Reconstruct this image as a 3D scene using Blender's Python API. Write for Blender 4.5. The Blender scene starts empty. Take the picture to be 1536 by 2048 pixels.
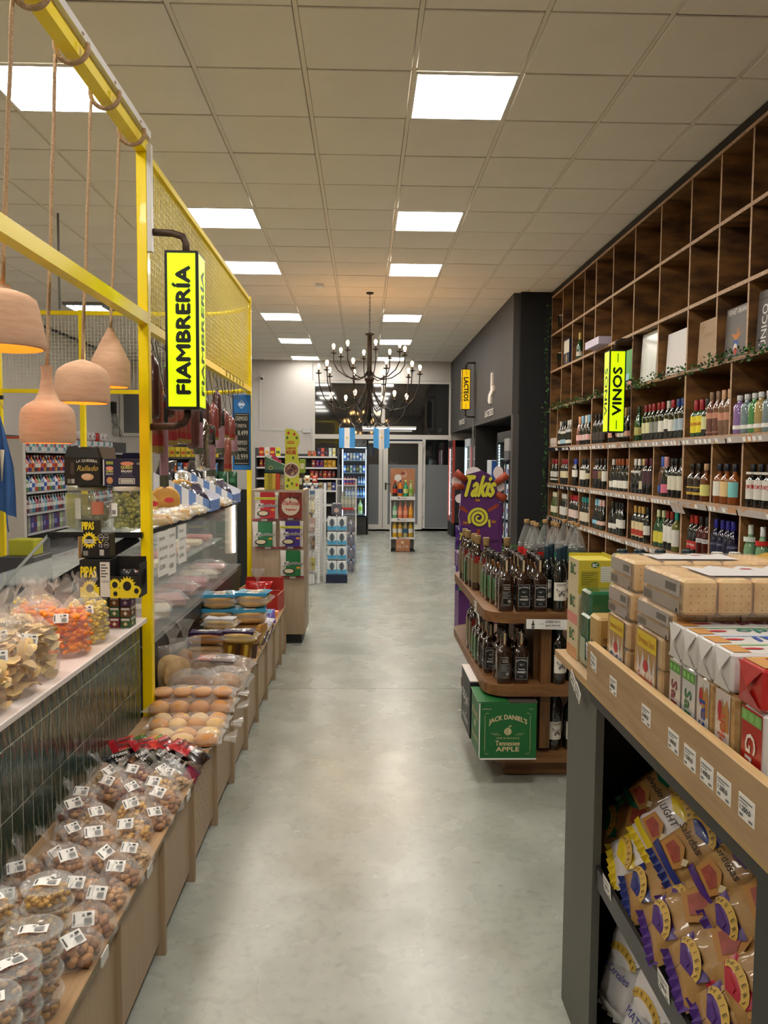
import bpy, bmesh, math, random
from mathutils import Vector, Matrix, noise
R = random.Random(7)
PI = math.pi
SC = bpy.context.scene
COL = SC.collection
# ---------------------------------------------------------------- camera, world, exposure
cam_data = bpy.data.cameras.new('camera')
cam = bpy.data.objects.new('camera', cam_data)
COL.objects.link(cam)
CAM_H = 1.58
pit, yaw, rol = -.06612, .02671, .00762
fw = Vector((math.sin(yaw) * math.cos(pit), math.cos(yaw) * math.cos(pit), math.sin(pit)))
rt = Vector((math.cos(yaw), -math.sin(yaw), 0))
up = rt.cross(fw)
r2 = rt * math.cos(rol) + up * math.sin(rol)
u2 = -rt * math.sin(rol) + up * math.cos(rol)
mm = Matrix((r2, u2, -fw)).transposed().to_4x4()
mm.translation = (0, 0, CAM_H)
cam.matrix_world = mm
cam_data.sensor_fit = 'VERTICAL'
cam_data.sensor_height = 36
cam_data.lens = 36 * 1571.6 / 2048
cam_data.clip_start = .05
cam_data.clip_end = 100
SC.camera = cam
w = bpy.data.worlds.new('night')
w.use_nodes = True
w.node_tree.nodes['Background'].inputs[0].default_value = (.05, .06, .09, 1)
w.node_tree.nodes['Background'].inputs[1].default_value = .3
SC.world = w
vs = SC.view_settings
vs.view_transform = 'Standard'
vs.look = 'None'
vs.gamma = 1
vs.exposure = 0.33
vs.use_curve_mapping = False
PANEL_W = 27.0            # strength of the ceiling panels
BULB_W = 40.0            # strength of the chandelier bulbs
SC.cycles.transparent_max_bounces = 24
SC.cycles.max_bounces = 8
SC.cycles.use_denoising = True
SC.cycles.sample_clamp_indirect = 4
# ---------------------------------------------------------------- materials
_m = {}


def lin(c):
    return tuple(((x + .055) / 1.055) ** 2.4 if x > .04045 else x / 12.92 for x in c)


def H(h):
    return lin(tuple(int(h[i:i + 2], 16) / 255 for i in (0, 2, 4)))


def M(c, r=.5, m=0, c2=None, sc=5, st=(1, 1, 1), bump=0, bsc=40, coat=0, emit=0, detail=4, spec=.5, tr=0, film=None, key=None, th=None):
    """cached procedural material; c is an sRGB hex string"""
    k = (c, r, m, c2, sc, st, bump, bsc, coat, emit, detail, spec, tr, film, th)
    if k in _m:
        return _m[k]
    ma = bpy.data.materials.new(key or 'surface_' + c)
    ma.use_nodes = True
    nt = ma.node_tree
    b = nt.nodes['Principled BSDF']
    out = nt.nodes['Material Output']
    b.inputs['Base Color'].default_value = (*H(c), 1)
    b.inputs['Roughness'].default_value = r
    b.inputs['Metallic'].default_value = m
    b.inputs['Specular IOR Level'].default_value = spec
    if coat:
        b.inputs['Coat Weight'].default_value = coat
        b.inputs['Coat Roughness'].default_value = .04
    if tr:
        b.inputs['Transmission Weight'].default_value = tr
    tc = None
    if c2 or bump:
        tc = nt.nodes.new('ShaderNodeTexCoord')
        mp = nt.nodes.new('ShaderNodeMapping')
        mp.inputs['Scale'].default_value = st
        nt.links.new(tc.outputs['Object'], mp.inputs['Vector'])
    if c2:
        n = nt.nodes.new('ShaderNodeTexNoise')
        n.inputs['Scale'].default_value = sc
        n.inputs['Detail'].default_value = detail
        nt.links.new(mp.outputs[0], n.inputs['Vector'])
        mr = nt.nodes.new('ShaderNodeMapRange')
        lo, hi = th or (.3, .7)
        mr.inputs['From Min'].default_value = lo
        mr.inputs['From Max'].default_value = hi
        nt.links.new(n.outputs['Fac'], mr.inputs['Value'])
        mx = nt.nodes.new('ShaderNodeMix')
        mx.data_type = 'RGBA'
        mx.inputs[6].default_value = (*H(c), 1)
        mx.inputs[7].default_value = (*H(c2), 1)
        nt.links.new(mr.outputs[0], mx.inputs[0])
        nt.links.new(mx.outputs[2], b.inputs['Base Color'])
    if bump:
        n2 = nt.nodes.new('ShaderNodeTexNoise')
        n2.inputs['Scale'].default_value = bsc
        n2.inputs['Detail'].default_value = 3
        nt.links.new(mp.outputs[0], n2.inputs['Vector'])
        bp = nt.nodes.new('ShaderNodeBump')
        bp.inputs['Strength'].default_value = bump
        bp.inputs['Distance'].default_value = .01
        nt.links.new(n2.outputs['Fac'], bp.inputs['Height'])
        nt.links.new(bp.outputs[0], b.inputs['Normal'])
    if emit:
        b.inputs['Emission Color'].default_value = (*H(c), 1)
        b.inputs['Emission Strength'].default_value = emit
    if film is not None:            # thin clear plastic: mostly see-through, glossy, milkier at grazing angles
        t = nt.nodes.new('ShaderNodeBsdfTransparent')
        lw = nt.nodes.new('ShaderNodeLayerWeight')
        lw.inputs['Blend'].default_value = .28
        mr = nt.nodes.new('ShaderNodeMapRange')
        mr.inputs['To Min'].default_value = film
        mr.inputs['To Max'].default_value = min(1, film + .30)
        nt.links.new(lw.outputs['Facing'], mr.inputs['Value'])
        mxs = nt.nodes.new('ShaderNodeMixShader')
        nt.links.new(mr.outputs[0], mxs.inputs[0])
        nt.links.new(t.outputs[0], mxs.inputs[1])
        nt.links.new(b.outputs[0], mxs.inputs[2])
        nt.links.new(mxs.outputs[0], out.inputs['Surface'])
    _m[k] = ma
    return ma


# ---------------------------------------------------------------- mesh building
_txt = {}


def text_geo(s):
    """triangles of a line of lettering, scaled to width 1 and height 1"""
    if s in _txt:
        return _txt[s]
    cu = bpy.data.curves.new('lettering', 'FONT')
    cu.body = s
    cu.resolution_u = 2
    cu.offset = 0
    o = bpy.data.objects.new('lettering', cu)
    COL.objects.link(o)
    dg = bpy.context.evaluated_depsgraph_get()
    me = bpy.data.meshes.new_from_object(o.evaluated_get(dg))
    vs_ = [v.co.copy() for v in me.vertices]
    fs = [tuple(p.vertices) for p in me.polygons]
    bpy.data.objects.remove(o)
    bpy.data.meshes.remove(me)
    bpy.data.curves.remove(cu)
    if vs_:
        x0, x1 = min(v.x for v in vs_), max(v.x for v in vs_)
        y0, y1 = min(v.y for v in vs_), max(v.y for v in vs_)
        vs_ = [((v.x - x0) / (x1 - x0), (v.y - y0) / (y1 - y0)) for v in vs_]
    _txt[s] = (vs_, fs)
    return _txt[s]


class F:
    """a plane in space: origin, right axis, up axis (metres)"""
    def __init__(s, o, u=(1, 0, 0), v=(0, 0, 1)):
        s.o, s.u, s.v = Vector(o), Vector(u).normalized(), Vector(v).normalized()
        s.n = s.u.cross(s.v)

    def p(s, x, y, d=0):
        return s.o + s.u * x + s.v * y + s.n * d


class MB:
    def __init__(s):
        s.v, s.f, s.k, s.sm, s.mats = [], [], [], [], []

    def mi(s, m):
        if m not in s.mats:
            s.mats.append(m)
        return s.mats.index(m)

    def add(s, vs, fs, m, smooth=False):
        b = len(s.v)
        s.v += [tuple(v) for v in vs]
        for i, f in enumerate(fs):
            s.f.append([b + j for j in f])
            s.k.append(s.mi(m[i] if isinstance(m, list) else m))
            s.sm.append(smooth)
        return s

    def box(s, c, d, m, bev=0, rz=0, fm=None):
        """box, centre c, size d, chamfer bev; fm: {'-x': material,...}"""
        x, y, z = d[0] / 2, d[1] / 2, d[2] / 2
        cs, sn = math.cos(rz), math.sin(rz)

        def T(p):
            return (c[0] + p[0] * cs - p[1] * sn, c[1] + p[0] * sn + p[1] * cs, c[2] + p[2])
        if bev <= 0:
            P = [(-x, -y, -z), (x, -y, -z), (x, y, -z), (-x, y, -z), (-x, -y, z), (x, -y, z), (x, y, z), (-x, y, z)]
            fs = [(0, 3, 2, 1), (4, 5, 6, 7), (0, 1, 5, 4), (1, 2, 6, 5), (2, 3, 7, 6), (3, 0, 4, 7)]
            ms = [m] * 6
            if fm:
                for k, q in fm.items():
                    ms[['-z', '+z', '-y', '+x', '+y', '-x'].index(k)] = q
            return s.add([T(p) for p in P], fs, ms)
        b = min(bev, x * .9, y * .9, z * .9)
        P, idx = [], {}
        for sx in (-1, 1):
            for sy in (-1, 1):
                for sz in (-1, 1):
                    for a in range(3):
                        q = [sx * (x - b), sy * (y - b), sz * (z - b)]
                        q[a] = (sx * x, sy * y, sz * z)[a]
                        idx[(sx, sy, sz, a)] = len(P)
                        P.append(T(q))
        fs, ms = [], []
        for a in range(3):
            b1, b2 = (a + 1) % 3, (a + 2) % 3
            for sg in (-1, 1):
                q = []
                for s1, s2 in ((-1, -1), (1, -1), (1, 1), (-1, 1)):
                    t = [0, 0, 0]
                    t[a], t[b1], t[b2] = sg, s1, s2
                    q.append(idx[(*t, a)])
                fs.append(q if sg > 0 else q[::-1])
                ms.append((fm or {}).get(('-' if sg < 0 else '+') + 'xyz'[a], m))
            for s1 in (-1, 1):
                for s2 in (-1, 1):
                    t0, t1 = [0, 0, 0], [0, 0, 0]
                    t0[a], t1[a] = -1, 1
                    t0[b1] = t1[b1] = s1
                    t0[b2] = t1[b2] = s2
                    q = [idx[(*t0, b1)], idx[(*t1, b1)], idx[(*t1, b2)], idx[(*t0, b2)]]
                    fs.append(q if s1 * s2 < 0 else q[::-1])
                    ms.append(m)
        for sx in (-1, 1):
            for sy in (-1, 1):
                for sz in (-1, 1):
                    q = [idx[(sx, sy, sz, a)] for a in range(3)]
                    fs.append(q if sx * sy * sz > 0 else q[::-1])
                    ms.append(m)
        return s.add(P, fs, ms)

    def lathe(s, prof, m, seg=14, o=(0, 0, 0), cap=True, smooth=True, sq=0, a0=0, a1=2 * PI, tw=0):
        """profile [(r,z)...] turned about a vertical axis; sq 0..1 squares the section"""
        full = abs(a1 - a0 - 2 * PI) < 1e-6
        n = seg if full else seg + 1
        P = []
        for r, z in prof:
            for i in range(n):
                a = a0 + (a1 - a0) * i / seg + tw
                k = 1
                if sq:
                    k = 1 + sq * (1 / max(abs(math.cos(a - tw)), abs(math.sin(a - tw))) - 1)
                P.append((o[0] + r * k * math.cos(a), o[1] + r * k * math.sin(a), o[2] + z))
        fs = []
        for j in range(len(prof) - 1):
            for i in range(n if full else n - 1):
                i2 = (i + 1) % n
                fs.append((j * n + i, j * n + i2, (j + 1) * n + i2, (j + 1) * n + i))
        s.add(P, fs, m, smooth)
        if cap and full:
            b = len(s.v) - len(P)
            for ring, rev in ((0, True), (len(prof) - 1, False)):
                if prof[ring][0] > 1e-5:
                    q = [b + ring * n + i for i in range(n)]
                    s.f.append(q[::-1] if rev else q)
                    s.k.append(s.mi(m))
                    s.sm.append(False)
        return s

    def tube(s, pts, r, m, seg=8, smooth=True, cap=True):
        pts = [Vector(p) for p in pts]
        P, fs = [], []
        n0 = None
        for i, p in enumerate(pts):
            t = (pts[min(i + 1, len(pts) - 1)] - pts[max(i - 1, 0)]).normalized()
            if n0 is None:
                n0 = t.orthogonal().normalized()
            n0 = (n0 - t * n0.dot(t))
            n0 = n0.normalized() if n0.length > 1e-6 else t.orthogonal().normalized()
            b = t.cross(n0)
            rr = r[i] if isinstance(r, (list, tuple)) else r
            for k in range(seg):
                a = 2 * PI * k / seg
                P.append(p + (n0 * math.cos(a) + b * math.sin(a)) * rr)
        for i in range(len(pts) - 1):
            for k in range(seg):
                k2 = (k + 1) % seg
                fs.append((i * seg + k, i * seg + k2, (i + 1) * seg + k2, (i + 1) * seg + k))
        if cap:
            fs.append(tuple(range(seg))[::-1])
            fs.append(tuple((len(pts) - 1) * seg + k for k in range(seg)))
        return s.add(P, fs, m, smooth)

    def bar(s, a, b, w_, h_, m, upv=(0, 0, 1)):
        """rectangular bar from a to b"""
        a, b = Vector(a), Vector(b)
        t = (b - a).normalized()
        sd = t.cross(Vector(upv))
        sd = sd.normalized() if sd.length > 1e-4 else t.orthogonal().normalized()
        u = sd.cross(t)
        P = []
        for p in (a, b):
            for i, j in ((-1, -1), (1, -1), (1, 1), (-1, 1)):
                P.append(p + sd * (i * w_ / 2) + u * (j * h_ / 2))
        return s.add(P, [(0, 1, 2, 3), (7, 6, 5, 4), (0, 4, 5, 1), (1, 5, 6, 2), (2, 6, 7, 3), (3, 7, 4, 0)], m)

    def poly(s, fr, pts, m, d=.0006):
        return s.add([fr.p(x, y, d) for x, y in pts], [tuple(range(len(pts)))], m)

    def rect(s, fr, x, y, w_, h_, m, d=.0006):
        return s.poly(fr, [(x, y), (x + w_, y), (x + w_, y + h_), (x, y + h_)], m, d)

    def disc(s, fr, x, y, r, m, d=.0006, n=16, ry=None):
        ry = ry or r
        return s.poly(fr, [(x + r * math.cos(2 * PI * i / n), y + ry * math.sin(2 * PI * i / n)) for i in range(n)], m, d)

    def text(s, fr, t, x, y, w_, h_, m, d=.0012, sh=0, arc=0, rot=0, bold=0):
        """lettering t in the box x,y,w,h of plane fr; sh slant, arc bulge, rot 90-degree turns"""
        vs_, fs = text_geo(t)
        P = []
        for a, b in vs_:
            if rot == 1:      # reads upwards
                q = (x + w_ - b * w_ , y + a * h_)
            elif rot == -1:   # reads downwards
                q = (x + b * w_, y + h_ - a * h_)
            else:
                q = (x + a * w_ + b * h_ * sh, y + b * h_ + arc * (1 - (2 * a - 1) ** 2))
            P.append(fr.p(q[0], q[1], d))
        if bold:
            for q, (dx, dy) in enumerate(((bold, 0), (-bold, 0), (0, bold), (0, -bold))):
                s.add([p + fr.u * dx + fr.v * dy + fr.n * (.00008 * (q + 1)) for p in P], fs, m)
        return s.add(P, fs, m)

    def slab(s, fr, pts, t, m, me=None):
        """outline pts in plane fr, thickness t behind the plane"""
        n = len(pts)
        P = [fr.p(x, y, 0) for x, y in pts] + [fr.p(x, y, -t) for x, y in pts]
        fs = [tuple(range(n)), tuple(range(2 * n - 1, n - 1, -1))] + [(i, i + n, (i + 1) % n + n, (i + 1) % n) for i in range(n)]
        return s.add(P, fs, [m, me or m] + [me or m] * n)

    def pillow(s, c, d, m, nu=8, nv=6, e=.5, wob=0, seed=0, rot=None, crimp=True):
        """a filled bag: d = (width, height, thickness) in its own plane x,z with thickness along y"""
        P, rr = [], random.Random(seed)
        rot = rot or Matrix.Identity(3)
        for side in (-1, 1):
            for j in range(nv + 1):
                for i in range(nu + 1):
                    u, v = 2 * i / nu - 1, 2 * j / nv - 1
                    t = (max(0, 1 - abs(u) ** 2.6) ** e) * (max(0, 1 - abs(v) ** 3) ** e)
                    wv = wob * (rr.random() - .5)
                    edge = i in (0, nu) or j in (0, nv)
                    q = Vector((u * d[0] / 2 * (1 - .05 * (1 - abs(v))), side * (t * d[2] / 2 + (0 if edge else wv)), v * d[1] / 2 * (1 - .04 * (1 - abs(u)))))
                    if edge:
                        q.y = 0
                    P.append(Vector(c) + rot @ q)
        fs = []
        n = (nu + 1) * (nv + 1)
        for sd in (0, 1):
            for j in range(nv):
                for i in range(nu):
                    a = sd * n + j * (nu + 1) + i
                    q = (a, a + 1, a + nu + 2, a + nu + 1)
                    fs.append(q if sd == 0 else q[::-1])
        return s.add(P, fs, m, True)

    def ball(s, c, r, m, sub=1, rz=1, seed=None, jit=0):
        key = sub
        if key not in _ico:
            bm = bmesh.new()
            bmesh.ops.create_icosphere(bm, subdivisions=sub, radius=1)
            bm.verts.ensure_lookup_table()
            _ico[key] = ([v.co.copy() for v in bm.verts], [tuple(v.index for v in f.verts) for f in bm.faces])
            bm.free()
        vs_, fs = _ico[key]
        rv = r if isinstance(r, (tuple, list)) else (r, r, r * rz)
        P = [(c[0] + v.x * rv[0] * (1 + jit * R.uniform(-1, 1)), c[1] + v.y * rv[1] * (1 + jit * R.uniform(-1, 1)), c[2] + v.z * rv[2] * (1 + jit * R.uniform(-1, 1))) for v in vs_]
        return s.add(P, fs, m, True)

    def move(s, M4, i0=0):
        for i in range(i0, len(s.v)):
            s.v[i] = tuple(M4 @ Vector(s.v[i]))
        return s

    def mesh(s, name):
        me = bpy.data.meshes.new(name)
        me.from_pydata(s.v, [], s.f)
        for m in s.mats:
            me.materials.append(m)
        me.polygons.foreach_set('material_index', s.k)
        me.polygons.foreach_set('use_smooth', s.sm)
        me.update()
        return me

    def build(s, name, parent=None, loc=None, rz=0, **props):
        return put(name, s.mesh(name), parent, loc, rz, **props)


_ico = {}


def put(name, me, parent=None, loc=None, rz=0, **props):
    o = bpy.data.objects.new(name, me)
    COL.objects.link(o)
    if parent:
        o.parent = parent
    if loc is not None:
        o.location = loc
    if rz:
        o.rotation_euler = (0, 0, rz)
    for k, v in props.items():
        o[k] = v
    return o


def thing(name, label, cat, loc=(0, 0, 0), rz=0, group=None):
    o = put(name, None, None, loc, rz)
    o['label'] = label
    o['category'] = cat
    if group:
        o['group'] = group
    return o


def tag(o, label, cat, group=None):
    o['label'] = label
    o['category'] = cat
    if group:
        o['group'] = group
    return o


def copy_tree(o, parent=None):
    c = o.copy()
    COL.objects.link(c)
    if parent:
        c.parent = parent
    for ch in kids.get(o.name, ()):
        k = ch.copy()
        COL.objects.link(k)
        k.parent = c
    return c


kids = {}


def proto(o, *ch):
    """remember the parts of a thing so that copies get them too"""
    kids[o.name] = [c for c in ch if c]
    return o


_used = set()


def place(p, label, loc, rz=0, group=None, cat=None, rot=None, scale=None):
    """first use moves the thing itself, later ones a copy"""
    if p.name in _used:
        o = copy_tree(p)
    else:
        o = p
        _used.add(p.name)
    o.location = loc
    o.rotation_euler = rot or (0, 0, rz)
    if scale:
        o.scale = (scale,) * 3 if not isinstance(scale, (tuple, list)) else scale
    o['label'] = label
    if group:
        o['group'] = group
    elif 'group' in o.keys():
        del o['group']
    if cat:
        o['category'] = cat
    return o


ORD = ['first', 'second', 'third', 'fourth', 'fifth', 'sixth', 'seventh', 'eighth', 'ninth', 'tenth', 'eleventh', 'twelfth', 'thirteenth', 'fourteenth', 'fifteenth', 'sixteenth', 'seventeenth', 'eighteenth', 'nineteenth', 'twentieth']
ORD += ['twenty-' + q for q in ORD[:9]] + ['thirtieth'] + ['thirty-' + q for q in ORD[:9]]
WHITE = M('f2f0ea', .5)
PAPER = M('f4f1ec', .6)
BLACK = M('141414', .5)
INK = M('1c1c1c', .7)
YEL = M('f2d40a', .35, coat=.2)
GREYM = M('8d8d8d', .4, m=.7)
FILM = M('f4f4f4', .10, film=.09, bump=.9, bsc=50, spec=1, coat=1)
FILM2 = M('e8e6e4', .12, film=.12, bump=1, bsc=30, spec=1, coat=1)
GLASS = M('eef4f2', .02, film=.02, spec=.6)
# ================================================================ THE ROOM
CZ = 3.746
GX, GY, GP = -.9504, 3.9178, .61


def struct(name, b, parent=None, **kw):
    o = b.build(name, parent, **kw)
    if not parent:
        o['kind'] = 'structure'
    return o


def floor_mat():
    ma = bpy.data.materials.new('polished_concrete')
    ma.use_nodes = True
    nt = ma.node_tree
    b = nt.nodes['Principled BSDF']
    tc = nt.nodes.new('ShaderNodeTexCoord')

    def nz(s, d, dist=0):
        n = nt.nodes.new('ShaderNodeTexNoise')
        n.inputs['Scale'].default_value = s
        n.inputs['Detail'].default_value = d
        n.inputs['Distortion'].default_value = dist
        nt.links.new(tc.outputs['Object'], n.inputs['Vector'])
        return n

    def mix(a, c, f, col=None):
        m = nt.nodes.new('ShaderNodeMix')
        m.data_type = 'RGBA'
        if isinstance(a, tuple):
            m.inputs[6].default_value = (*a, 1)
        else:
            nt.links.new(a, m.inputs[6])
        m.inputs[7].default_value = (*c, 1)
        nt.links.new(f, m.inputs[0])
        return m.outputs[2]

    def ramp(src, lo, hi, tmax=1):
        m = nt.nodes.new('ShaderNodeMapRange')
        m.inputs['From Min'].default_value = lo
        m.inputs['From Max'].default_value = hi
        m.inputs['To Max'].default_value = tmax
        nt.links.new(src, m.inputs['Value'])
        return m.outputs[0]
    c = mix(H('9da097'), H('b0b2a9'), ramp(nz(1.3, 10, .1).outputs['Fac'], .30, .70))
    c = mix(c, H('888a80'), ramp(nz(4.5, 12, .25).outputs['Fac'], .40, .80, .6))
    c = mix(c, H('978c76'), ramp(nz(2.3, 9, .2).outputs['Fac'], .52, .80, .45))
    c = mix(c, H('6d6f66'), ramp(nz(26, 6, .3).outputs['Fac'], .50, .80, .35))
    nt.links.new(c, b.inputs['Base Color'])
    r = nt.nodes.new('ShaderNodeMapRange')
    r.inputs['To Min'].default_value = .14
    r.inputs['To Max'].default_value = .40
    nt.links.new(nz(3, 6).outputs['Fac'], r.inputs['Value'])
    nt.links.new(r.outputs[0], b.inputs['Roughness'])
    bp = nt.nodes.new('ShaderNodeBump')
    bp.inputs['Strength'].default_value = .05
    bp.inputs['Distance'].default_value = .004
    nt.links.new(nz(7, 6).outputs['Fac'], bp.inputs['Height'])
    nt.links.new(bp.outputs[0], b.inputs['Normal'])
    return ma


FLOORM = floor_mat()
ys = [-3.5, -2.6, 1.37, 5.35, 9.33, 13.3, 17.6]
b = MB()
b.box((-1.25, 7.05, -.06), (8.3, 21.3, .08), M('3c3d38', .9))
fl = struct('floor', b)
for a, c in zip(ys[:-1], ys[1:]):
    MB().box((-1.25, (a + c) / 2, -.012), (8.3, c - a - .005, .024), FLOORM, bev=.001).build('floor_slab', fl)

WALLM = M('e9e4df', .7, c2='ddd6d0', sc=.7)
DARKW = M('4b4745', .75, c2='454140', sc=.8)
b = MB()
# back wall around the big shopfront window (x -1.12..1.95) and the left window
b.box((-2.42, 17.65, 1.9), (2.6, .2, 3.8), WALLM)
b.box((-4.53, 17.65, 1.03), (1.63, .2, 2.06), WALLM)
b.box((-4.53, 17.65, 3.42), (1.63, .2, .76), WALLM)
b.box((-5.4, 17.65, 1.9), (.12, .2, 3.8), WALLM)
b.box((.415, 17.65, 3.55), (3.09, .2, .44), WALLM)
b.box((2.4, 17.65, 1.9), (.9, .2, 3.8), WALLM)
struct('wall_back', b)
b = MB().box((-5.45, 7.05, 1.87), (.16, 21.3, 3.76), WALLM)
struct('wall_left', b)
b = MB().box((2.92, 7.05, 1.87), (.2, 21.3, 3.76), M('3a2c20', .8))
struct('wall_right', b)
b = MB().box((-1.25, -3.55, 1.87), (8.5, .14, 3.76), M('b5aa9c', .8))
struct('wall_front', b)
# dark partition over the dairy fridges, with its deep end wall
b = MB()
b.box((1.97, 13.9, 2.96), (.08, 7.3, 1.56), DARKW)
b.box((1.97, 10.235, 1.09), (.08, .13, 2.18), DARKW)
struct('wall_dark_header', b)
b = MB().box((2.42, 10.22, 1.87), (.82, .10, 3.74), M('141518', .8))
struct('wall_dark_end', b)
b = MB()
b.box((2.78, 13.9, 1.1), (.05, 7.2, 2.2), BLACK)
b.box((2.4, 13.9, 2.2), (.8, 7.2, .04), BLACK)
b.box((2.36, 13.78, 1.09), (.8, .06, 2.18), BLACK)
struct('wall_fridge_recess', b)

# ceiling: metal grid with lay-in tiles
TILEM = M('f7efe4', .9, c2='f1e8da', sc=1.2, bump=.15, bsc=180)
BARM = M('ece2d2', .5)
I0, I1, J0, J1 = -7, 6, -12, 22
LIGHTS = [(2, j) for j in (1, 5, 8, 13, 17, 21)] + [(-2, 1)] + [(-1, j) for j in (5, 8, 13, 17, 21)] + [(2, -3), (-2, -3), (2, -7), (-2, -7), (2, -11)]
b = MB().box((-1.25, 7.05, CZ + .09), (8.5, 21.4, .04), M('6d665c', .9))
ce = struct('ceiling', b)
b = MB()
for i in range(I0, I1 + 1):
    x = GX + GP * i
    b.box((x, 7.05, CZ + .006), (.024, 21.2, .012), BARM)
for j in range(J0, J1 + 1):
    y = GY + GP * j
    b.box((-1.25, y, CZ + .0085), (8.3, .016, .009), M('8d8373', .7))
o = b.build('ceiling_grid', ce)
tm = MB().box((0, 0, 0), (GP - .03, GP - .018, .012), TILEM, bev=.003).mesh('ceiling_tile')
far = MB()
n = 0
order = sorted([(j, i) for i in range(I0, I1 + 1) for j in range(J0, J1 + 1)], key=lambda q: (q[0] < 0, q[1] < -3, q[0]))
for j, i in order:
    if (i, j) in LIGHTS:
        continue
    x, y = GX + GP * (i + .5), GY + GP * (j + .5)
    if x < -5.2 or x > 2.7 or y > 17.5 or y < -3.4:
        continue
    dz = R.uniform(-.0015, .0015)
    if n < 290:
        o = put('ceiling_tile', tm, ce, (x, y, CZ + .001 + dz))
        o.rotation_euler = (R.uniform(-.004, .004), R.uniform(-.003, .003), 0)
        n += 1
    else:
        far.box((x, y, CZ + .001 + dz), (GP - .03, GP - .018, .012), TILEM)
o = far.build('ceiling_tile_field', ce)
o['kind'] = 'stuff'
# ceiling light panels
LITP = M('fffaf0', .5, emit=PANEL_W)
fr_ = MB()
for sx in (-1, 1):
    fr_.box((sx * .287, 0, 0), (.012, .586, .014), WHITE)
    fr_.box((0, sx * .287, 0), (.562, .012, .014), WHITE)
frm = fr_.mesh('light_frame')
dif = MB().box((0, 0, .002), (.562, .562, .008), LITP).mesh('diffuser')
dif2 = MB().box((0, 0, .002), (.562, .562, .008), M('fffaf0', .5, emit=PANEL_W * .35)).mesh('diffuser')
RN = {1: 'nearest', 5: 'second', 8: 'third', 13: 'fourth', 17: 'fifth', 21: 'farthest'}
for i, j in LIGHTS:
    side = 'over the right of the aisle' if i == 2 else 'in the left row beside the yellow mesh'
    lab = 'square white ceiling panel, %s %s' % (RN[j], 'in the right row over the aisle' if i == 2 else 'in the left row by the yellow mesh') if j > 0 else 'square white ceiling panel out of view behind the photographer, %s %s' % (ORD[-j // 4], 'on the right' if i == 2 else 'on the left')
    t = thing('ceiling_light', lab, 'ceiling light', (GX + GP * (i + .5), GY + GP * (j + .5), CZ - .002), 0, 'ceiling light panels')
    put('light_frame', frm, t)
    put('diffuser', dif2 if j > 20 else dif, t)
# louvred fluorescent in the unlit left bay
t = thing('louvre_light', 'louvred fluorescent fitting high behind the yellow mesh on the left', 'ceiling light', (-3.9, 11.5, CZ - .04))
MB().box((0, 0, .02), (.6, .6, .05), GREYM).build('housing', t)
b = MB()
for k in range(6):
    b.box((-.25 + k * .1, 0, -.012), (.008, .58, .03), M('dfe6ee', .2, m=.8))
b.build('louvre', t)
MB().box((0, 0, -.008), (.5, .5, .006), M('e8f2ff', .5, emit=2)).build('tube_light', t)
# smoke detector
t = MB().box((0, 0, 0), (.1, .1, .05), WHITE, bev=.01).build('smoke_detector', None, (-.55, 9.9, CZ - .026))
tag(t, 'small white square detector on the ceiling left of the chandelier chain', 'detector')

# ---------------- back windows and door (y 17.55)
FRM = M('e7e2da', .4)
NITE = M('1a1c1f', .04, spec=.9, coat=1)
FROST = M('7d8085', .55)


def frame_rect(b, x0, x1, z0, z1, t, y, d, m):
    b.box(((x0 + x1) / 2, y, z1 - t / 2), (x1 - x0, d, t), m)
    b.box(((x0 + x1) / 2, y, z0 + t / 2), (x1 - x0, d, t), m)
    b.box((x0 + t / 2, y, (z0 + z1) / 2), (t, d, z1 - z0 - 2 * t), m)
    b.box((x1 - t / 2, y, (z0 + z1) / 2), (t, d, z1 - z0 - 2 * t), m)


wy = 17.55
b = MB()
frame_rect(b, -1.13, 1.95, 0, 3.32, .055, wy, .1, FRM)
b.box((.41, wy, 2.09), (2.97, .1, .10), FRM)
b.box((.432, wy, 2.68), (.08, .1, 1.10), FRM)
b.box((-.42, wy, 1.02), (.06, .1, 2.04), FRM)
b.box((1.35, wy, 1.02), (.06, .1, 2.04), FRM)
b.box((.41, wy, .03), (2.97, .1, .06), FRM)
win = struct('window_1', b)
for x0, x1, z0, z1 in ((-1.09, .39, 2.14, 3.26), (.47, 1.91, 2.14, 3.26), (-1.09, -.45, .08, 2.04), (1.38, 1.91, .06, 2.04)):
    MB().box(((x0 + x1) / 2, wy, (z0 + z1) / 2), (x1 - x0, .012, z1 - z0), NITE).build('window_pane', win)
MB().box((1.645, wy - .02, .77), (.53, .012, 1.42), FROST).build('frosted_panel', win, label='grey frosted lower panel')
MB().box((-.77, wy - .02, .77), (.64, .012, 1.42), FROST).build('frosted_panel', win, label='grey frosted lower panel')


def leaf(name, x0, x1, gx0, gx1):
    b = MB()
    y = wy - .06
    b.box(((x0 + gx0) / 2, y, 1.02), (gx0 - x0, .06, 1.96), FRM)
    b.box(((x1 + gx1) / 2, y, 1.02), (x1 - gx1, .06, 1.96), FRM)
    b.box(((gx0 + gx1) / 2, y, 1.975), (gx1 - gx0, .06, .05), FRM)
    b.box(((gx0 + gx1) / 2, y, .09), (gx1 - gx0, .06, .11), FRM)
    d = struct(name, b)
    MB().box(((gx0 + gx1) / 2, y, 1.715), (gx1 - gx0, .012, .47), NITE).build('door_pane', d)
    MB().box(((gx0 + gx1) / 2, y, .81), (gx1 - gx0, .012, 1.34), FROST).build('frosted_panel', d, label='grey frosted lower glass')
    return d


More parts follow.
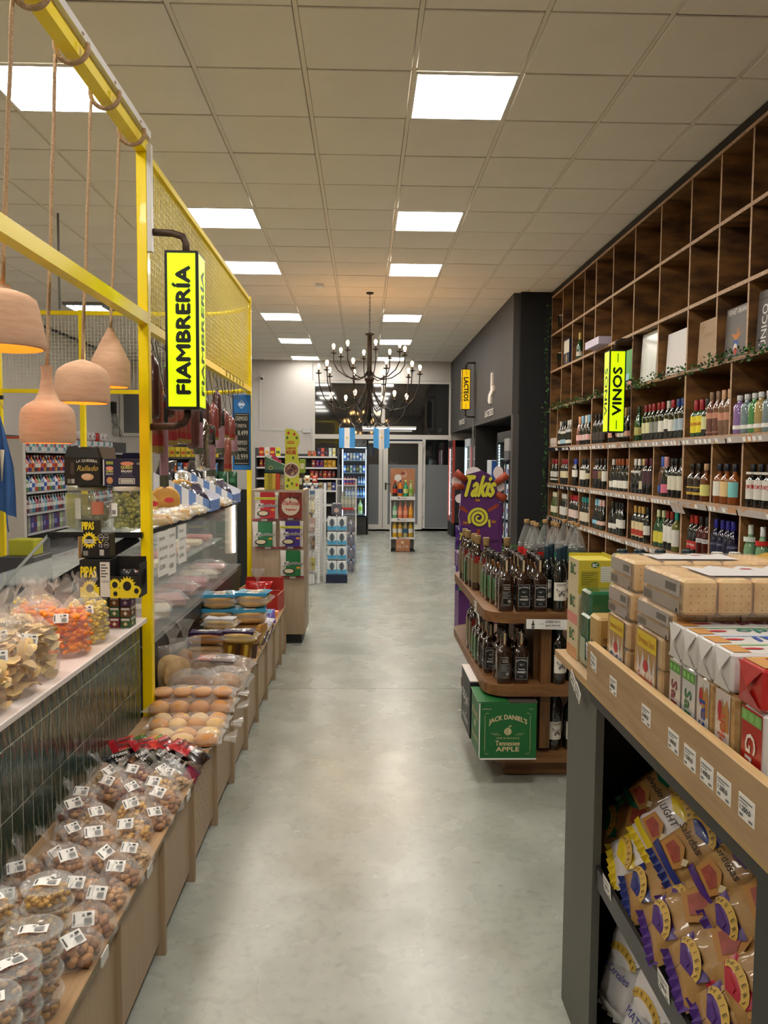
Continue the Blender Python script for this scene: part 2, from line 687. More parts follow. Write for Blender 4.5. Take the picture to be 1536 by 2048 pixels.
leaf('door_1', -.38, .425, -.30, .343)
d2 = leaf('door_2', .435, 1.31, .545, 1.218)
b = MB()
b.box((.50, wy - .10, 1.0), (.035, .02, .16), BLACK)
b.tube([(.50, wy - .10, 1.05), (.50, wy - .15, 1.05), (.60, wy - .15, 1.05)], .009, BLACK)
b.build('door_handle', d2)
b = MB()
for z in (.3, 1.0, 1.8):
    b.tube([(1.325, wy - .09, z), (1.325, wy - .09, z + .12)], .012, FRM)
b.build('hinge', d2)
# left window of the back wall
b = MB()
frame_rect(b, -5.35, -3.72, 2.06, 3.05, .07, wy, .1, FRM)
w2 = struct('window_2', b)
MB().box((-4.53, wy, 2.55), (1.5, .012, .88), M('77787a', .2)).build('window_pane', w2)
# slab of baseboard on the back wall
struct('baseboard_back', MB().box((-2.4, 17.54, .05), (2.5, .02, .1), M('6b6b68', .6)))
# lamp added before the glass; stands in for the tube reflected there
t = thing('reflection_strip', 'long thin white strip added inside, standing in for a tube reflected in the upper glass', 'strip light', (.55, 16.9, 2.26))
MB().box((0, 0, .02), (1.16, .05, .04), WHITE).build('housing', t)
MB().box((0, 0, -.01), (1.14, .04, .03), M('fff4e6', .5, emit=4)).build('tube_light', t)
for x in (-.5, .5):
    MB().tube([(x, 0, .04), (x, 0, CZ - 2.26)], .003, BLACK, seg=5).build('wire', t)
# ================================================================ YELLOW FRAME, PENDANTS, SIGNS
YF = M('ffe000', .3, coat=.2)
FX = -.98
t = thing('deli_pergola', 'tall yellow steel frame with wire mesh panels around the deli area', 'frame')
S_ = .046


def post(x, y, z1, name='post', w_=S_):
    MB().box((x, y, z1 / 2), (w_, w_, z1), YF, bev=.003).build(name, t)


post(FX, 3.58, 2.97)
post(FX, 6.80, 2.95, w_=.04)
post(-3.36, 2.9, 2.93)
post(-2.60, 7.40, 2.93)
post(-3.36, 7.40, 2.93)
bars = [((FX, .2, 2.945), (FX, 3.557, 2.945), .05, .055), ((FX, 1.0, 2.198), (FX, 3.557, 2.198), .046, .05),
        ((FX, 3.603, 2.925), (FX, 6.78, 2.925), .03, .03), ((FX, 3.603, 2.17), (FX, 6.78, 2.17), .04, .04)]
for a, c, w1, h1 in bars:
    MB().bar(a, c, w1, h1, YF).build('rail', t)
MB().bar((FX + .035, .2, 2.985), (FX + .035, 3.56, 2.985), .018, .03, M('d8d4d0', .4)).build('white_cable_trunking', t, label='white plastic cable channel')
MB().box((FX + .034, 3.57, 2.72), (.02, .03, .46), M('d8d4d0', .4)).build('white_cable_trunking', t, label='white plastic cable channel')
# back panel with a rounded corner joining the side panel
cor = []
for k in range(9):
    a = PI / 2 * k / 8
    cor.append((FX - .6 + .6 * math.sin(a), 6.8 + .6 * math.cos(a)))
for z, nm in ((2.905, 'rail'), (2.19, 'rail')):
    MB().bar((-4.3, 7.40, z), (FX - .6, 7.40, z), .036, .036, YF).build(nm, t)
    b = MB()
    b.tube([(x, y, z) for x, y in cor], .018, YF, seg=6)
    b.build('corner_rail', t)
for x in (-4.3,):
    MB().bar((x, 2.9, 2.9), (x, 7.4, 2.9), .04, .04, YF).build('rail', t)
WIRE = M('d8bf20', .35)
WIRE2 = M('d9d3b0', .4)


def mesh_panel(p0, p1, z0, z1, st, m, sth=.0022):
    b = MB()
    dx, dy = p1[0] - p0[0], p1[1] - p0[1]
    L = math.hypot(dx, dy)
    n = int(L / st)
    for k in range(1, n):
        q = k / n
        x, y = p0[0] + dx * q, p0[1] + dy * q
        b.bar((x, y, z0), (x, y, z1), sth, sth, m, upv=(1, 0, 0))
    k = int((z1 - z0) / st)
    for q in range(1, k):
        z = z0 + (z1 - z0) * q / k
        b.bar((p0[0], p0[1], z), (p1[0], p1[1], z), sth, sth, m)
    o = b.build('wire_mesh', t)
    o['kind'] = 'stuff'


mesh_panel((FX, 3.6), (FX, 6.78), 2.185, 2.91, .03, WIRE, .003)
mesh_panel((FX - .6, 7.4), (-2.58, 7.4), 2.2, 2.89, .032, WIRE2)
mesh_panel((-2.62, 7.4), (-4.3, 7.4), 2.2, 2.89, .032, WIRE2)
for a, c in zip(cor[:-1], cor[1:]):
    mesh_panel(a, c, 2.2, 2.89, .04, WIRE, .003)
# grey conduit drop behind
t2 = MB().tube([(-2.72, 7.2, 2.9), (-2.72, 7.2, CZ)], .011, GREYM, seg=8).build('conduit_drop')
tag(t2, 'thin grey vertical conduit rising from the yellow mesh to the ceiling', 'pipe')

# pendant lamps of fired clay on rope
CLAY = M('dcb293', .8, c2='cfa080', sc=14, st=(1, 1, 6), bump=.25, bsc=90, key='terracotta')
CLAYI = M('e8b070', .8)
ROPE = M('c9a887', .95, c2='a88868', sc=160, bump=.6, bsc=260)
BULBW = M('ffb648', .4, emit=28)


def pendant(label, y, zt, zb, prof, wrap):
    x = -1.075
    t = thing('pendant_lamp', label, 'lamp', (x, y, zb))
    h = zt - zb
    outer = [(r, z * h) for r, z in prof]
    inner = [(max(.006, r - .008), z * h - .002) for r, z in prof[::-1]]
    b = MB()
    b.lathe(outer, CLAY, seg=32, cap=False)
    b.lathe([outer[0], inner[-1]], CLAY, seg=32, cap=False)
    b.lathe([(r, z) for r, z in inner], CLAYI, seg=32, cap=False)
    b.build('shade', t)
    b = MB()
    rr = R.uniform(0, 1)
    pts = [(.001 * math.sin(k * 1.3 + rr) + .05 * k / 14, .001 * math.cos(k * 1.7), h - .02 + (2.95 - zt - .02) * k / 14) for k in range(15)]
    top = pts[-1]
    b.tube(pts, .0065, ROPE, seg=7)
    b.build('rope', t)
    b = MB()
    bx = FX - x
    zz = 2.945 - zb
    ring = []
    for k in range(22):
        a = 2 * PI * k / 22 * 1.0 + .6
        ring.append((bx + .052 * math.cos(a), .03 * k / 22, zz + .052 * math.sin(a)))
    b.tube(ring, .009, ROPE, seg=7)
    b.build('rope_loop', t)
    b = MB()
    b.lathe([(.0, .02), (.016, .025), (.024, .045), (.02, .065), (.012, .08)], BULBW, seg=12)
    b.build('bulb', t, loc=(0, 0, h * .18))
    return t


pendant('large bell-shaped clay pendant cut by the left photo edge, highest and nearest', 2.40, 2.09, 1.905,
        [(.118, 0), (.121, .03), (.113, .32), (.101, .66), (.094, .78), (.078, .84), (.048, .90), (.026, .93), (.023, 1)], 0)
pendant('clay pendant shaped like a bottle with a long narrow neck, hanging lowest', 2.72, 1.888, 1.63,
        [(.086, 0), (.089, .04), (.091, .15), (.088, .36), (.082, .44), (.066, .50), (.04, .56), (.026, .68), (.02, .82), (.018, .93), (.021, 1)], 0)
pendant('wide low rounded clay pendant with a shallow cone top', 3.06, 1.953, 1.79,
        [(.097, 0), (.1, .05), (.1, .3), (.098, .62), (.088, .76), (.062, .88), (.03, .96), (.012, 1)], 0)
pendant('funnel-shaped clay pendant nearest the yellow post, smallest of the four', 3.40, 2.128, 1.882,
        [(.077, 0), (.08, .05), (.08, .36), (.079, .43), (.066, .54), (.04, .76), (.02, .92), (.014, .95), (.013, 1)], 0)

# hanging light-box signs
LITY = M('c6ee00', .4, emit=.80, key='lit_yellow_acrylic')
LITA = M('e8b800', .4, emit=.5, key='lit_amber_acrylic')
PIPE = M('5b4638', .55, m=.5, c2='3d3029', sc=20)
BLK = M('12120f', .45)


def box_sign(name, label, words, c, w_, h_, d, litm, pipes, side, dash=False, wall=None, tilt=1):
    t = thing(name, label, 'sign', c)
    b = MB()
    b.box((0, 0, 0), (w_, d, h_), BLK, bev=.003)
    b.build('case', t)
    e = .012
    for nm, fr in (('lit_face', F((-w_ / 2, -d / 2, -h_ / 2), (1, 0, 0), (0, 0, 1))),
                   ('lit_side', F((side * w_ / 2, d / 2 if side < 0 else -d / 2, -h_ / 2), (0, -1 if side < 0 else 1, 0), (0, 0, 1)))):
        ww = w_ if nm == 'lit_face' else d
        fb = MB()
        fb.rect(fr, e, e, ww - 2 * e, h_ - 2 * e, litm, .001)
        if dash:
            dk = h_ * .11
            fb.rect(fr, ww / 2 - .004, h_ * .04, .008, dk, BLK, .002)
            fb.rect(fr, ww / 2 - .004, h_ * .96 - dk, .008, dk, BLK, .002)
            fb.text(fr, words, ww * .24, h_ * .21, ww * .52, h_ * .58, BLK, .002, rot=tilt, bold=ww * .034)
        else:
            fb.text(fr, words, ww * .24, h_ * .10, ww * .5, h_ * .80, BLK, .002, rot=tilt, bold=ww * .03)
        fb.build(nm, t, label='glowing face with dark lettering')
    for pts in pipes:
        MB().tube([Vector(p) - Vector(c) for p in pts], .016 if w_ > .1 else .012, PIPE, seg=10).build('pipe_bracket', t, label='brown pipe bracket')
    return t


cs = (-.795, 3.57, 2.138)
box_sign('deli_sign', 'glowing yellow-green box sign reading FIAMBRERÍA on pipe brackets', 'FIAMBRERÍA', cs, .145, .685, .15, LITY,
         [[(FX + .02, 3.58, 2.58), (-.85, 3.58, 2.575), (-.805, 3.575, 2.56), (-.79, 3.57, 2.53), (-.79, 3.57, 2.47)],
          [(FX + .02, 3.58, 1.72), (-.85, 3.58, 1.725), (-.805, 3.575, 1.74), (-.79, 3.57, 1.77), (-.79, 3.57, 1.80)]], 1)
cs = (2.255, 7.07, 2.205)
box_sign('wine_sign', 'glowing yellow-green box sign reading VINOS before the wooden wine shelves', 'VINOS', cs, .15, .73, .15, LITY,
         [[(2.42, 7.07, 2.67), (2.30, 7.07, 2.67), (2.26, 7.07, 2.65), (2.255, 7.07, 2.57)],
          [(2.42, 7.07, 1.78), (2.30, 7.07, 1.78), (2.26, 7.07, 1.80), (2.255, 7.07, 1.84)]], -1, True)
cs = (1.77, 13.72, 2.81)
box_sign('dairy_sign', 'amber box sign reading LACTEOS bracketed to the dark partition', 'LACTEOS', cs, .15, .70, .12, LITA,
         [[(1.93, 13.72, 3.27), (1.80, 13.72, 3.27), (1.77, 13.72, 3.24), (1.77, 13.72, 3.16)],
          [(1.93, 13.72, 2.34), (1.80, 13.72, 2.34), (1.77, 13.72, 2.37), (1.77, 13.72, 2.46)]], -1, True, tilt=-1)
t = MB().box((1.915, 13.76, 1.65), (.03, .03, 3.3), GREYM).build('conduit')
tag(t, 'thin grey vertical strip on the dark partition beside the amber sign', 'pipe')
# raised white marks on the dark partition
OFFW = M('e6dfd6', .6)


def emboss(name, label, pts_list, y0, z0, texts=()):
    b = MB()
    fr = F((1.93, y0, z0), (0, -1, 0), (0, 0, 1))
    for pts in pts_list:
        b.slab(fr, pts, -.03, OFFW)
    for s, x, y, w_, h_ in texts:
        b.text(fr, s, x, y, w_, h_, OFFW, .022)
        b.text(fr, s, x + .006, y, w_, h_, OFFW, .012)
    t = b.build(name)
    tag(t, label, 'sign')


emboss('bottle_emblem', 'raised white bottle-shaped emblem on the dark partition',
       [[(.28, 0), (.38, .0), (.40, .1), (.62, .17), (.62, .25), (.5, .25), (.5, .43), (.42, .46), (.4, .2), (.2, .14), (.16, .05)]], 12.25, 2.44)
emboss('raised_lettering', 'raised white lettering LACTEOS under the emblem on dark partition', [], 12.42, 2.26, [('LACTEOS', 0, 0, .78, .1)])
emboss('raised_lettering', 'small raised white lettering FRIOS near the far window on dark partition', [], 15.75, 2.28, [('FRIOS', 0, 0, .8, .1)])

# chalkboard hanging from the mesh
BLUE = M('1467a8', .5)
t = thing('chalkboard', 'blue hanging chalkboard sign with handwritten cheese prices', 'chalkboard', (-.99, 6.45, 1.49))
fr = F((-.075, -.008, 0))
b = MB()
b.box((0, 0, .305), (.15, .014, .61), BLUE, bev=.004)
b.build('board', t)
b = MB()
b.rect(fr, .014, .04, .122, .42, M('2a2925', .9), .001)
CH = M('c9c2b0', .9)
for s, y, w_, h_ in (('CREMOSO', .40, .10, .034), ('OFERTA', .345, .08, .026), ('$8.499', .275, .10, .045), ('CREMOSO', .205, .09, .034), ('CREMAC', .155, .085, .026), ('10.999', .085, .10, .045)):
    b.text(fr, s, .075 - w_ / 2, y, w_, h_, CH, .0022)
for y in (.05, .445):
    pts = [(.02 + k * .01, y + (.005 if k % 2 else 0)) for k in range(12)]
    for p, q in zip(pts[:-1], pts[1:]):
        b.poly(fr, [p, q, (q[0], q[1] + .003), (p[0], p[1] + .003)], CH, .0022)
b.poly(fr, [(.075, .495), (.105, .53), (.075, .565), (.045, .53)], M('dfe8f0', .6), .0022)
b.poly(fr, [(.075, .502), (.099, .53), (.075, .558), (.051, .53)], BLUE, .0028)
b.disc(fr, .075, .53, .02, M('c8d8e8', .6), .0034, ry=.012)
b.build('chalk_writing', t)
MB().tube([(0, 0, .60), (.0, 0, .65), (.0, .0, .66), (-.0, .01, .68), (.0, .02, .70)], .002, GREYM, seg=5).build('hook', t)
# ================================================================ TILED COUNTER, DELI CASE, BENCH
LAM = M('e9dfdc', .35, coat=.2)
GT = M('2a473d', .10, c2='1c3129', sc=3, spec=.6, st=(1, 2, .5), bump=.7, bsc=18, key='dark_green_glaze')
GROUT = M('aeac9e', .8)
t = thing('tiled_counter', 'counter clad in dark green upright tiles under a white top', 'counter', (0, 0, 0))
MB().box((-1.18, 2.35, .42), (.3672, 2.3, .84), GROUT).build('body', t)
MB().box((-1.19, 2.36, .852), (.44, 2.34, .022), LAM, bev=.003).build('white_top', t)
tl = MB().box((0, 0, 0), (.006, .0688, .202), GT, bev=.002).mesh('tile')
tl2 = MB().box((0, 0, 0), (.006, .0688, .070), GT, bev=.002).mesh('tile')
tl3 = MB().box((0, 0, 0), (.006, .0688, .202), GT, bev=.002).mesh('tile')
y = 3.46
n = 0
while y > 1.25:
    for z, me in ((.8015, tl2), (.6635, tl), (.4605, tl3)):
        o = put('tile', me, t, (-.9985, y, z))
        o.rotation_euler = (0, R.uniform(-.006, .006), R.uniform(-.008, .008))
        n += 1
    y -= .0715
# end black strip beside the post
MB().box((-1.02, 3.515, .43), (.04, .02, .86), BLACK).build('dark_end_strip', t)

# deli case running away behind the post
DK = M('17181a', .35)
DKM = M('3a3d40', .4, m=.5)
t = thing('deli_case', 'long refrigerated glass deli case with cheeses on top', 'display case')
b = MB()
b.box((-1.35, 5.05, .30), (.66, 2.95, .60), DK)
b.build('body', t)
MB().box((-1.35, 5.05, .66), (.68, 2.95, .10), DKM).build('deck', t)
MB().box((-1.2, 4.90, 1.235), (.42, 2.7, .012), M('dfe8e6', .05, film=.35)).build('glass_shelf', t)
b = MB()
b.box((-1.0, 4.90, 1.235), (.02, 2.7, .022), DK)
b.build('front_rail', t)
MB().box((-1.2, 3.545, 1.235), (.42, .02, .024), DK).build('end_rail', t)
MB().box((-1.0, 4.90, .96), (.006, 2.68, .53), GLASS).build('front_glass', t)
b = MB()
pts = [(-1.02, .70), (-1.02, 1.23), (-1.41, 1.23), (-1.86, .74), (-1.86, .70)]
b.slab(F((0, 3.55, 0), (1, 0, 0), (0, 0, 1)), [(x, z) for x, z in pts[::-1]], .006, GLASS)
b.build('end_glass', t)
b = MB()
b.bar((-1.02, 3.56, 1.225), (-1.42, 3.56, .985), .02, .05, DK)
b.build('strut', t)
MB().bar((-1.42, 3.56, .985), (-1.86, 3.56, .72), .02, .05, DK).build('strut', t)
MB().bar((-1.86, 3.55, .74), (-1.41, 3.55, 1.232), .01, .012, M('aab4b2', .2)).build('glass_edge', t)
MB().box((-1.44, 3.58, .78), (.86, .06, .12), DK).build('end_panel', t)
MB().box((-1.9, 4.9, .72), (.08, 2.7, .12), DKM).build('back_rail', t)
MB().box((-1.65, 4.9, 1.0), (.3, 2.6, .008), GLASS).build('back_glass', t)
# LED column at the far end
MB().box((-1.02, 6.22, 1.05), (.02, .02, .42), M('fffaf2', .5, emit=9)).build('led_strip', t, label='bright vertical LED strip')
MB().box((-1.06, 6.25, 1.05), (.06, .05, .44), M('b4aa98', .4)).build('end_post', t)
# inner lamp under the glass shelf
MB().box((-1.12, 4.9, 1.215), (.03, 2.4, .012), M('fffaf2', .5, emit=5)).build('case_light', t)
MB().box((-1.25, 4.9, .96), (.3, 2.5, .008), GLASS).build('inner_shelf', t)

# long low display bench
WD = M('b5946f', .5, c2='a3825e', sc=7, st=(14, .8, 14), detail=6, key='light_oak_laminate')
WDE = M('8d7c63', .55, c2='85745c', sc=7, st=(14, 14, .8))
WDF = M('b39b7e', .5, c2='a88f72', sc=9, st=(16, 16, .7), detail=6, key='pale_wood_front')
t = thing('display_bench', 'long low pale wood bench of doors carrying nuts and bread', 'bench')
MB().box((-.81, 3.70, .391), (.385, 5.2, .02), WD, bev=.002, fm={'+x': WDE}).build('bench_top', t)
bd = MB().box((0, 0, 0), (.36, .018, .38), WDF, bev=.001).mesh('side_board')
dr = MB().box((0, 0, 0), (.018, .42, .33), WDF, bev=.0015).mesh('door_panel')
hb = MB().box((0, 0, 0), (.018, .42, .33), WDF, bev=.0015)
fr = F((.0092, -.21, -.165), (0, 1, 0), (0, 0, 1))
for i in range(12):
    for j in range(9):
        if (i + j) % 2 == 0:
            hb.disc(fr, .05 + i * .029, .045 + j * .03, .0035, M('5a4a38', .9), .0004, n=6)
drh = hb.mesh('door_panel')
yb = [1.10, 1.54, 1.985, 2.43, 2.868, 3.32, 3.768, 4.21, 4.66, 5.11, 5.56, 5.99, 6.33]
for k, y in enumerate(yb):
    put('side_board', bd, t, (-.80, y, .19))
    if k < len(yb) - 1:
        gap = yb[k + 1] - y
        o = put('door_panel', drh if k in (4, 5) else dr, t, (-.645, y + gap / 2, .215), label='door drilled with rows of small holes' if k in (4, 5) else '')
        if k not in (4, 5):
            del o['label']
        o.scale = (1, (gap - .022) / .42, 1)
MB().box((-.99, 3.70, .19), (.012, 5.1, .38), WDF).build('back_board', t)
for k, (px, y) in enumerate([(0, 1.83), (0, 2.23), (0, 2.74)]):
    tag(MB().box((-.6145, y, .385), (.004, .05, .028), M('d9d6cf', .4)).build('price_clip'), 'small pale price clip on the bench edge, %s from the tubs' % ORD[k], 'price clip')
TAGP = [(-.64, 3.02), (-.64, 3.16), (-.645, 3.30), (-.64, 3.47)]
for k, (x, y) in enumerate(TAGP):
    b = MB().box((0, 0, .0), (.05, .045, .0012), PAPER)
    f2 = F((-.022, -.02, .0006), (1, 0, 0), (0, 1, 0))
    b.rect(f2, .006, .006, .032, .010, INK)
    b.text(f2, '1.800', .008, .022, .028, .012, INK)
    o = b.build('price_tag', None, (x, y, .4025), .3)
    tag(o, 'white price tag lying on the bench edge, %s beyond the nut bags' % ORD[k], 'price tag', 'price tags along the bench edge')
# ================================================================ CHANDELIER
IRON = M('17120e', .45, m=.4)
AMB = M('ffc078', .3, emit=BULB_W)
t = thing('chandelier', 'large black iron chandelier of three tiers with glowing bare bulbs', 'chandelier', (.072, 10.35, 2.03))
z0 = 2.03
b = MB()
zc = CZ - z0
k = 0
z = 1.20
while z < zc:
    c = Vector((0, 0, z))
    pts = []
    for q in range(9):
        a = 2 * PI * q / 8
        pts.append((.010 * math.cos(a) * (1 if k % 2 else 0), .010 * math.cos(a) * (0 if k % 2 else 1), z + .017 * math.sin(a)))
    b.tube(pts, .0028, IRON, seg=5, cap=False)
    z += .026
    k += 1
b.build('chain', t)
MB().lathe([(.045, zc - .02), (.05, zc - .002)], IRON, seg=16).build('ceiling_rose', t)
b = MB()
b.lathe([(.012, 1.20), (.06, 1.185), (.062, 1.175), (.03, 1.16), (.034, .98), (.03, .8), (.034, .66), (.03, .62), (.07, .605), (.06, .59), (.045, .55), (.04, .3), (.03, .12), (.02, .05), (.01, .03)], IRON, seg=16)
ring = [(.028 * math.cos(2 * PI * k / 16), 0, .0 + .028 * math.sin(2 * PI * k / 16)) for k in range(17)]
b.tube(ring, .006, IRON, seg=6, cap=False)
b.build('stem', t)
TIERS = [(8, .47, .95, .66, .95, .2, 'upper'), (10, .66, .70, .50, .22, .0, 'middle'), (6, .50, .33, .25, .0, .15, 'lower')]
for n, rad, zt, zin, zlow, ph, nm in TIERS:
    for k in range(n):
        a = 2 * PI * (k + ph) / n
        if nm == 'upper':
            prof = [(.03, .70), (.08, .63), (.18, .60), (.30, .625), (.41, .70), (rad, .80), (rad, zt - .03)]
        elif nm == 'middle':
            prof = [(.03, .58), (.07, .42), (.16, .27), (.32, .20), (.48, .24), (.59, .36), (.65, .52), (rad, zt - .03)]
        else:
            prof = [(.02, .40), (.05, .18), (.13, .05), (.24, -.01), (.36, .03), (.46, .14), (rad, zt - .03)]
        ca, sa = math.cos(a), math.sin(a)
        b = MB()
        b.tube([(r * ca, r * sa, z) for r, z in prof], .0075, IRON, seg=6)
        b.lathe([(.012, -.01), (.04, .0), (.043, .006), (.013, .01), (.013, .05)], IRON, seg=10, o=(rad * ca, rad * sa, zt - .03))
        arm = b.build('arm', t)
        b = MB()
        b.lathe([(.008, 0), (.011, .012), (.018, .034), (.021, .049), (.017, .064), (.009, .073), (.002, .076)], AMB, seg=10, o=(rad * ca, rad * sa, zt + .018))
        b.build('bulb', arm)

# flags
FB, FW_ = M('4a9be0', .8), M('ece6e0', .8)
for k, (x, z, dz) in enumerate([(-.215, 1.865, 0), (.235, 1.875, .03)]):
    nm = 'left' if k == 0 else 'right'
    t = thing('flag', 'small light blue and white striped flag with sun hanging %s of the lamp' % nm, 'flag', (x, 10.3, z), 0, 'small flags under the chandelier')
    b = MB()
    n = 12
    P, fs, ms = [], [], []
    for j in range(2):
        for i in range(n + 1):
            u = i / n
            P.append((-.105 + .21 * u, .012 * math.sin(u * 7 + k * 2) * (1 + .6 * j), .13 - .26 * (1 - j) - (dz * (1 - abs(2 * u - 1)) if j == 0 else .02 * math.sin(PI * u) * k)))
    for i in range(n):
        fs.append((i, i + 1, n + 2 + i, n + 1 + i))
        ms.append(FB if i < 4 or i > 7 else FW_)
    b.add(P, fs, ms)
    b.disc(F((0, -.02, 0)), 0, 0, .014, M('d9b860', .7), .0)
    b.build('cloth', t)
    b = MB()
    b.tube([(-.105, 0, .13), (-.09, .0, .16), (-.06, .02, .20)], .002, WHITE, seg=5)
    b.build('hook', t)
    MB().tube([(.105, 0, .13), (.09, .0, .16), (.06, .02, .20)], .002, WHITE, seg=5).build('hook', t)

# ================================================================ WOODEN WINE WALL
WDK = M('8a5f30', .6, c2='472c14', sc=3, st=(1, 1.5, 3), th=(.36, .62), bump=.2, bsc=12, detail=7, key='stained_pine')
WDK2 = M('8a6236', .6, c2='4e3418', sc=4, st=(1, 3, 1), bump=.2, bsc=12, detail=7, key='stained_pine_board')
EDGE = M('c4a284', .65, c2='9a7a5e', sc=12, st=(4, 4, 4), key='sawn_pine_edge')
SX = 2.40
t = thing('wine_shelving', 'wall-high dark stained wooden shelving of square cubbies for wine', 'shelving', (0, 0, 0))
ROWZ = [.06, .43, .872, 1.29, 1.752, 2.25, 2.72, 3.183, 3.665]
Y1, Y0 = 10.16, 2.2
for k, z in enumerate(ROWZ):
    MB().box((SX + .17, (Y1 + Y0) / 2, z), (.34, Y1 - Y0, .026), WDK2, fm={'-x': EDGE}).build('shelf_board', t)
UP = [10.145, 10.07, 9.6, 9.13, 8.66, 8.235, 7.67, 7.06, 6.45, 5.86, 5.38, 4.94, 4.45, 3.95, 3.45, 2.95, 2.45, 2.21]
UP = [10.145] + UP[2:]
MID = [10.145, 9.76, 9.06, 8.285, 7.06, 5.868, 5.133, 4.4, 3.6, 2.8, 2.21]
LOW = [10.145, 9.63, 9.17, 8.70, 8.277, 7.69, 7.07, 6.47, 5.868, 5.38, 4.94, 4.4, 3.9, 3.4, 2.9, 2.21]
for k in range(len(ROWZ) - 1):
    za, zb = ROWZ[k] + .013, ROWZ[k + 1] - .013
    for y in (MID if k == 4 else LOW if k < 4 else UP):
        MB().box((SX + .17, y, (za + zb) / 2), (.33, .03 if y in (8.285, 5.868, 8.277, 8.235) else .022, zb - za), WDK, fm={'-x': EDGE}).build('divider', t)
MB().box((SX + .35, (Y1 + Y0) / 2, 1.86), (.02, Y1 - Y0, 3.66), WDK).build('back_board', t)
MB().box((SX + .02, (Y1 + Y0) / 2, 3.705), (.05, Y1 - Y0, .05), M('1a1613', .7)).build('top_trim', t)
# price strips under three rows
STRIP = M('d8ccc6', .25, c2='e0a878', sc=14, th=(.56, .6), m=.3)
STRIPD = M('2b2a33', .3)
for k, zz in ((4, 1.735), (3, 1.272), (2, .856)):
    rows = MID if k == 4 else LOW
    for i in range(len(rows) - 1):
        ya, yb_ = rows[i], rows[i + 1]
        if yb_ < 3.3:
            continue
        dark = ya > (9.5 if k == 4 else 8.7)
        b = MB()
        fr = F((SX - .012, ya - .01, zz - .028), (0, -1, 0), (-.25, 0, 1))
        L = ya - yb_ - .02
        b.slab(fr, [(0, 0), (L, 0), (L, .045), (0, .045)], .002, STRIPD if dark else STRIP)
        q = .03
        while q < L - .05:
            if R.random() < .75:
                b.rect(fr, q, .008, .04, .028, PAPER, .001)
            q += .055 + R.random() * .05
        b.build('price_strip', t)
b = MB()
fr = F((SX - .03, 5.93, 1.20), (0, -1, 0), (-.5, 0, 1))
b.slab(fr, [(0, 0), (.22, 0), (.22, .085), (0, .085)], .002, STRIP)
b.build('price_strip', t, label='tilted loose metallic price strip')

# ---- bottles
DKG = M('0c120c', .06, spec=.9, coat=1, key='dark_bottle_glass')
AMBG = M('6a3512', .06, spec=.9, coat=1, key='amber_spirit')
WHI = M('26110a', .06, spec=.9, coat=1, key='whiskey_glass')
GRN = M('1d4a24', .06, spec=.9, coat=1, key='green_glass')
CLR = M('a9b3ae', .05, spec=.9, coat=1, film=.5, key='clear_glass')
PRO = {
    'bordeaux': ([(.036, 0), (.0375, .006), (.0375, .185), (.034, .205), (.02, .228), (.0145, .245), (.0138, .295), (.0155, .297), (.0155, .305)], .245, .306, .0165),
    'burgundy': ([(.038, 0), (.041, .006), (.041, .14), (.036, .175), (.022, .215), (.0145, .245), (.0138, .295), (.0155, .297), (.0155, .303)], .245, .304, .0165),
    'champagne': ([(.040, 0), (.043, .006), (.043, .14), (.038, .18), (.024, .225), (.017, .25), (.0165, .30), (.019, .305), (.019, .318)], .215, .320, .0205),
    'spirit': ([(.040, 0), (.042, .006), (.042, .155), (.036, .175), (.018, .192), (.0155, .20), (.0150, .245), (.017, .247), (.017, .265)], .22, .268, .0185),
    'gin': ([(.038, 0), (.040, .006), (.040, .175), (.034, .19), (.017, .20), (.016, .225), (.018, .228), (.018, .25)], .215, .25, .0195),
}
_bot = {}


def bottle(kind, glass, cap, lab, l0=.05, l1=.13, band=None, txt=None, tc='1c1c1c', capz=None, name='wine_bottle', two=None):
    key = (kind, glass.name, cap, lab, l0, l1, band, txt, two)
    if key in _bot:
        return _bot[key]
    prof, c0, c1, cr = PRO[kind]
    b = MB().lathe(prof, glass, seg=14)
    o = b.build(name)
    capm = M(cap, .35)
    c = MB().lathe([(cr * .98, capz or c0), (cr, (capz or c0) + .002), (cr * .98, c1 - .003), (cr * .9, c1)], capm, seg=10).build('cap', o)
    rmax = max(r for r, z in prof) + .0007
    lb = MB()
    a0, a1 = PI - 1.5, PI + 1.5
    zs = [(l0, l1, lab)]
    if band:
        zs = [(l0, band[0], lab), (band[0], band[1], band[2]), (band[1], l1, lab)]
    for z0_, z1_, col in zs:
        lb.lathe([(rmax, z0_), (rmax, z1_)], M(col, .55), seg=8, cap=False, a0=a0, a1=a1)
    if two:
        lb.lathe([(rmax, two[0]), (rmax, two[1])], M(two[2], .55), seg=8, cap=False, a0=a0, a1=a1)
    if txt:
        vs_, fs = text_geo(txt)
        h = (l1 - l0) * .26
        zc_ = (band[0] + band[1]) / 2 if band else (l0 + l1) / 2
        wd = 1.5
        P = []
        for a, q in vs_:
            an = PI - wd / 2 + a * wd
            # angle sweeps so the words read left to right from the aisle
            P.append(((rmax + .0006) * math.cos(an), (rmax + .0006) * math.sin(an), zc_ + (q - .5) * h))
        lb.add(P, fs, M(tc, .6))
    l = lb.build('paper_label', o)
    _bot[key] = proto(o, c, l)
    return o


CN = {'d8d2c4': 'white', 'e8e2d4': 'white', 'cdbf96': 'cream', '2c2c2c': 'black'}
ZR = {'s1': (1.765, 'top bottle row'), 's2': (1.303, 'middle bottle row'), 's3': (.885, 'lower bottle row')}
W = 'e4dfd3'
